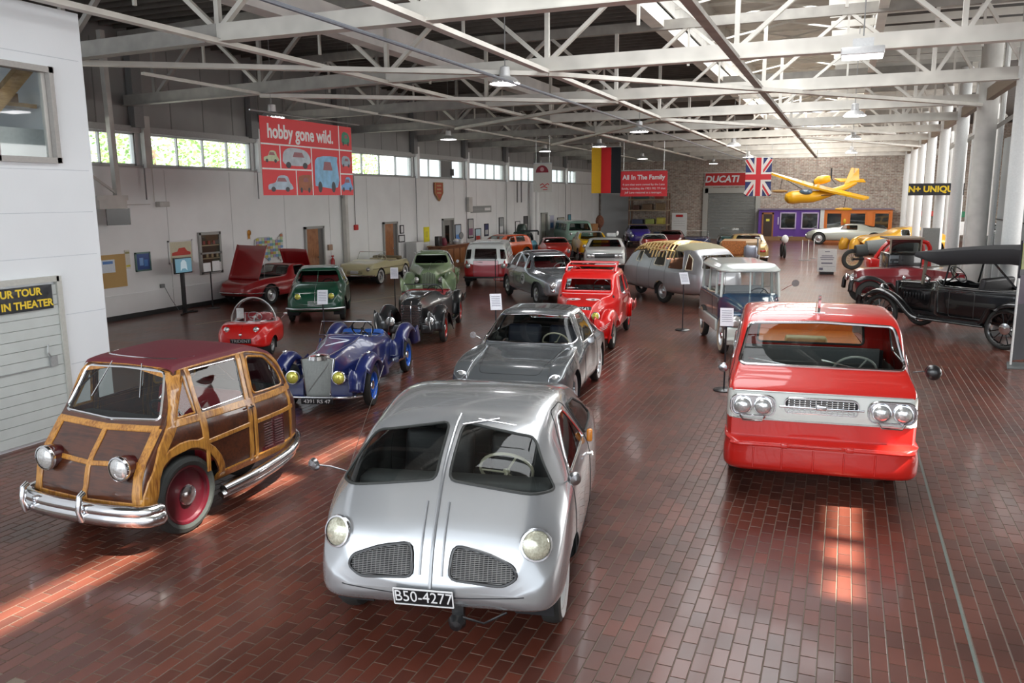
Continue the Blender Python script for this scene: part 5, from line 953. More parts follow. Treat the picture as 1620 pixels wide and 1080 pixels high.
# ---- bare metal racing saloon number 67 ----
e=car('silver_saloon',-6.84,21.2,-50,'polished silver four door saloon with red seats and round door roundel 67')
b=Body([(.0,.40,.40,.60,.72,.8),(-.06,.55,.34,.66,.80,.8),(-.3,.70,.28,.72,.90,.78),(-.8,.78,.25,.78,.96,.72),(-1.3,.82,.24,.84,1.02,.70),(-1.5,.83,.24,.90,1.14,.70),(-1.85,.84,.24,.92,1.36,.68),(-2.4,.84,.24,.92,1.43,.70),(-3.0,.83,.24,.90,1.38,.68),(-3.6,.78,.26,.84,1.18,.62),(-4.2,.62,.32,.70,.88,.6),(-4.5,.4,.4,.55,.6,.6)],dx=.07,ns=3,capf=1)
wells(e,b,(-.75,-3.4),.31,.82)
b.cut('windscreen','F',rpoly([(-.60,1.0),(0,.99),(.60,1.0),(.50,1.30),(-.50,1.30)],.05),GLS,e,frame=(CHR,.013),xr=(-2,-1.2)); b.cut('quarter_light','S',rpoly([(-1.45,.97),(-1.68,.97),(-1.72,1.24)],.02),GLS,e,frame=(CHR,.009)); b.cut('side_window','S',rpoly([(-1.78,.97),(-2.45,.97),(-2.45,1.34),(-1.92,1.33)],.05),GLS,e,frame=(CHR,.009)); b.cut('side_window','S',rpoly([(-2.55,.97),(-3.15,.96),(-3.05,1.2),(-2.8,1.32),(-2.55,1.34)],.05),GLS,e,frame=(CHR,.009)); b.cut('quarter_window','S',rpoly([(-3.25,.96),(-3.6,.95),(-3.2,1.18)],.03),GLD,e,frame=(CHR,.008))
p,n=b.hit('R',-1.75,.66); mk('roundel',G().lathe([(0,.006),(.15,.004),(.15,-.01)],p,n,24),WHT,e); text('lettering','67',.2,BLK,e,face_m(p+n*.012,(1,0,0) if n.y>0 else (1,0,0),(0,0,1)),.002,bold=.004)
b.cut('sun_roof','T',rpoly([(-1.98,-.42),(-2.6,-.42),(-2.6,.42),(-1.98,.42)],.05),M('roof_dark',(.08,.03,.05),.3,0,1),e,frame=(SLV,.01))
SV2=M('polished_silver',(.50,.53,.57),.22,.7,1,var=.02,scale=4); p1=b.hit('F',-.55,.62)[0]; lamp(e,p1+Vector((.05,0,0)),(1,-.1,.1),.085); p1=b.hit('F',.55,.62)[0]; lamp(e,p1+Vector((.05,0,0)),(1,.1,.1),.085)
slats(e,b,'F',[-.2+.05*k for k in range(9)],.45,.72,.008,CHR); b.done(SV2,e)
for x in(-.75,-3.4):
    for sg in(1,-1): wheel(e,x,sg*.72,.31,.14,SLV,sg)
cabin(e,-1.5,-3.6,.70,.4,.96,((-2.2,.42),(-3.0,.42)),REDLE,.3,sw=WHT)
# ---- red open-roof utility car with painted eyes ----
RD2=paint('bright_red',(.72,.010,.008))
e=car('red_corrugated_car',-4.72,15.0,-83,'bright red open roof car with painted eyes and black number plate on its nose')
b=Body([(.06,.26,.36,.50,.56,.8,1),(.0,.30,.34,.62,.74,.85,1),(-.25,.36,.32,.72,.90,.8,.98),(-.8,.46,.30,.84,.98,.8,.97),(-1.0,.58,.28,.88,1.02,.86,.97),(-1.12,.64,.27,.92,1.10,.84,.97),(-1.30,.68,.27,.96,1.40,.82,.97),(-1.5,.69,.26,.96,1.47,.82,.97),(-2.2,.70,.26,.96,1.49,.80,.97),(-2.9,.68,.26,.92,1.30,.76,.96),(-3.4,.56,.3,.7,.85,.7)],dx=.06,ns=4,sq=.4,capf=.5)
b.cut('windscreen','F',rpoly([(-.50,1.08),(.50,1.08),(.47,1.32),(-.47,1.32)],.03),GLS,e,frame=(RD2,.016),xr=(-1.6,-.9)); b.cut('roof_opening','T',rpoly([(-1.56,-.44),(-2.8,-.42),(-2.8,.42),(-1.56,.44)],.04),DRK,e,keep=False,frame=(RD2,.02),fname='roof_rail'); b.cut('side_window','S',rpoly([(-1.35,1.0),(-1.95,1.0),(-1.95,1.36),(-1.50,1.36)],.04),GLS,e,frame=(RD2,.012)); b.cut('side_window','S',rpoly([(-2.05,1.0),(-2.65,1.0),(-2.55,1.25),(-2.05,1.36)],.04),GLS,e,frame=(RD2,.012))
mk('roof_bar',G().tube([(-1.45,-.52,1.44),(-1.6,-.52,1.55),(-2.0,-.52,1.60),(-2.0,.52,1.60),(-1.6,.52,1.55),(-1.45,.52,1.44)],.028,8),RD2,e); mk('roof_bar',G().tube([(-1.62,-.52,1.555),(-1.62,.52,1.555)],.02,8),RD2,e); mk('rear_cushion',G().box((-1.85,.24,1.555),(.25,.42,.05),ch=.02),M('cushion_grey',(.35,.35,.35),.7),e)
for y in(-.20,.20): 
    g=G(); P=[b.hit('T',-.62+.09*math.cos(a),y+.15*math.sin(a)) for a in np.linspace(0,2*pi,18,endpoint=False)]; c=b.hit('T',-.62,y); g.add([p+n*.006 for p,n in P]+[c[0]+c[1]*.01],[(i,(i+1)%18,18) for i in range(18)]); mk('painted_eye',g,M('eye_white',(.85,.75,.75),.4),e)
    c=b.hit('T',-.60,y); mk('eye_pupil',G().lathe([(0,.014),(.035,.012),(.04,.0)],c[0],c[1],10),BLK,e)
for sg in(1,-1):
    fender(e,[(.10,.28,.6),(.12,.50),(-.05,.70),(-.38,.80),(-.75,.74),(-1.02,.52),(-1.12,.34)],.55,.34,RD2,.16,'front_wing',sg); fender(e,[(-2.5,.36),(-2.6,.62),(-2.85,.74),(-3.1,.66),(-3.3,.4)],.66,.2,RD2,.1,'rear_wing',sg)
    lamp(e,(.04,sg*.36,.72),(1,0,.1),.075,lens=YLENS if sg>0 else YLENS,pod=RD2,podlen=.12); wheel(e,-.50,sg*.60,.29,.12,M('wheel_pale',(.6,.6,.55),.4),sg); wheel(e,-2.9,sg*.60,.29,.12,RD2,sg)
    for k in range(3): mk('wing_stripe',G().tube(crom([(.13,sg*(.41),.50-.03*k),(.15,sg*.55,.55-.03*k),(.06,sg*.71,.66-.03*k)],4),.006,5),M('stripe_white',(.8,.7,.7),.4),e)
    mk('side_mirror',G().sph((-1.15,sg*.74,1.05),(.03,.045,.035),8,6),CHR,e)
b.line('cowl_trim','F',[(-.52,1.03),(.52,1.03)],.008,M('stripe_white',(.8,.7,.7),.4),e); b.done(RD2,e)
plate(e,(-.10,.0,.83),(0,1,0),(-.55,0,1),.50,.11,'332 GS43',size=.10,xs=1.05); mk('front_bumper',G().tube([(.08,-.68,.32),(.2,-.4,.32),(.22,.4,.32),(.08,.68,.32)],.025,8),RD2,e)
mk('nose_grille',G().box((.075,0,.52),(.02,.34,.2),ch=.01),DRK,e); steering(e,(-1.42,.26,1.12),.19,CHR,70,th=.01); cabin(e,-1.15,-2.8,.58,.42,1.02,((-1.9,.4),(-2.5,.4)),LEA,.26,sw=None); mk('wiper',G().tube([(-1.10,.15,1.08),(-1.18,-.08,1.14)],.006,5).tube([(-1.10,.42,1.08),(-1.18,.2,1.18)],.006,5),CHR,e)
# ---- aluminium wingless teardrop with bare timber roof ----
ALU=M('bare_aluminium',(.50,.50,.52),.36,.75,.2,var=.12,scale=1.2)
e=car('teardrop_car',-2.9,22.3,-44,'long bare aluminium teardrop car with exposed timber roof ribs')
b=Body([(.0,.45,.50,.74,.86,.8),(-.08,.62,.42,.86,1.06,.78),(-.3,.78,.36,.96,1.36,.72),(-.6,.86,.33,1.0,1.56,.70),(-1.1,.90,.32,1.0,1.68,.70),(-2.0,.90,.32,1.02,1.72,.70),(-3.0,.86,.34,1.02,1.66,.68),(-3.7,.74,.40,.98,1.46,.62),(-4.2,.54,.50,.9,1.20,.58),(-4.6,.28,.62,.8,.96,.6),(-4.75,.10,.70,.78,.84,.6)],dx=.07,ns=4,capf=1)
wells(e,b,(-1.75,),.32,.86,z=.34,cutr=.30)
for sg in('',):
    b.cut('front_window','S',rpoly([(-.42,1.02),(-.66,1.02),(-.72,1.44),(-.52,1.32)],.03),GLS,e,frame=(CREAM,.012)); b.cut('door_window','S',rpoly([(-.76,1.02),(-1.42,1.02),(-1.36,1.50),(-.92,1.48)],.05),GLS,e,frame=(CHR,.01)); b.cut('side_window','S',rpoly([(-1.6,1.06),(-2.15,1.06),(-2.05,1.46),(-1.70,1.48)],.08),GLS,e,frame=(CREAM,.012)); b.cut('rear_side_window','S',rpoly([(-2.9,1.10),(-3.2,1.12),(-3.12,1.40),(-2.88,1.42)],.04),GLS,e,frame=(CREAM,.012))
b.cut('windscreen','F',rpoly([(-.62,1.06),(.62,1.06),(.50,1.42),(-.50,1.42)],.05),GLS,e,frame=(WHT,.014),xr=(-1,-.02)); ply=M('plywood',(.62,.42,.17),.6,bump=.1)
def rib(nm,P,r): mk(nm,G().tube([p+n*-.01 for p,n in P],r,4),ply,e)
for k in range(15):
    x=-1.32-.175*k; W_=.76 if k<7 else .76-.045*(k-6); rib('roof_rib',[b.hit('T',x,W_*t) for t in np.linspace(-1,1,15)],.024)
for y in(-.68,-.54,-.40,-.24,-.08,.08,.24,.40,.54,.68): rib('roof_stringer',[b.hit('T',x,y*(1 if x>-2.5 else 1-.35*(-2.5-x)/1.3)) for x in np.linspace(-1.3,-3.8,16)],.020)
b.cut('roof_skin','T',rpoly([(-1.3,-.77),(-2.5,-.77),(-3.8,-.50),(-3.8,.50),(-2.5,.77),(-1.3,.77)],.06),ALU,e,keep=False,nmin=.05,xr=(-4,-1.25))
b.cut('canvas_roof','T',rpoly([(-.62,-.56),(-1.3,-.74),(-1.3,.74),(-.62,.56)],.05),M('canvas_tan',(.36,.32,.20),.8),e,off=.004,nmin=.2)
b.cut('door','S',rpoly([(-.70,.42),(-1.48,.40),(-1.48,1.0),(-.70,1.0)],.04),ALU,e)
for x in(-1.52,-2.3,-.68,-3.0): b.line('panel_seam','S',[(x,.40),(x,1.5)],.004,DRK,e)
b.done(ALU,e); wheel(e,-1.75,.72,.33,.14,SLV,1); wheel(e,-1.75,-.72,.33,.14,SLV,-1); wheel(e,-4.05,0,.30,.14,SLV,1)
mk('under_tray',G().box((-2.4,0,.36),(3.4,1.2,.1),ch=.04),BLK,e); steering(e,(-.95,.1,1.12),.2,BLK,60); mk('inner_seat',G().box((-1.6,0,.75),(.5,1.2,.3),ch=.08).box((-1.9,0,1.0),(.14,1.2,.5),ch=.06),M('seat_brown',(.22,.08,.04),.6),e); mk('inner_timber',G().box((-2.6,.0,.55),(2.2,1.2,.04)).tube([(-1.5,.6,.5),(-1.5,.5,1.55)],.03,4).tube([(-2.3,.6,.5),(-2.3,.5,1.6)],.03,4),ply,e); mk('front_rack',G().tube([(.02,-.5,1.0),(.08,-.5,1.14),(.08,.5,1.14),(.02,.5,1.0)],.014,6),WHT,e)
# ---- blue and white buckboard wagon ----
NVY=paint('wagon_blue',(.012,.06,.13)); WGW=paint('wagon_white',(.62,.66,.62))
e=car('blue_white_wagon',-1.32,15.6,-71,'tall blue and white wagon with pale hardtop and glass sides behind the red truck')
b=Body([(.0,.32,.40,.80,.92,.9,1),(-.06,.36,.38,.84,.97,.88,1),(-.5,.42,.34,.90,1.02,.85,.98),(-.9,.50,.32,.94,1.06,.9,.98),(-1.0,.56,.30,.96,1.10,.92,.98),(-1.2,.60,.30,.96,1.04,.95,.98),(-3.1,.62,.32,.94,1.02,.95,.98),(-3.2,.55,.36,.9,.98,.95)],dx=.08,ns=3,sq=.6,capf=.5)
b.cut('rear_flank','S',[(-1.15,.42),(-3.1,.42),(-3.1,.98),(-1.15,.98)],M('flank_grey',(.13,.10,.11),.25,.2,1),e); b.done(NVY,e)
for sg in(1,-1):
    mk('front_wing',G().box((-.28,sg*.50,.66),(.66,.34,.34),ch=.05),NVY,e); mk('wing_nose',G().box((.06,sg*.50,.42),(.14,.36,.34),ch=.05),WGW,e); lamp(e,(.10,sg*.50,.70),(1,0,.08),.10,depth=.03)
    mk('side_moulding',G().box((-1.95,sg*.64,.46),(1.9,.06,.24),ch=.03),WGW,e); mk('wing_trim',G().tube([(q[0],sg*.64,q[1]) for q in archpts(-.5,.36,.34,0,pi)],.016,6),WGW,e)
    wheel(e,-.5,sg*.60,.34,.13,SLV,sg,ww=M('whitewall_cream',(.6,.55,.42),.6),rr=.6); wheel(e,-2.54,sg*.60,.34,.13,SLV,sg,ww=M('whitewall_cream',(.6,.55,.42),.6),rr=.6)
    for x in(-1.02,-1.55,-2.3,-3.05): mk('window_post',G().bar((x,sg*.56,1.02),(x-.06 if x>-1.1 else x,sg*.53,1.58),.045),WGW,e,smooth=False)
    mk('side_window',G().box((-2.05,sg*.55,1.30),(2.0,.008,.52)),CLR,e,smooth=False)
mk('windscreen_frame',G().tube([(-1.0,-.50,1.06),(-1.06,-.48,1.52),(-1.06,.48,1.52),(-1.0,.50,1.06)],.02,6,True).bar((-1.03,0,1.06),(-1.06,0,1.52),.03),WGW,e); mk('windscreen',G().add([(-1.0,-.5,1.07),(-1.055,-.48,1.51),(-1.055,.48,1.51),(-1.0,.5,1.07)],[(0,1,2,3)]),CLR,e)
b=Body([(-.90,.42,1.52,1.56,1.60,.9),(-1.0,.56,1.51,1.57,1.64,.85),(-1.2,.61,1.51,1.58,1.67,.82),(-2.9,.61,1.51,1.58,1.67,.82),(-3.15,.5,1.52,1.57,1.62,.85)],dx=.1,ns=3,capf=1); b.done(WGW,e,'hard_top')
for k in range(8): mk('radiator_bar',G().tube([(.012,-.20,.50+k*.05),(.03,0,.50+k*.05),(.012,.20,.50+k*.05)],.016,6),WHT,e)
mk('front_bumper',G().tube([(.10,-.68,.36),(.16,-.3,.36),(.16,.3,.36),(.10,.68,.36)],.05,8),WGW,e); mk('tow_hook',G().tube([(.14,-.42,.30),(.2,-.42,.22),(.18,-.36,.18)],.02,6),CHR,e)
cabin(e,-1.1,-2.9,.52,.5,1.04,((-1.7,.45),),M('seat_grey',(.3,.3,.3),.6),.22,sw=BLK); mirror(e,(-1.0,.6,1.15),(-.95,.85,1.3),.07); mk('traffic_cone',G().lathe([(.12,1.02),(.10,1.04),(.03,1.38),(0,1.39)],(-2.5,-.3,0),(0,0,1),12),M('cone_red',(.7,.06,.02),.5),e)
mk('spare_hoop',G().tube([(-2.0+.35*math.cos(a),-.52+.10*math.sin(a),1.05) for a in np.linspace(0,2*pi,20,endpoint=False)],.016,6,True),M('whitewall_cream',(.6,.55,.42),.6),e)
# ---- red bubble canopy microcar ----
e=car('bubble_microcar',-10.55,12.2,-68,'tiny red three wheeled microcar with clear bubble canopy')
b=Body([(.0,.30,.24,.34,.40,.85),(-.05,.42,.20,.42,.52,.85),(-.2,.50,.18,.50,.62,.82),(-.45,.53,.17,.54,.64,.8),(-.9,.53,.17,.54,.60,.85),(-1.3,.46,.18,.52,.62,.8),(-1.6,.32,.22,.46,.56,.75),(-1.8,.16,.28,.38,.44,.7)],dx=.05,ns=3,capf=1)
wells(e,b,(-.42,),.17,.51,cutr=.21)
b.cut('cockpit','T',ell(-.85,0,.44,.38,18),REDLE,e,off=-.1,frame=(SLV,.012),fname='cockpit_rim'); b.line('nose_seam','F',[(0,.30),(0,.60)],.004,DRK,e)
b.done(RD2,e)
g=G(); nu,nv=22,9; V=[]
for i in range(nv+1):
    t=pi/2*i/nv
    for k in range(nu): a=2*pi*k/nu; V.append((-.82+.50*math.sin(t)*math.cos(a),.44*math.sin(t)*math.sin(a),.56+.50*math.cos(t)))
g.add(V,[(i*nu+k,(i+1)*nu+k,(i+1)*nu+(k+1)%nu,i*nu+(k+1)%nu) for i in range(nv) for k in range(nu)]); mk('bubble_canopy',g,CLR,e); mk('canopy_hoop',G().tube([(-.85-.0,.45*math.cos(a),.56+.51*math.sin(a)) for a in np.linspace(0,pi,20)],.010,6),M('hoop_clear',(.8,.8,.8),.2,.3),e); mk('canopy_rim',G().tube([(-.82+.5*math.cos(a),.44*math.sin(a),.57) for a in np.linspace(0,2*pi,28,endpoint=False)],.012,6,True),M('rim_maroon',(.2,.03,.05),.3),e)
seat(e,-.95,0,.6,.34,REDLE,.28,.36); steering(e,(-.62,.1,.72),.13,M('wheel_grey',(.4,.4,.4),.4),50,th=.008); mk('seat_hoop',G().tube([(-.95,-.22,.45),(-1.02,-.22,.74),(-1.02,.02,.74),(-.95,.02,.45)],.012,6),CHR,e); mk('paper_sign',G().box((-.5,-.15,.80),(.01,.14,.2)),WHT,e,smooth=False)
for sg in(1,-1): p,n=b_=(Vector((-.08,sg*.28,.54)),Vector((.9,sg*.2,.4))); lamp(e,p,n,.05); wheel(e,-.42,sg*.44,.17,.09,SLV,sg)
wheel(e,-1.45,0,.17,.09,SLV,1); plate(e,(.02,0,.33),(0,1,0),(0,0,1),.40,.09,'TRIDENT',size=.085,fg=M('letter_steel',(.6,.6,.6),.3,.5),xs=1.05); mk('nose_badge',G().sph((.02,0,.45),(.015,.03,.03),8,6),CHR,e); mk('rear_mirror',G().tube([(-1.15,.46,.60),(-1.15,.54,.68)],.008,5).sph((-1.15,.55,.70),(.02,.04,.03),8,5),SLV,e)
# ---- red spider with raised bonnet and boot ----
SPR=paint('spider_red',(.33,.010,.014))
e=car('red_sports_car',-15.95,18.2,-92,'long dark red sports car with bonnet and boot lid raised, against the wall')
b=Body([(.0,.34,.34,.42,.48,.8),(-.1,.52,.28,.50,.60,.85),(-.4,.68,.24,.58,.70,.84),(-.8,.75,.22,.64,.76,.84),(-1.5,.78,.21,.66,.78,.82),(-1.7,.78,.21,.68,.84,.8),(-1.85,.78,.21,.70,.98,.72),(-2.1,.78,.21,.70,1.08,.66),(-2.6,.78,.21,.70,1.07,.66),(-2.8,.78,.21,.68,.84,.75),(-3.6,.72,.24,.64,.74,.8),(-4.2,.5,.32,.5,.58,.8)],dx=.07,ns=3,capf=1)
wells(e,b,(-.8,-3.2),.28,.74)
b.cut('windscreen','F',rpoly([(-.58,.80),(.58,.80),(.46,1.03),(-.46,1.03)],.04),GLS,e,frame=(BLK,.012),xr=(-2.1,-1.5)); b.cut('side_window','S',rpoly([(-1.9,.76),(-2.55,.76),(-2.5,1.02),(-2.08,1.02)],.04),GLS,e,frame=(BLK,.008)); b.cut('engine_bay','T',rpoly([(-.45,-.5),(-1.55,-.56),(-1.55,.56),(-.45,.5)],.06),DRK,e,off=-.08); b.cut('boot_bay','T',rpoly([(-2.95,-.5),(-3.7,-.46),(-3.7,.46),(-2.95,.5)],.06),DRK,e,off=-.08)
b.line('side_trim','S',[(-.3,.50),(-3.9,.50)],.006,M('trim_pink',(.6,.25,.25),.3,.3),e); b.done(SPR,e)
def lid(nm,hx,hz,tx,tz,w,mat,ww=None):
    a=np.array((hx,hz));c=np.array((tx,tz)); g=G(); P=[]
    for t in np.linspace(0,1,7): q=a+(c-a)*t; P.append((q[0],q[1]))
    d=(c-a)/np.linalg.norm(c-a); n=np.array((-d[1],d[0])); n*=.05
    v=[]
    for x,z in P:
        for s,o in((-1,-.25),(-.9,.8),(0,1.3),(.9,.8),(1,-.25)): v.append((x+n[0]*o,s*w,z+n[1]*o))
    g.add(v,[(i*5+k,i*5+k+1,(i+1)*5+k+1,(i+1)*5+k) for i in range(6) for k in range(4)]); o=mk(nm,g,mat,e); m=o.modifiers.new('s','SOLIDIFY'); m.thickness=.03; return o
lid('bonnet',-.50,.70,-.95,1.68,.56,SPR); lid('boot_lid',-2.95,.86,-2.75,1.45,.52,SPR)
for sg in(1,-1): wheel(e,-.8,sg*.68,.28,.13,SLV,sg); wheel(e,-3.2,sg*.68,.28,.13,SLV,sg)
mk('front_bumper',G().tube(crom([(-.5,-.76,.36),(-.02,-.5,.38),(.06,0,.38),(-.02,.5,.38),(-.5,.76,.36)],4),.022,8),CHR,e); mk('bonnet_stay',G().tube([(-.8,.5,.75),(-.9,.5,1.5)],.008,5),CHR,e); cabin(e,-1.8,-2.75,.62,.35,.78,((-2.35,.36),),LEA,.3,sw=BLK,swr=.16,bench=False)
# ---- pale yellow convertible ----
YEL=paint('primrose_yellow',(.72,.66,.36))
e=car('yellow_convertible',-15.75,24.2,-85,'pale primrose yellow convertible with open top near the wooden door')
b=Body([(.0,.52,.34,.50,.58,.9),(-.05,.64,.30,.58,.68,.9),(-.25,.70,.27,.64,.74,.88),(-.9,.72,.26,.66,.78,.86),(-1.25,.72,.26,.68,.82,.86),(-1.5,.72,.26,.68,.76,.9),(-2.3,.72,.26,.68,.74,.9),(-3.0,.68,.28,.64,.74,.85),(-3.5,.5,.34,.54,.6,.8)],dx=.08,ns=3,sq=.3,capf=.8)
wells(e,b,(-.62,-2.7),.27,.71); b.cut('cockpit','T',rpoly([(-1.35,-.56),(-1.35,.56),(-2.5,.56),(-2.5,-.56)],.12),LEA,e,off=-.12,frame=(CHR,.01),fname='cockpit_rim'); b.line('side_trim','S',[(-.1,.56),(-3.3,.52)],.008,M('trim_dark',(.12,.1,.05),.4),e)
slats(e,b,'F',[.42,.46,.50],-.3,.3,.008,CHR,True); 
for sg in(1,-1): p,n=b.hit('F',sg*.52,.56); lamp(e,p+Vector((.03,0,0)),(1,0,.1),.065); wheel(e,-.62,sg*.64,.27,.13,SLV,sg,ww=WHT); wheel(e,-2.7,sg*.64,.27,.13,SLV,sg,ww=WHT)
b.done(YEL,e); mk('front_bumper',G().tube([(-.1,-.72,.33),(.05,-.5,.33),(.07,.5,.33),(-.1,.72,.33)],.03,8),CHR,e); mk('windscreen_frame',G().tube([(-1.28,-.56,.80),(-1.42,-.52,1.08),(-1.42,.52,1.08),(-1.28,.56,.80)],.012,6,True),CHR,e); mk('windscreen',G().add([(-1.28,-.55,.81),(-1.415,-.51,1.07),(-1.415,.51,1.07),(-1.28,.55,.81)],[(0,1,2,3)]),CLR,e); mk('folded_hood',G().box((-2.6,0,.80),(.3,1.1,.12),ch=.05),M('hood_brown',(.25,.2,.12),.8),e); steering(e,(-1.6,.28,.85),.17,CREAM,55); seat(e,-2.0,0,1.1,.36,M('seat_cream',(.6,.5,.3),.6),.32); plate(e,(.06,0,.45),(0,1,0),(0,0,1),.3,.09,'',WHT)
# ---- black veteran touring car ----
TBL=paint('touring_black',(.006,.006,.007),.1,.25); CANV=M('canvas_black',(.035,.035,.038),.85,bump=.2,scale=150)
e=car('black_touring_car',1.0,20.54,141,'large black open touring car with canvas roof and wooden spoked wheels')
b=Body([(-.42,.20,.55,.90,1.06,.85,1),(-.46,.24,.52,.94,1.09,.82,1),(-1.0,.28,.50,.96,1.12,.8,.99),(-1.35,.34,.48,.98,1.18,.8,.99),(-1.5,.50,.45,1.0,1.22,.9,.99),(-1.75,.60,.44,1.0,1.12,.96,.99),(-2.6,.64,.44,1.0,1.12,.96,.99),(-3.3,.64,.46,1.02,1.16,.94,.99),(-3.55,.56,.52,1.0,1.14,.9,.98)],dx=.1,ns=3,sq=.6,capf=.4)
b.cut('cockpit','T',rpoly([(-1.62,-.5),(-1.62,.5),(-3.4,.5),(-3.4,-.5)],.1),LEA,e,off=-.25,xr=(-3.5,-1.55)); b.line('door_seam','S',rpoly([(-1.9,.5),(-2.45,.5),(-2.45,1.05),(-1.9,1.05)],.05),.006,M('seam_gloss',(.05,.05,.05),.3),e,True); b.line('body_bead','S',[(-1.6,1.08),(-3.5,1.10)],.010,M('bead_grey',(.12,.12,.12),.3),e)
g=G()
for k in range(8): p,n=b.hit('L',-.62-.075*k,.80); g.box(p+n*.004,(.014,.02,.14),ch=.004)
mk('bonnet_louvres',g,TBL,e); b.done(TBL,e)
mk('radiator_shell',G().box((-.40,0,.82),(.08,.48,.56),ch=.03),BRASS if False else M('radiator_black',(.03,.03,.03),.3,.5),e); mk('radiator_cap',G().sph((-.40,0,1.14),(.035,.035,.05),8,6),CHR,e)
for sg in(1,-1):
    fender(e,[(.12,.45,.8),(.08,.72),(-.18,.90),(-.45,.93),(-.80,.80),(-1.15,.50),(-1.35,.42)],.68,.26,TBL,.07,'front_wing',sg); fender(e,[(-2.75,.42),(-2.9,.75),(-3.15,.92),(-3.5,.92),(-3.8,.72),(-3.9,.5)],.70,.24,TBL,.07,'rear_wing',sg)
    mk('running_board',G().box((-2.05,sg*.70,.40),(1.45,.26,.035),ch=.012).box((-2.0,sg*.60,.43),(1.5,.03,.10)),TBL,e)
    for x in(-.40,-3.15): wheel(e,x,sg*.70,.41,.10,TBL,sg,rr=.80,spokes=12,cap=CHR)
    lamp(e,(-.16,sg*.36,.90),(1,0,0),.10,pod=TBL,podlen=.12)
    for x0,z0,x1,z1 in((-3.3,1.12,-3.75,1.86),(-3.3,1.12,-2.6,1.80),(-1.75,1.12,-1.9,1.84),(-3.3,1.12,-3.3,1.84)): mk('roof_stay',G().bar((x0,sg*.60,z0),(x1,sg*.58,z1),.025,.03),TBL,e,smooth=False)
g=G(); X_=[-1.10,-1.7,-2.4,-3.1,-3.65]; Z_=[1.80,1.88,1.96,2.0,1.96]; v=[]
for x,z in zip(X_,Z_):
    for y,dz in((-.70,-.34),(-.66,-.05),(-.4,0),(0,.015),(.4,0),(.66,-.05),(.70,-.34)): v.append((x,y,z+dz*(.3 if x>-1.2 else 1)))
g.add(v,[(i*7+k,i*7+k+1,(i+1)*7+k+1,(i+1)*7+k) for i in range(4) for k in range(6)]+[tuple(range(28,35))]); o=mk('canvas_roof',g,CANV,e); m=o.modifiers.new('s','SOLIDIFY'); m.thickness=.015
mk('windscreen_frame',G().bar((-1.22,-.52,1.10),(-1.28,-.52,1.80),.05).bar((-1.22,.52,1.10),(-1.28,.52,1.80),.05).bar((-1.28,-.52,1.78),(-1.28,.52,1.78),.04).bar((-1.25,-.52,1.46),(-1.25,.52,1.46),.025),M('brass_dull',(.22,.21,.17),.45,.5),e,smooth=False); mk('windscreen',G().box((-1.25,0,1.47),(.01,1.0,.6)),CLR,e,smooth=False)
seat(e,-2.2,0,1.05,.62,LEA,.6,.55); seat(e,-3.1,0,1.1,.66,LEA,.62,.55); steering(e,(-1.85,.28,1.35),.2,BLK,50); mk('side_fittings',G().tube([(-1.35,.50,1.15),(-1.45,.62,1.25),(-1.3,.60,1.32)],.02,6).sph((-1.38,.60,1.22),(.05,.05,.06),8,6),CHR,e); mk('underframe',G().box((-2.0,0,.45),(3.4,.7,.10)),BLK,e,smooth=False)
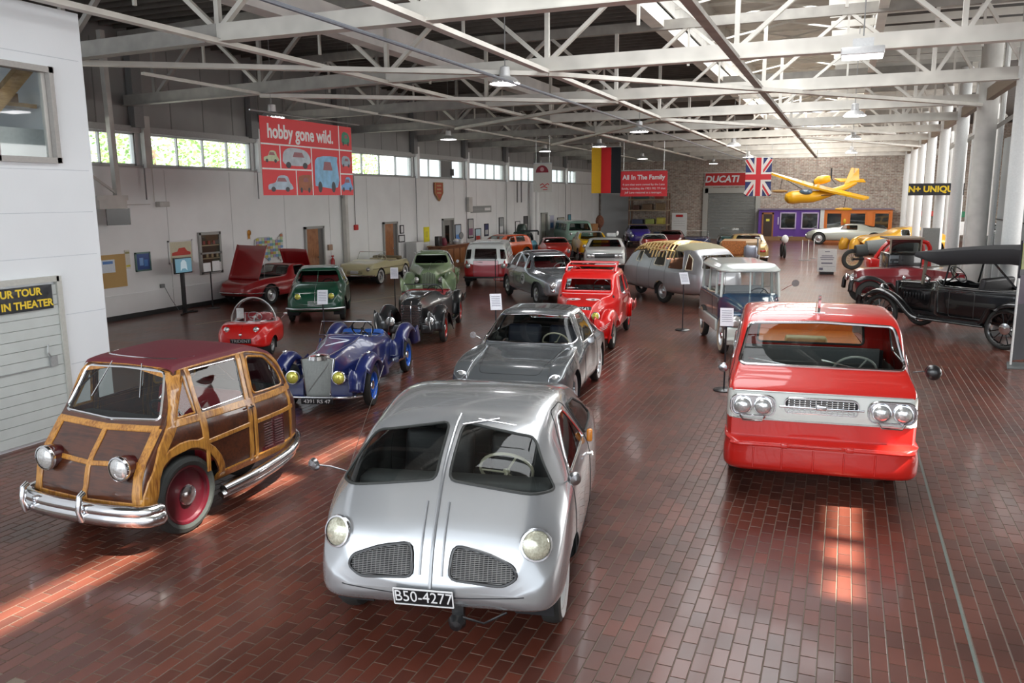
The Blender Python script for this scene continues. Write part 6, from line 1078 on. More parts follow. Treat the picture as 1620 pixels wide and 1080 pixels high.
# ---- compact builder for the cars further back ----
def gcar(name,label,x,y,phi,L,w,h,pt,style='sedan',pt2=None,seatm=LEA,bump=CHR,glass=GLD,eyes=LENS,tail=False,wr=.30,cat='car',group=None,grille=CHR):
    e=car(name,x,y,phi,label,cat,group); S={'sedan':[(.0,.80,.34,.56,.62,.9),(.02,.90,.27,.62,.70,.9),(.12,.97,.22,.64,.74,.9),(.26,1,.2,.66,.78,.88),(.29,1,.2,.68,.84,.85),(.40,1,.2,.70,.98,.76),(.50,1,.2,.70,1.0,.78),(.66,1,.2,.70,.98,.76),(.78,1,.2,.68,.80,.84),(.80,1,.2,.68,.77,.86),(.96,.96,.24,.62,.72,.88),(1.0,.85,.32,.54,.62,.88)],
     'van':[(.0,.80,.3,.50,.58,.9),(.015,.92,.22,.56,.72,.86),(.05,.98,.2,.60,.86,.82),(.12,1,.19,.62,.96,.82),(.25,1,.19,.62,1.0,.84),(.85,1,.19,.62,1.0,.84),(.96,.96,.2,.60,.92,.82),(1.0,.8,.28,.5,.6,.8)],
     'beetle':[(.0,.5,.34,.46,.52,.8),(.03,.66,.26,.56,.64,.8),(.12,.86,.22,.62,.74,.76),(.26,.97,.2,.66,.80,.72),(.31,1,.2,.68,.86,.70),(.40,1,.2,.70,.98,.68),(.55,1,.2,.70,1.0,.70),(.72,.96,.2,.66,.90,.66),(.88,.84,.24,.56,.72,.62),(1.0,.5,.34,.46,.52,.6)],
     'open':[(.0,.6,.4,.66,.78,.85),(.02,.75,.3,.7,.86,.85),(.12,.88,.25,.74,.92,.85),(.32,.98,.22,.78,.98,.82),(.40,1,.22,.80,.94,.88),(.75,1,.22,.80,.92,.88),(.95,.9,.26,.72,.84,.85),(1,.7,.36,.6,.7,.8)],
     'wedge':[(.0,.7,.3,.40,.46,.9),(.03,.85,.24,.46,.54,.9),(.2,.96,.2,.58,.70,.85),(.35,1,.2,.64,.92,.74),(.5,1,.2,.66,1.0,.76),(.85,1,.22,.66,.98,.78),(.97,.96,.26,.6,.8,.8),(1.0,.85,.34,.5,.6,.8)],
     'sleek':[(.0,.6,.3,.42,.5,.85),(.03,.8,.24,.48,.6,.85),(.12,.95,.2,.56,.72,.8),(.3,1,.18,.62,.80,.76),(.38,1,.18,.64,.88,.7),(.52,1,.18,.66,1.0,.64),(.66,1,.18,.66,.98,.62),(.85,1,.2,.66,.82,.66),(.97,.9,.26,.62,.74,.8),(1.0,.75,.36,.54,.62,.8)]}[style]
    b=Body([(-a*L,ww*w,z0*h,zb*h,zt*h,r) for a,ww,z0,zb,zt,r in S],dx=L/34,ns=3,sq=.3,capf=.8); P={'sedan':(.17,.80),'van':(.17,.80),'beetle':(.17,.80),'open':(.15,.82),'wedge':(.2,.82),'sleek':(.17,.82)}[style]
    wells(e,b,(-P[0]*L,-P[1]*L),wr,w*.98,cutr=wr*1.14); F={'sedan':((.755,.955),(.28,.42)),'van':((.66,.90),(.0,.12)),'beetle':((.82,.96),(.3,.44)),'open':None,'wedge':((.72,.94),(.22,.5)),'sleek':((.82,.96),(.33,.52))}[style]
    if F:
        (za,zc),(xa,xc)=F; wf=w*.80
        b.cut('windscreen','F',rpoly([(-wf*.95,za*h),(wf*.95,za*h),(wf*.76,zc*h),(-wf*.76,zc*h)],.05),glass,e,frame=(RUB,.010),xr=(-xc*L-.05,-xa*L+.25)); b.cut('rear_window','B',rpoly([(-wf*.85,(za+.02)*h),(wf*.85,(za+.02)*h),(wf*.7,zc*h),(-wf*.7,zc*h)],.05),glass,e,frame=(RUB,.010),xr=(-L,-.6*L))
        z1=.725*h if style!='van' else .66*h; z2=.93*h if style!='van' else .88*h
        for a,c in {'sedan':((.35,.52),(.535,.68)),'van':((.10,.27),(.31,.55),(.59,.83)),'beetle':((.36,.54),(.56,.70)),'wedge':((.36,.56),(.60,.80)),'sleek':((.42,.62),)}[style]: b.cut('side_window','S',rpoly([(-a*L-(.0 if style=='van' else .0),z1),(-c*L,z1),(-c*L+.02,z2),(-a*L-(.16 if a<.45 and style!='van' else .02),z2)],.04),glass,e,frame=(pt2 or RUB,.009))
    else:
        b.cut('cockpit','T',rpoly([(-.36*L,-w*.78),(-.36*L,w*.78),(-.72*L,w*.76),(-.72*L,-w*.76)],.1),seatm,e,off=-.15,xr=(-.8*L,-.34*L)); mk('windscreen_frame',G().tube([(-.34*L,-w*.8,.95*h),(-.37*L,-w*.74,1.28*h),(-.37*L,w*.74,1.28*h),(-.34*L,w*.8,.95*h)],.012,6,True),bump,e); mk('windscreen',G().add([(-.34*L,-w*.78,.96*h),(-.369*L,-w*.73,1.27*h),(-.369*L,w*.73,1.27*h),(-.34*L,w*.78,.96*h)],[(0,1,2,3)]),CLR,e); seat(e,-.58*L,0,w*1.5,.4*h,seatm,.35)
    if pt2 and style in('van','beetle','sedan'): b.cut('upper_body','T',[(-.2*L if style!='van' else .0,-w),(-.2*L if style!='van' else .0,w),(-L,w),(-L,-w)],pt2,e,xr=(-L*.98,-(.36 if style!='van' else .06)*L),nmin=.5)
    for sg in(1,-1):
        p,n=b.hit('F',sg*w*.66,.54*h if style not in('wedge','sleek') else .42*h); lamp(e,p+Vector((.02,0,0)),(1,0,.08),.075 if style!='sedan' else .07,lens=eyes)
        p,n=b.hit('B',sg*w*.68,.50*h); mk('tail_lamp',G().box(p-Vector((.01,0,0)),(.04,.22 if tail else .1,.10),ch=.015),REDL,e)
        for xx in P: wheel(e,-xx*L,sg*(w-.10),wr,.14,SLV,sg)
    if grille: slats(e,b,'F',[(.40+.04*k)*h for k in range(4)],-w*.42,w*.42,.008,grille,True)
    b.done(pt,e); hb=.30*h
    if bump:
        mk('front_bumper',G().tube([(-.12,-w*.96,hb),(.06,-w*.7,hb),(.08,w*.7,hb),(-.12,w*.96,hb)],.035,8),bump,e); mk('rear_bumper',G().tube([(-L+.12,-w*.96,hb),(-L-.06,-w*.7,hb),(-L-.06,w*.7,hb),(-L+.12,w*.96,hb)],.035,8),bump,e)
    if F: cabin(e,-(.33 if style not in('van',) else .10)*L,-.72*L,w*.82,.3*h,.68*h if style!='van' else .58*h,((-.5*L,.35),(-.66*L,.35)),seatm,w*.4,sw=BLK)
    return e
e=gcar('white_saloon','white saloon with wide chrome grille and black tyres on dark alloy wheels',-8.65,30.97,-75,4.7,.87,1.30,paint('saloon_white',(.74,.77,.75)),'sedan')
mk('grille_panel',G().box((.03,0,.70),(.04,1.40,.17),ch=.02),M('grille_dark',(.08,.08,.08),.3,.6),e); mk('grille_frame',G().tube([(.055,-.72,.61),(.055,.72,.61),(.055,.72,.79),(.055,-.72,.79)],.012,6,True),CHR,e)
for y in(-.62,-.46,.46,.62): mk('square_lamp',G().box((.055,y,.70),(.03,.14,.12),ch=.01),LENS,e)
mk('roof_ornament',G().box((-9.1,33.6,1.40),(.4,.18,.16),ch=.05).sph((-8.85,33.6,1.47),(.06,.1,.1),8,6),WHT,label='small white model resting on the white saloon roof',cat='model',group=None)
gcar('mint_van','pale mint green van with white roof parked against the far posters',-14.2,45.5,-60,4.0,.85,1.62,paint('mint',(.30,.50,.40)),'van',glass=GLS)
gcar('yellow_hatchback','bright yellow small car with white roof behind the white saloon',-10.7,36.6,-66,3.6,.75,1.36,paint('canary',(.85,.52,.01)),'sedan',BWH,glass=GLS)
gcar('red_beetle_car','small red rounded saloon behind the silver number car',-11.6,33.9,-66,3.4,.74,1.18,paint('beetle_red',(.60,.03,.02)),'beetle',glass=GLS)
gcar('orange_wedge_car','bright orange wedge shaped small car behind the red and white bus',-15.7,34.9,-112,2.9,.68,1.25,paint('wedge_orange',(.80,.10,.015)),'wedge',bump=None,glass=GLS,grille=None)
e=car('blue_vintage_racer',-15.0,38.9,-80,'pale blue vintage racer with exposed black engine and frame'); b=Body([(.0,.2,.3,.5,.6,.8),(-.1,.3,.25,.6,.75,.8),(-.8,.38,.25,.65,.8,.75),(-1.6,.3,.3,.55,.7,.7),(-1.9,.12,.4,.45,.5,.7)],dx=.1,ns=3); b.done(paint('sky_paint',(.06,.42,.65)),e)
for sg in(1,-1): wheel(e,-.3,sg*.5,.3,.1,BLK,sg,spokes=8); wheel(e,-1.5,sg*.5,.3,.1,BLK,sg,spokes=8)
mk('engine_frame',G().tube([(-.1,-.3,.8),(-.1,-.3,1.3),(-.1,.6,1.3)],.04,6).tube([(-.1,.6,1.3),(-.1,.6,1.1)],.04,6),BLK,e)
e=empty('stationary_engine',(-15.9,40.6,0),label='tall dark green stationary engine by the large pipes',cat='engine'); mk('engine_block',G().box((0,0,.6),(.7,.9,1.2),ch=.1),M('engine_green',(.02,.05,.04),.4),e); mk('cylinder_head',G().lathe([(.28,0),(.3,.1),(.22,.35),(.1,.4),(0,.4)],(0,0,1.2),(0,0,1),14),M('engine_green2',(.04,.06,.05),.3,.4),e); mk('flywheel',G().lathe([(.3,-.05),(.42,-.05),(.42,.05),(.3,.05),(.3,-.05)],(.42,.1,.7),(1,0,0),20),BLK,e)
gcar('small_white_red_car','small white and red car between white saloon and teardrop car',-8.0,37.3,-75,3.4,.72,1.22,paint('pale_red',(.5,.03,.03)),'beetle',BWH,glass=GLS)
gcar('violet_car','dark violet rounded car far back before the storage rack',-11.0,47.2,-70,3.6,.75,1.3,paint('violet',(.05,.03,.28)),'beetle')
gcar('maroon_car','low maroon car in the far row behind the teardrop roof',-8.5,43.2,-80,3.6,.78,1.15,paint('dark_maroon',(.13,.012,.02)),'beetle')
gcar('navy_roadster','dark navy roadster with cream details in the far row',-6.85,41.6,-80,3.6,.75,.95,paint('far_navy',(.015,.02,.07)),'open',seatm=M('seat_tan',(.5,.35,.1),.6))
gcar('dark_green_roadster','dark green open roadster with chrome frame before the roller door',-5.2,42.2,-82,3.7,.75,1.05,paint('far_green',(.01,.05,.045)),'open',seatm=M('seat_green',(.05,.12,.1),.6))
gcar('gold_saloon','gold sand saloon seen from behind with wide red tail lamps',-4.35,40.6,98,4.4,.84,1.30,paint('gold_sand',(.46,.31,.09),.3),'sedan',tail=True)
e=car('tan_truck',-3.75,32.6,-86,'tan bodied old truck chassis with orange brick coloured flank and grey engine'); mk('truck_bed',G().box((-1.6,0,.95),(2.6,1.5,.5),ch=.05),M('truck_tan',(.38,.24,.12),.5),e); mk('crate_panel',G().box((.0-.2,-.2,1.0),(.1,.9,.5)).box((-.25,-.25,.72),(.06,.8,.12)),M('truck_orange',(.55,.2,.06),.6,var=.4,scale=25),e,smooth=False); mk('engine',G().box((.1,.45,.85),(.5,.5,.5),ch=.1).tube([(.2,.3,1.1),(.3,.6,.9),(.1,.7,.7)],.05,8),M('engine_grey',(.3,.32,.38),.35,.6),e); mk('frame_rail',G().tube([(.1,.7,.9),(.1,.7,1.35),(-.8,.7,1.35)],.03,6).tube([(.3,-.6,.4),(.3,.7,.4),(-3,.7,.5)],.05,6),GRY,e); mk('yellow_box',G().box((.2,-.1,.45),(.4,.7,.3),ch=.03),M('box_yellow',(.6,.42,.12),.6),e)
for sg in(1,-1): wheel(e,-.4,sg*.62,.36,.14,GRY,sg); wheel(e,-2.5,sg*.62,.36,.14,GRY,sg)
e=car('white_motorcycle',-2.55,41.0,-80,'white motorcycle standing beside the gold saloon','motorcycle'); wheel(e,-.3,0,.32,.1,BLK,1,spokes=10); wheel(e,-1.6,0,.32,.12,BLK,1,spokes=10); mk('tank',G().sph((-.8,0,.85),(.3,.13,.12),12,8),WHT,e); mk('fairing',G().sph((-.35,0,.92),(.12,.16,.2),12,8),WHT,e); mk('frame',G().tube([(-.3,0,.32),(-.45,0,.95),(-1.2,0,.75),(-1.6,0,.32)],.03,6).tube([(-.45,-.35,1.05),(-.4,0,1.0),(-.45,.35,1.05)],.015,6),BLK,e); mk('saddle',G().box((-1.2,0,.85),(.6,.24,.1),ch=.04),LEA,e)
# right-hand far group
gcar('silver_sleek_coupe','low silver green modern coupe in front of the purple shopfront',-2.2,54.6,177,4.8,.93,1.25,paint('sleek_silver',(.48,.50,.44),.5),'sleek',bump=None,wr=.36,grille=None,glass=GLS)
e=car('gold_aero_car',.75,45.2,-158,'golden aerodynamic car with skirted front wing and slim porthole window'); GLDP=paint('aero_gold',(.80,.42,.03),.3)
b=Body([(.0,.35,.35,.5,.6,.8),(-.1,.6,.3,.62,.8,.8),(-.6,.8,.26,.72,.95,.76),(-1.4,.84,.25,.80,1.08,.72),(-1.8,.85,.25,.84,1.30,.68),(-2.6,.85,.25,.84,1.40,.68),(-3.4,.82,.26,.8,1.28,.62),(-4.2,.66,.3,.66,.95,.6),(-4.7,.3,.4,.5,.6,.6)],dx=.12,ns=3); wells(e,b,(-.9,-3.5),.33,.83)
for a,c in((-1.75,-2.2),(-2.3,-2.75),(-2.9,-3.3)): b.cut('side_window','S',rpoly([(a,.95),(c,.95),(c,1.25),(a-.05,1.25)],.08),GLD,e,frame=(CHR,.01))
b.done(GLDP,e)
for sg in(1,-1): fender(e,[(.3,.25,.6),(.3,.5),(-.1,.85),(-.8,.95),(-1.5,.8),(-2.0,.5),(-2.2,.3)],.66,.45,GLDP,.3,'front_wing',sg); wheel(e,-.9,sg*.72,.33,.14,CHR,sg); wheel(e,-3.5,sg*.72,.33,.14,CHR,sg)
e=car('cyclecar_frame',.95,35.9,-165,'bare red cyclecar with grey rolled hood and brass wheel'); mk('hood_roll',G().tube([(.1,0,.9),(-1.6,0,1.0)],.32,14,rs=[.26,.36]),M('hood_grey',(.2,.22,.22),.7),e); mk('drum',G().tube([(.5,0,.75),(.05,0,.8)],.24,14),M('drum_dark',(.05,.06,.06),.6),e); wheel(e,.6,0,.42,.08,M('wheel_brass',(.4,.35,.2),.4,.4),-1,spokes=12); wheel(e,-1.8,.4,.35,.1,BLK,1,spokes=10); mk('rail',G().bar((.6,0,.42),(-2.0,.3,.5),.08),BLK,e,smooth=False)
e=car('red_cyclecar',1.25,29.6,-170,'small bare red car body with open door frame and dark engine in front'); mk('body_shell',G().tube(crom([(.3,.4,.55),(.1,.4,1.0),(-.3,.4,1.45),(-1.2,.4,1.45),(-1.3,.4,.7)],4),.07,6).tube(crom([(.3,-.4,.55),(.1,-.4,1.0),(-.3,-.4,1.45),(-1.2,-.4,1.45),(-1.3,-.4,.7)],4),.07,6).box((-.7,0,1.48),(1.1,.9,.06),ch=.02).box((.35,0,.75),(.35,.9,.35),ch=.08),RD2,e); mk('engine',G().box((-.35,0,.75),(.6,.6,.5),ch=.12).tube([(-.2,.3,.9),(0,.35,1.1),(-.3,.3,1.2)],.05,8),M('engine_dark',(.05,.05,.05),.35,.5),e); mk('body_side',G().prism([(.3,.4),(.3,.7),(-1.4,.7),(-1.4,.4)],1,-.42,.42),M('chassis_red',(.3,.02,.02),.4),e)
for sg in(1,-1): wheel(e,.3,sg*.45,.25,.1,BLK,sg); wheel(e,-1.3,sg*.45,.25,.1,BLK,sg)
e=car('maroon_veteran_car',.35,24.3,-172,'maroon veteran car with pointed bonnet beyond the black touring car'); b=Body([(.0,.28,.35,.80,.94,.9,1),(-.1,.34,.34,.82,1.0,.85,1),(-1.0,.40,.34,.84,1.04,.8,1),(-1.3,.5,.34,.86,1.06,.85,1),(-2.6,.55,.36,.84,.95,.9,1)],dx=.12,ns=3,sq=.6); b.done(paint('veteran_maroon',(.20,.012,.018)),e)
for sg in(1,-1): fender(e,[(.15,.4),(.1,.7),(-.2,.85),(-.6,.75),(-.9,.45)],.6,.22,BLK,.07,'front_wing',sg); wheel(e,-.3,sg*.58,.36,.1,BLK,sg,spokes=10); wheel(e,-2.2,sg*.58,.36,.1,BLK,sg,spokes=10)
lamp(e,(.16,.42,.72),(1,0,0),.09); lamp(e,(.16,-.42,.72),(1,0,0),.09)
e=empty('veteran_cab',(1.55,26.0,0),R(10),label='tall black box cab of a veteran car behind the touring car windscreen',cat='car'); mk('cab_body',G().box((0,0,.95),(.9,1.1,.8),ch=.05),TBL,e); mk('cab_frame',G().bar((-.4,-.5,1.3),(-.4,-.5,1.75),.04).bar((.4,-.5,1.3),(.4,-.5,1.75),.04).box((0,-.0,1.77),(.95,1.1,.05)),M('cab_trim',(.3,.24,.18),.5),e,smooth=False); mk('cab_screen',G().box((0,-.5,1.53),(.8,.01,.44)),GLD,e,smooth=False)
for sg in(1,-1): wheel(e,.0,sg*.55,.38,.1,BLK,sg,spokes=10)
# wagon shapes in the right bay
for i,(x,y,phi,c,st,lab) in enumerate([(6.6,50,-120,(.6,.62,.62),'sedan','white saloon parked in the right bay behind the columns'),(6.3,41,-110,(.06,.07,.08),'sedan','dark saloon parked in the right bay beside the posts'),(6.8,35.5,-100,(.6,.61,.6),'van','white van standing in the right bay near the grey booth')]): gcar('bay_car',lab,x,y,phi,4.0,.8,1.4,paint('bay%d'%i,c),st)
mk('bay_counter',G().box((4.1,31.2,.55),(1.1,.6,1.1),ch=.02),WHT,label='white display counter behind the black canvas roof',cat='counter')
mk('bay_crate',G().box((2.55,27.9,.25),(.7,.6,.5),ch=.02),M('crate_orange',(.6,.25,.05),.6),label='orange crate behind the black touring car',cat='crate')
for i,(x,y) in enumerate([(3.9,28.2),(3.0,34.0)]):
    e=empty('info_panel',(x,y,0),label=['grey framed information panel beside the third column','grey framed information panel farther back near the fourth column'][i],cat='sign'); mk('panel',G().box((0,0,1.35),(.55,.04,.8)),M('panel_grey',(.2,.21,.2),.4),e,smooth=False); mk('panel_frame',G().tube([(-.28,0,0),(-.28,0,1.76),(.28,0,1.76),(.28,0,0)],.014,6),SLV,e)
# display stand at the right edge
e=empty('display_stand',(2.92,16.25,0),R(40),label='tall black display stand with green topped poster at the right edge',cat='display stand')
mk('panel',G().box((.2,.1,1.15),(.42,.03,2.1)),M('stand_black',(.02,.022,.03),.4),e,smooth=False); mk('edge_trim',G().bar((-.02,.08,.03),(-.02,.08,1.55),.025),WHT,e,smooth=False); mk('poster_top',G().box((.2,.08,1.93),(.40,.012,.45)),M('poster_green',(.22,.24,.08),.5,var=.3,scale=4),e,smooth=False); mk('poster_lower',G().box((.2,.08,1.35),(.40,.012,.5)),M('poster_purple',(.05,.035,.06),.4,var=.3,scale=5),e,smooth=False); mk('foot_plate',G().prism([(-.3,-.1),(.1,-.3),(.45,.1),(.2,.35)],2,0,.02),M('foot_grey',(.12,.13,.13),.4),e,smooth=False); mk('poster_box',G().box((.2,.072,1.98),(.22,.006,.14)),M('poster_pale',(.5,.5,.42),.5),e,smooth=False)
# ---- desk and its things ----
e=empty('reception_desk',(-16.0,32.2,0),label='long brown wooden reception desk with panelled front by the wall',cat='desk'); mk('desk_body',G().box((0,0,.46),(.6,3.0,.92)),woodm('desk_wood',(.10,.03,.012),(.22,.08,.03),2,3),e,smooth=False); mk('desk_top',G().box((0.03,0,.95),(.72,3.1,.06),ch=.01),woodm('desk_wood',(.10,.03,.012),(.22,.08,.03),2,3),e)
for k in range(5): mk('front_panel',G().box((.31,-1.2+.6*k,.48),(.03,.48,.66),ch=.01),M('desk_panel',(.26,.10,.03),.4),e)
mk('till_screen',G().box((-16.0,31.1,1.18),(.2,.35,.4),ch=.02),BLK,label='black till screen at the left end of the desk',cat='monitor'); mk('red_display',G().lathe([(.12,0),(.16,.1),(.10,.3),(0,.34)],(-15.95,31.5,.98),(0,0,1),10),M('display_red',(.2,.02,.04),.5),label='small dark red ornament beside the till',cat='ornament')
e=mk('white_helmet',G().sph((-15.9,32.6,1.09),(.13,.15,.12),14,8),WHT,label='white helmet resting on the brown desk',cat='helmet'); mk('helmet_trim',G().tube([(-15.9+.132*math.cos(a),32.6+.152*math.sin(a),1.07) for a in np.linspace(0,2*pi,20,endpoint=False)],.012,5,True),M('trim_navy',(.02,.03,.1),.4),e)
mk('paper_stack',G().box((-16.0,33.1,1.05),(.3,.4,.15),rz=.2).box((-15.98,33.05,1.14),(.28,.36,.03),rz=.35),WHT,smooth=False,label='white paper stack near the far end of desk',cat='papers'); mk('desk_fan',G().lathe([(.13,-.03),(.16,0),(.13,.03),(0,.03)],(-16.1,33.55,1.3),(1,-.3,0),14).tube([(-16.1,33.55,.98),(-16.1,33.55,1.2)],.02,6),GRY,label='small grey fan at the far end of the desk',cat='fan')
mk('floor_cabinet',G().box((-16.55,30.0,.6),(.5,.6,1.2),ch=.02),WHT,label='white floor cabinet left of the brown desk',cat='cabinet')
# ---- screen and reading stands on the left ----
e=empty('screen_stand',(-16.25,16.7,0),label='black television on a tall black floor pole near the wall',cat='screen'); mk('pole',G().bar((0,0,0),(0,0,1.12),.1,.06),BLK,e,smooth=False); mk('base_foot',G().tube([(.25,-.4,.02),(0,0,.02),(-.15,.45,.02)],.022,6).tube([(.1,.35,.02),(0,0,.02)],.02,6),BLK,e); mk('television',G().box((.04,0,1.28),(.06,.62,.42),ch=.01),BLK,e); mk('screen_image',G().box((.073,0,1.28),(.006,.57,.36)),M('screen_glow',(.05,.12,.16),.3,em=.5,ecol=(.12,.25,.32)),e,smooth=False); mk('screen_motif',G().prism([(-.12,1.14),(-.1,1.36),(-.04,1.42),(.04,1.42),(.1,1.36),(.12,1.14),(.05,1.2),(-.05,1.2)],0,.077,.079),M('screen_pale',(.4,.5,.55),.3,em=.35,ecol=(.4,.5,.55)),e,smooth=False)
e=empty('reading_stand',(-16.25,17.75,0),label='black music style stand holding two white sheets beside the television',cat='stand'); mk('pole',G().tube([(0,0,0),(0,0,1.02)],.018,8),BLK,e); mk('base',G().lathe([(.2,0),(.2,.015),(.03,.03),(0,.03)],(0,0,0),(0,0,1),18),BLK,e); mk('tray',G().box((.03,0,1.02),(.1,.62,.02)),BLK,e,smooth=False)
mk('white_sheet',G().box((-16.2,17.58,1.16),(.012,.28,.24)),C('white',(.8,.8,.8)),smooth=False,label='white sheet on the reading stand, nearer the television',cat='paper'); mk('white_sheet',G().box((-16.2,17.93,1.17),(.012,.28,.28)),C('white',(.8,.8,.8)),smooth=False,label='white sheet on the reading stand, farther from the television',cat='paper')
mk('wall_socket',G().box((XW+.03,16.6,.72),(.06,.14,.1),ch=.01).tube([(XW+.05,16.65,.7),(XW+.1,16.8,.35),(XW+.3,16.85,.04),(XW+.55,16.75,.02)],.008,5),GRY,label='wall socket with a cable running to the television stand',cat='socket')
# ---- sign posts between the cars ----
def post(x,y,h,label,sign=None,tilt=35,rz=-60,c=None,sw=.20,sh=.30):
    e=empty('sign_post',(x,y,0),R(rz),label=label,cat='sign post'); mk('base',G().lathe([(.17,0),(.17,.012),(.15,.025),(.02,.035),(0,.035)],(0,0,0),(0,0,1),22),BLK,e); mk('pole',G().tube([(0,0,.03),(0,0,h)],.013,8),M('pole_dark',(.03,.03,.035),.4,.4),e)
    if sign: g=G(); m=Matrix.Translation((.03,0,h+.06))@Matrix.Rotation(R(90-tilt),4,'Y'); g.box((0,0,0),(sh,sw,.012)); g.v=mtx(m,g.v); s=mk('sign_card',g,M('card_white',(.72,.72,.78),.4),e,smooth=False); g=G(); [g.box((-.1+.035*k,0,.007),(.008,sw*.75,.002)) for k in range(6)]; g.v=mtx(m,g.v); mk('card_print',g,M('print_dark',(.15,.15,.2),.5),s,smooth=False)
post(-9.98,23.2,1.25,'slim black post before the red and white bus'); post(-6.44,25.5,1.35,'slim black post with round base beside the white saloon',None); post(-3.27,18.3,1.12,'black post with white card before the aluminium teardrop car',1)
post(-1.6,12.72,1.10,'black post with white card beside the red truck windscreen',1,30,-80); post(-9.35,13.2,1.05,'black post with white card rising behind the blue roadster',1,30); post(-10.6,18.1,1.05,'black post with white card between green saloons',1,25); post(-5.55,12.9,1.15,'black post with lilac card left of the grey coupe',1,30)
for i,(x,y) in enumerate([(-1.76,40.1),(-1.5,40.3),(-1.3,41.5)]):
    e=empty('barrier_post',(x,y,0),label=['thin silver barrier post nearest the white motorcycle','middle one of three thin silver barrier posts','thin silver barrier post farthest back of three'][i],cat='barrier post',group='silver barrier posts by the motorcycle'); mk('base',G().lathe([(.15,0),(.15,.02),(.02,.04)],(0,0,0),(0,0,1),14),GRY,e); mk('pole',G().tube([(0,0,0),(0,0,.95)],.02,6),SLV,e)
e=empty('floor_sign',(-.55,33.4,0),R(8),label='white lettered floor sign standing alone in the central aisle',cat='sign'); mk('sign_board',G().box((0,0,.53),(.68,.04,.86)),WHT,e,smooth=False); mk('foot',G().box((0,0,.05),(.5,.35,.1)),BLK,e,smooth=False); mk('sign_print',G().box((0,-.022,.86),(.18,.004,.03)).box((0,-.022,.7),(.4,.004,.03)).box((0,-.022,.63),(.5,.004,.03)).box((0,-.022,.56),(.45,.004,.03)).box((0,-.022,.42),(.4,.004,.05)).box((-.2,-.022,.2),(.14,.004,.09)).box((.05,-.022,.3),(.5,.004,.008)),M('print_dark',(.15,.15,.2),.5),e,smooth=False)
# ---- banners and flags ----
RB=M('banner_red',(.72,.035,.045),.45,var=.03,scale=2,bump=.15); BX=-12.0
e=empty('red_picture_banner',(BX,16.72,3.08),label='large red hanging banner reading hobby gone wild above small car pictures',cat='banner')
BL,BHh=3.6,1.72; mk('cloth',G().box((0,0,BHh/2),(.012,BL,BHh)),RB,e,smooth=False); mk('hanging_rail',G().tube([(0,-2.1,BHh+.09),(0,2.2,BHh+.09)],.018,8),SLV,e); [mk('hanging_wire',G().tube([(0,y,BHh+.09),(0,y,z)],.006,4),GRY,e) for y,z in((-1.38,2.24),(1.8,4.15))]
wl_=G()
def bl(a,b_,c,d): wl_.box((.008,-BL/2+BL*(a+c)/2,BHh*(b_+d)/2),(.004,max(.035,BL*abs(c-a)),max(.035,BHh*abs(d-b_))))
for s_ in((0,.655,1,.655),(.84,0,.84,1),(0,.34,.51,.34),(.84,.31,1,.31),(.18,.34,.18,.655),(.51,0,.51,.655),(.335,0,.335,.34)): bl(*s_)
mk('white_lines',wl_,LETW,e,smooth=False)
text('lettering','hobby gone wild.',.43,LETW,e,face_m((.009,-.30,1.40),(0,1,0),(0,0,1)),.002,xs=.86,bold=.012)
def carprint(cy,cz,w,h,c,c2=(.05,.05,.06),kind=0):
    m1=M('print_car_%.2f_%.2f'%(cy,cz),c,.5,var=.2,scale=6); sh={0:[(-.5,.1),(-.48,.4),(-.2,.55),(-.05,.95),(.3,.95),(.42,.55),(.5,.4),(.48,.1)],1:[(-.5,.15),(-.5,.6),(-.38,.95),(.45,1),(.5,.85),(.5,.12)],2:[(-.5,.3),(-.45,.75),(-.2,.98),(.3,.9),(.5,.55),(.48,.25),(.2,.1),(-.35,.12)]}[kind]
    P=crom([(cy+w*a,cz+h*(b_-.5)) for a,b_ in sh]+[(cy+w*sh[0][0],cz+h*(sh[0][1]-.5))],3)[:-1]
    p=mk('car_print',G().prism([tuple(q) for q in P],0,.007,.010),m1,e,smooth=False); k=M('print_tyre',c2,.5)
    mk('print_wheel',G().prism(ell(cy-w*.3,cz-h*.38,w*.09,h*.16,12),0,.0105,.012).prism(ell(cy+w*.3,cz-h*.38,w*.09,h*.16,12),0,.0105,.012),k,p,smooth=False)
    wz=cz+h*(.22 if kind!=2 else .15); mk('print_window',G().prism([(cy-w*.14,wz-h*.12),(cy-w*.08,wz+h*.12),(cy+w*.2,wz+h*.12),(cy+w*.28,wz-h*.12)],0,.0105,.012),M('print_glass',(.3,.1,.12),.4),p,smooth=False)
for a in((-1.48,.86,.5,.26,(.55,.6,.4),0),(-.55,.86,1.05,.46,(.5,.55,.6),2),(-1.2,.27,.85,.36,(.45,.55,.65),0),(-.27,.27,.5,.40,(.35,.12,.06),1),(.62,.52,.95,.85,(.25,.5,.75),1),(1.5,.85,.4,.28,(.35,.42,.5),2),(1.5,.28,.5,.36,(.2,.4,.7),0),(1.52,1.42,.36,.34,(.05,.25,.15),2)): carprint(*a[:4],a[4],kind=a[5])
def hangrod(x0,x1,y,z,lab): mk('flag_rod',G().tube([(x0,y,z),(x1,y,z)],.02,6).tube([(x0+.1,y,z),(x0+.1,y,5.31)],.006,4).tube([(x1-.1,y,z),(x1-.1,y,5.31)],.006,4),SLV,label=lab,cat='rod')
def wavy(x0,x1,z0,z1,y,ph=0,amp=.03):
    g=G(); n=8; v=[]
    for i in range(n+1):
        t=i/n
        for j in(0,1): x=x0+(x1-x0)*t; v.append((x,y+amp*math.sin(6*(x)+ph)*(1-.3*j),z0 if j==0 else z1))
    g.add(v,[(2*i,2*i+2,2*i+3,2*i+1) for i in range(n)]); return g
e=empty('tricolour_flag',(0,35,0),label='hanging flag with vertical gold, red and black stripes',cat='flag')
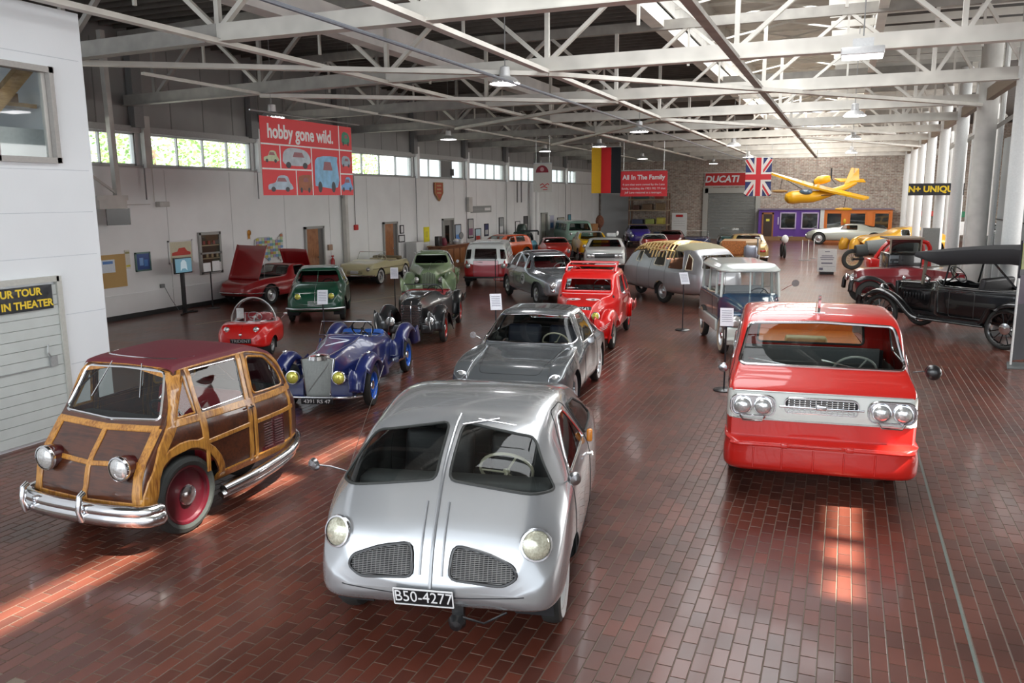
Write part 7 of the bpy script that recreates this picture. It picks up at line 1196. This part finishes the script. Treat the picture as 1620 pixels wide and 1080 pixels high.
for i,(c,nm) in enumerate([((.85,.50,.02),'gold_stripe'),((.65,.012,.015),'red_stripe'),((.012,.016,.022),'black_stripe')]):
    x0=-10.42+.44*i; o=mk(nm,wavy(x0,x0+.44,3.14,5.08,0,i),M('flag_'+nm,c,.7),e)
hangrod(-10.5,-9.05,35,5.1,'thin rod carrying the gold red black flag')
e=empty('family_banner',(-8.12,35.1,3.52),label='red hanging banner headed All In The Family with white text',cat='banner'); mk('cloth',G().box((0,0,0),(2.05,.015,1.06)),RB,e,smooth=False); fm=lambda z:face_m((0,-.01,z),(1,0,0),(0,0,1))
text('lettering','All In The Family',.27,LETW,e,fm(.27),.002,bold=.008)
for k,tx in enumerate(['4 cars that were owned by the Lane','family, including the 1955 MG TF that','Jeff Lane restored as a teenager.']): text('lettering',tx,.125,LETW,e,fm(-.03-.17*k),.002)
hangrod(-9.1,-7.15,35.1,4.09,'thin rod carrying the red family banner')
e=empty('white_banner',(-10.88,30,3.72),label='white hanging banner with dark red half disc and red script',cat='banner'); mk('cloth',G().box((0,0,0),(.76,.012,1.06)),M('banner_white',(.62,.60,.55),.6),e,smooth=False); mk('half_disc',G().prism([(-.28,.2)]+[(-.02+.26*math.cos(a),.2+.27*math.sin(a)) for a in np.linspace(pi,0,14)],1,-.012,-.008),M('disc_red',(.25,.015,.03),.5),e,smooth=False); mk('disc_mark',G().prism(ell(-.02,.32,.08,.08,14),1,-.016,-.012),M('disc_pink',(.55,.3,.3),.5),e,smooth=False)
mk('script_mark',G().tube([(-.1,-.012,-.28),(.0,-.012,-.22),(.08,-.012,-.3),(.2,-.012,-.22),(.26,-.012,-.27)],.02,5).tube([(-.08,-.012,-.38),(.05,-.012,-.33),(.2,-.012,-.38)],.018,5).tube([(.02,-.012,-.45),(.2,-.012,-.44)],.016,5),M('script_red',(.6,.03,.03),.5),e)
hangrod(-11.25,-10.5,30,4.27,'thin rod carrying the white banner')
e=empty('cross_flag',(-3.85,40,2.96),label='hanging flag of blue, white and red crosses beside the yellow aeroplane',cat='flag'); Fw,Fh=1.16,1.75
mk('blue_field',wavy(-Fw/2,Fw/2,0,Fh,0,0,.015),M('flag_blue',(.035,.05,.17),.7),e); g=G()
def cl(a,b_,w,yy): d=Vector((b_[0]-a[0],0,b_[1]-a[1])).normalized()*w*.5; nn=Vector((-d.z,0,d.x)); return [Vector((a[0],yy,a[1]))+nn,Vector((b_[0],yy,b_[1]))+nn,Vector((b_[0],yy,b_[1]))-nn,Vector((a[0],yy,a[1]))-nn]
for a,b_ in(((-.53,.06),(.53,Fh-.06)),((.53,.06),(-.53,Fh-.06))): g.add(cl(a,b_,.26,-.022),[(0,1,2,3)])
g2=G()
for a,b_ in(((-.50,.03),(.56,Fh-.09)),((.50,.03),(-.56,Fh-.09))): g2.add(cl(a,b_,.09,-.026),[(0,1,2,3)])
g.box((0,-.03,Fh/2),(.40,.006,Fh)).box((0,-.032,Fh*.5),(Fw,.0065,.42)); mk('white_cross',g,M('flag_white',(.7,.68,.66),.7),e,smooth=False); g2.box((0,-.036,Fh/2),(.23,.006,Fh)).box((0,-.038,Fh*.5),(Fw,.0065,.25)); mk('red_cross',g2,M('flag_red',(.55,.03,.04),.7),e,smooth=False)
mk('flag_wire',G().tube([(-4.42,40,4.72),(-4.42,40,5.31)],.008,4).tube([(-3.28,40,4.72),(-3.28,40,5.31)],.008,4).tube([(-4.45,40,4.71),(-3.25,40,4.71)],.018,6),SLV,label='thin rod and wires carrying the crosses flag',cat='rod')
# ---- yellow flying boat under the roof ----
YP=paint('aircraft_yellow',(.85,.45,.015)); YP.node_tree.nodes['Principled BSDF'].inputs['Coat Weight'].default_value=.5
e=empty('yellow_aeroplane',(-1.2,45,3.2),label='small yellow flying boat aeroplane with pusher engine hanging from the roof',cat='aeroplane')
H=crom([(-1.75,-.2,-.42),(-1.55,-.15,-.36),(-1.1,-.1,-.30),(-.4,0,-.28),(.3,.2,-.12),(1.0,.4,.12),(1.6,.6,.42)],4); n=len(H)
rs=list(np.interp(np.linspace(0,1,n),[0,.08,.25,.5,.75,1],[.06,.24,.34,.30,.17,.12])); mk('fuselage',G().tube(H,.3,14,rs=rs),YP,e)
mk('cockpit_glass',G().sph((-.75,-.22,-.06),(.34,.22,.16),14,8),M('aero_glass',(.08,.14,.2),.08,0,1),e)
def wing(a,b_,ca,cb,t,nm): a=Vector(a);b_=Vector(b_); v=[]; 
def slab(pts,t,nm,mat=YP):
    g=G(); v=[Vector(p) for p in pts]; nrm=(v[1]-v[0]).cross(v[2]-v[0]).normalized()*t/2; g.add([p+nrm for p in v]+[p-nrm for p in v],[(0,1,2,3),(7,6,5,4)]+[(i,(i+1)%4,4+(i+1)%4,4+i) for i in range(4)]); return mk(nm,g,mat,e,smooth=False)
slab([(-2.65,.75,.98),(-2.55,.1,.90),(-.35,-.35,.14),(-.35,.45,.30)],.10,'wing'); slab([(-.35,-.35,.14),(-.35,.45,.30),(2.25,-.2,-.36),(2.0,-.8,-.44)],.10,'wing')
mk('engine_nacelle',G().tube([(-.40,0,.42),(-.15,.0,.52),(.15,.05,.58),(.38,.08,.60)],.2,12,rs=[.10,.22,.21,.15]),YP,e); mk('engine_ring',G().tube([(-.42,-.0,.42),(-.38,0,.43)],.16,12),BLK,e); mk('pylon',G().bar((-.1,0,.45),(-.25,0,.05),.22,.12),YP,e,smooth=False)
mk('propeller',G().bar((.42,.08,.62),(.42,.05,1.12),.07,.03).bar((.42,.08,.62),(.68,.1,.32),.07,.03),BLK,e,smooth=False)
slab([(1.05,.42,.30),(1.75,.66,.45),(1.70,.66,1.10),(1.35,.5,1.14)],.06,'tail_fin'); slab([(.55,.9,.62),(.85,.5,.46),(2.05,.45,.42),(1.95,.85,.56)],.05,'tailplane')
mk('wing_float',G().sph((-2.05,.3,-.0),(.42,.12,.08),12,6),M('float_wood',(.5,.3,.1),.5),e) ; mk('wing_float',G().sph((1.1,-.3,-.92),(.42,.12,.08),12,6),YP,e); mk('wing_strut',G().bar((-.45,-.05,-.2),(-1.9,.4,.66),.03).bar((-.25,-.05,-.25),(1.0,-.5,-.20),.03).bar((1.1,-.35,-.85),(1.2,-.45,-.24),.02).bar((-2.05,.3,.05),(-1.95,.4,.68),.02),BLK,e,smooth=False)
mk('hanging_wire',G().tube([(-.3,.1,.3),(-.3,.1,2.05)],.01,4),GRY,e); mk('hanging_wire',G().tube([(1.5,.5,.9),(1.5,.5,2.05)],.01,4),GRY,e)
mk('potted_plant',G().lathe([(.15,0),(.2,.35),(.0,.35)],(-15.6,54.5,0),(0,0,1),12).tube([(-15.6,54.5,.3),(-15.55,54.5,1.5)],.06,5).sph((-15.6,54.5,1.3),(.3,.3,.45),8,6),M('plant_rust',(.25,.1,.06),.8,var=.4,scale=12),label='rust coloured potted plant beyond the mint van',cat='plant')
mk('orange_cupboard',G().box((-15.7,52.8,.6),(.6,1.3,1.2),ch=.02),M('cupboard_orange',(.42,.2,.08),.5),label='low orange brown cupboard against the wall beyond mint van',cat='cupboard')
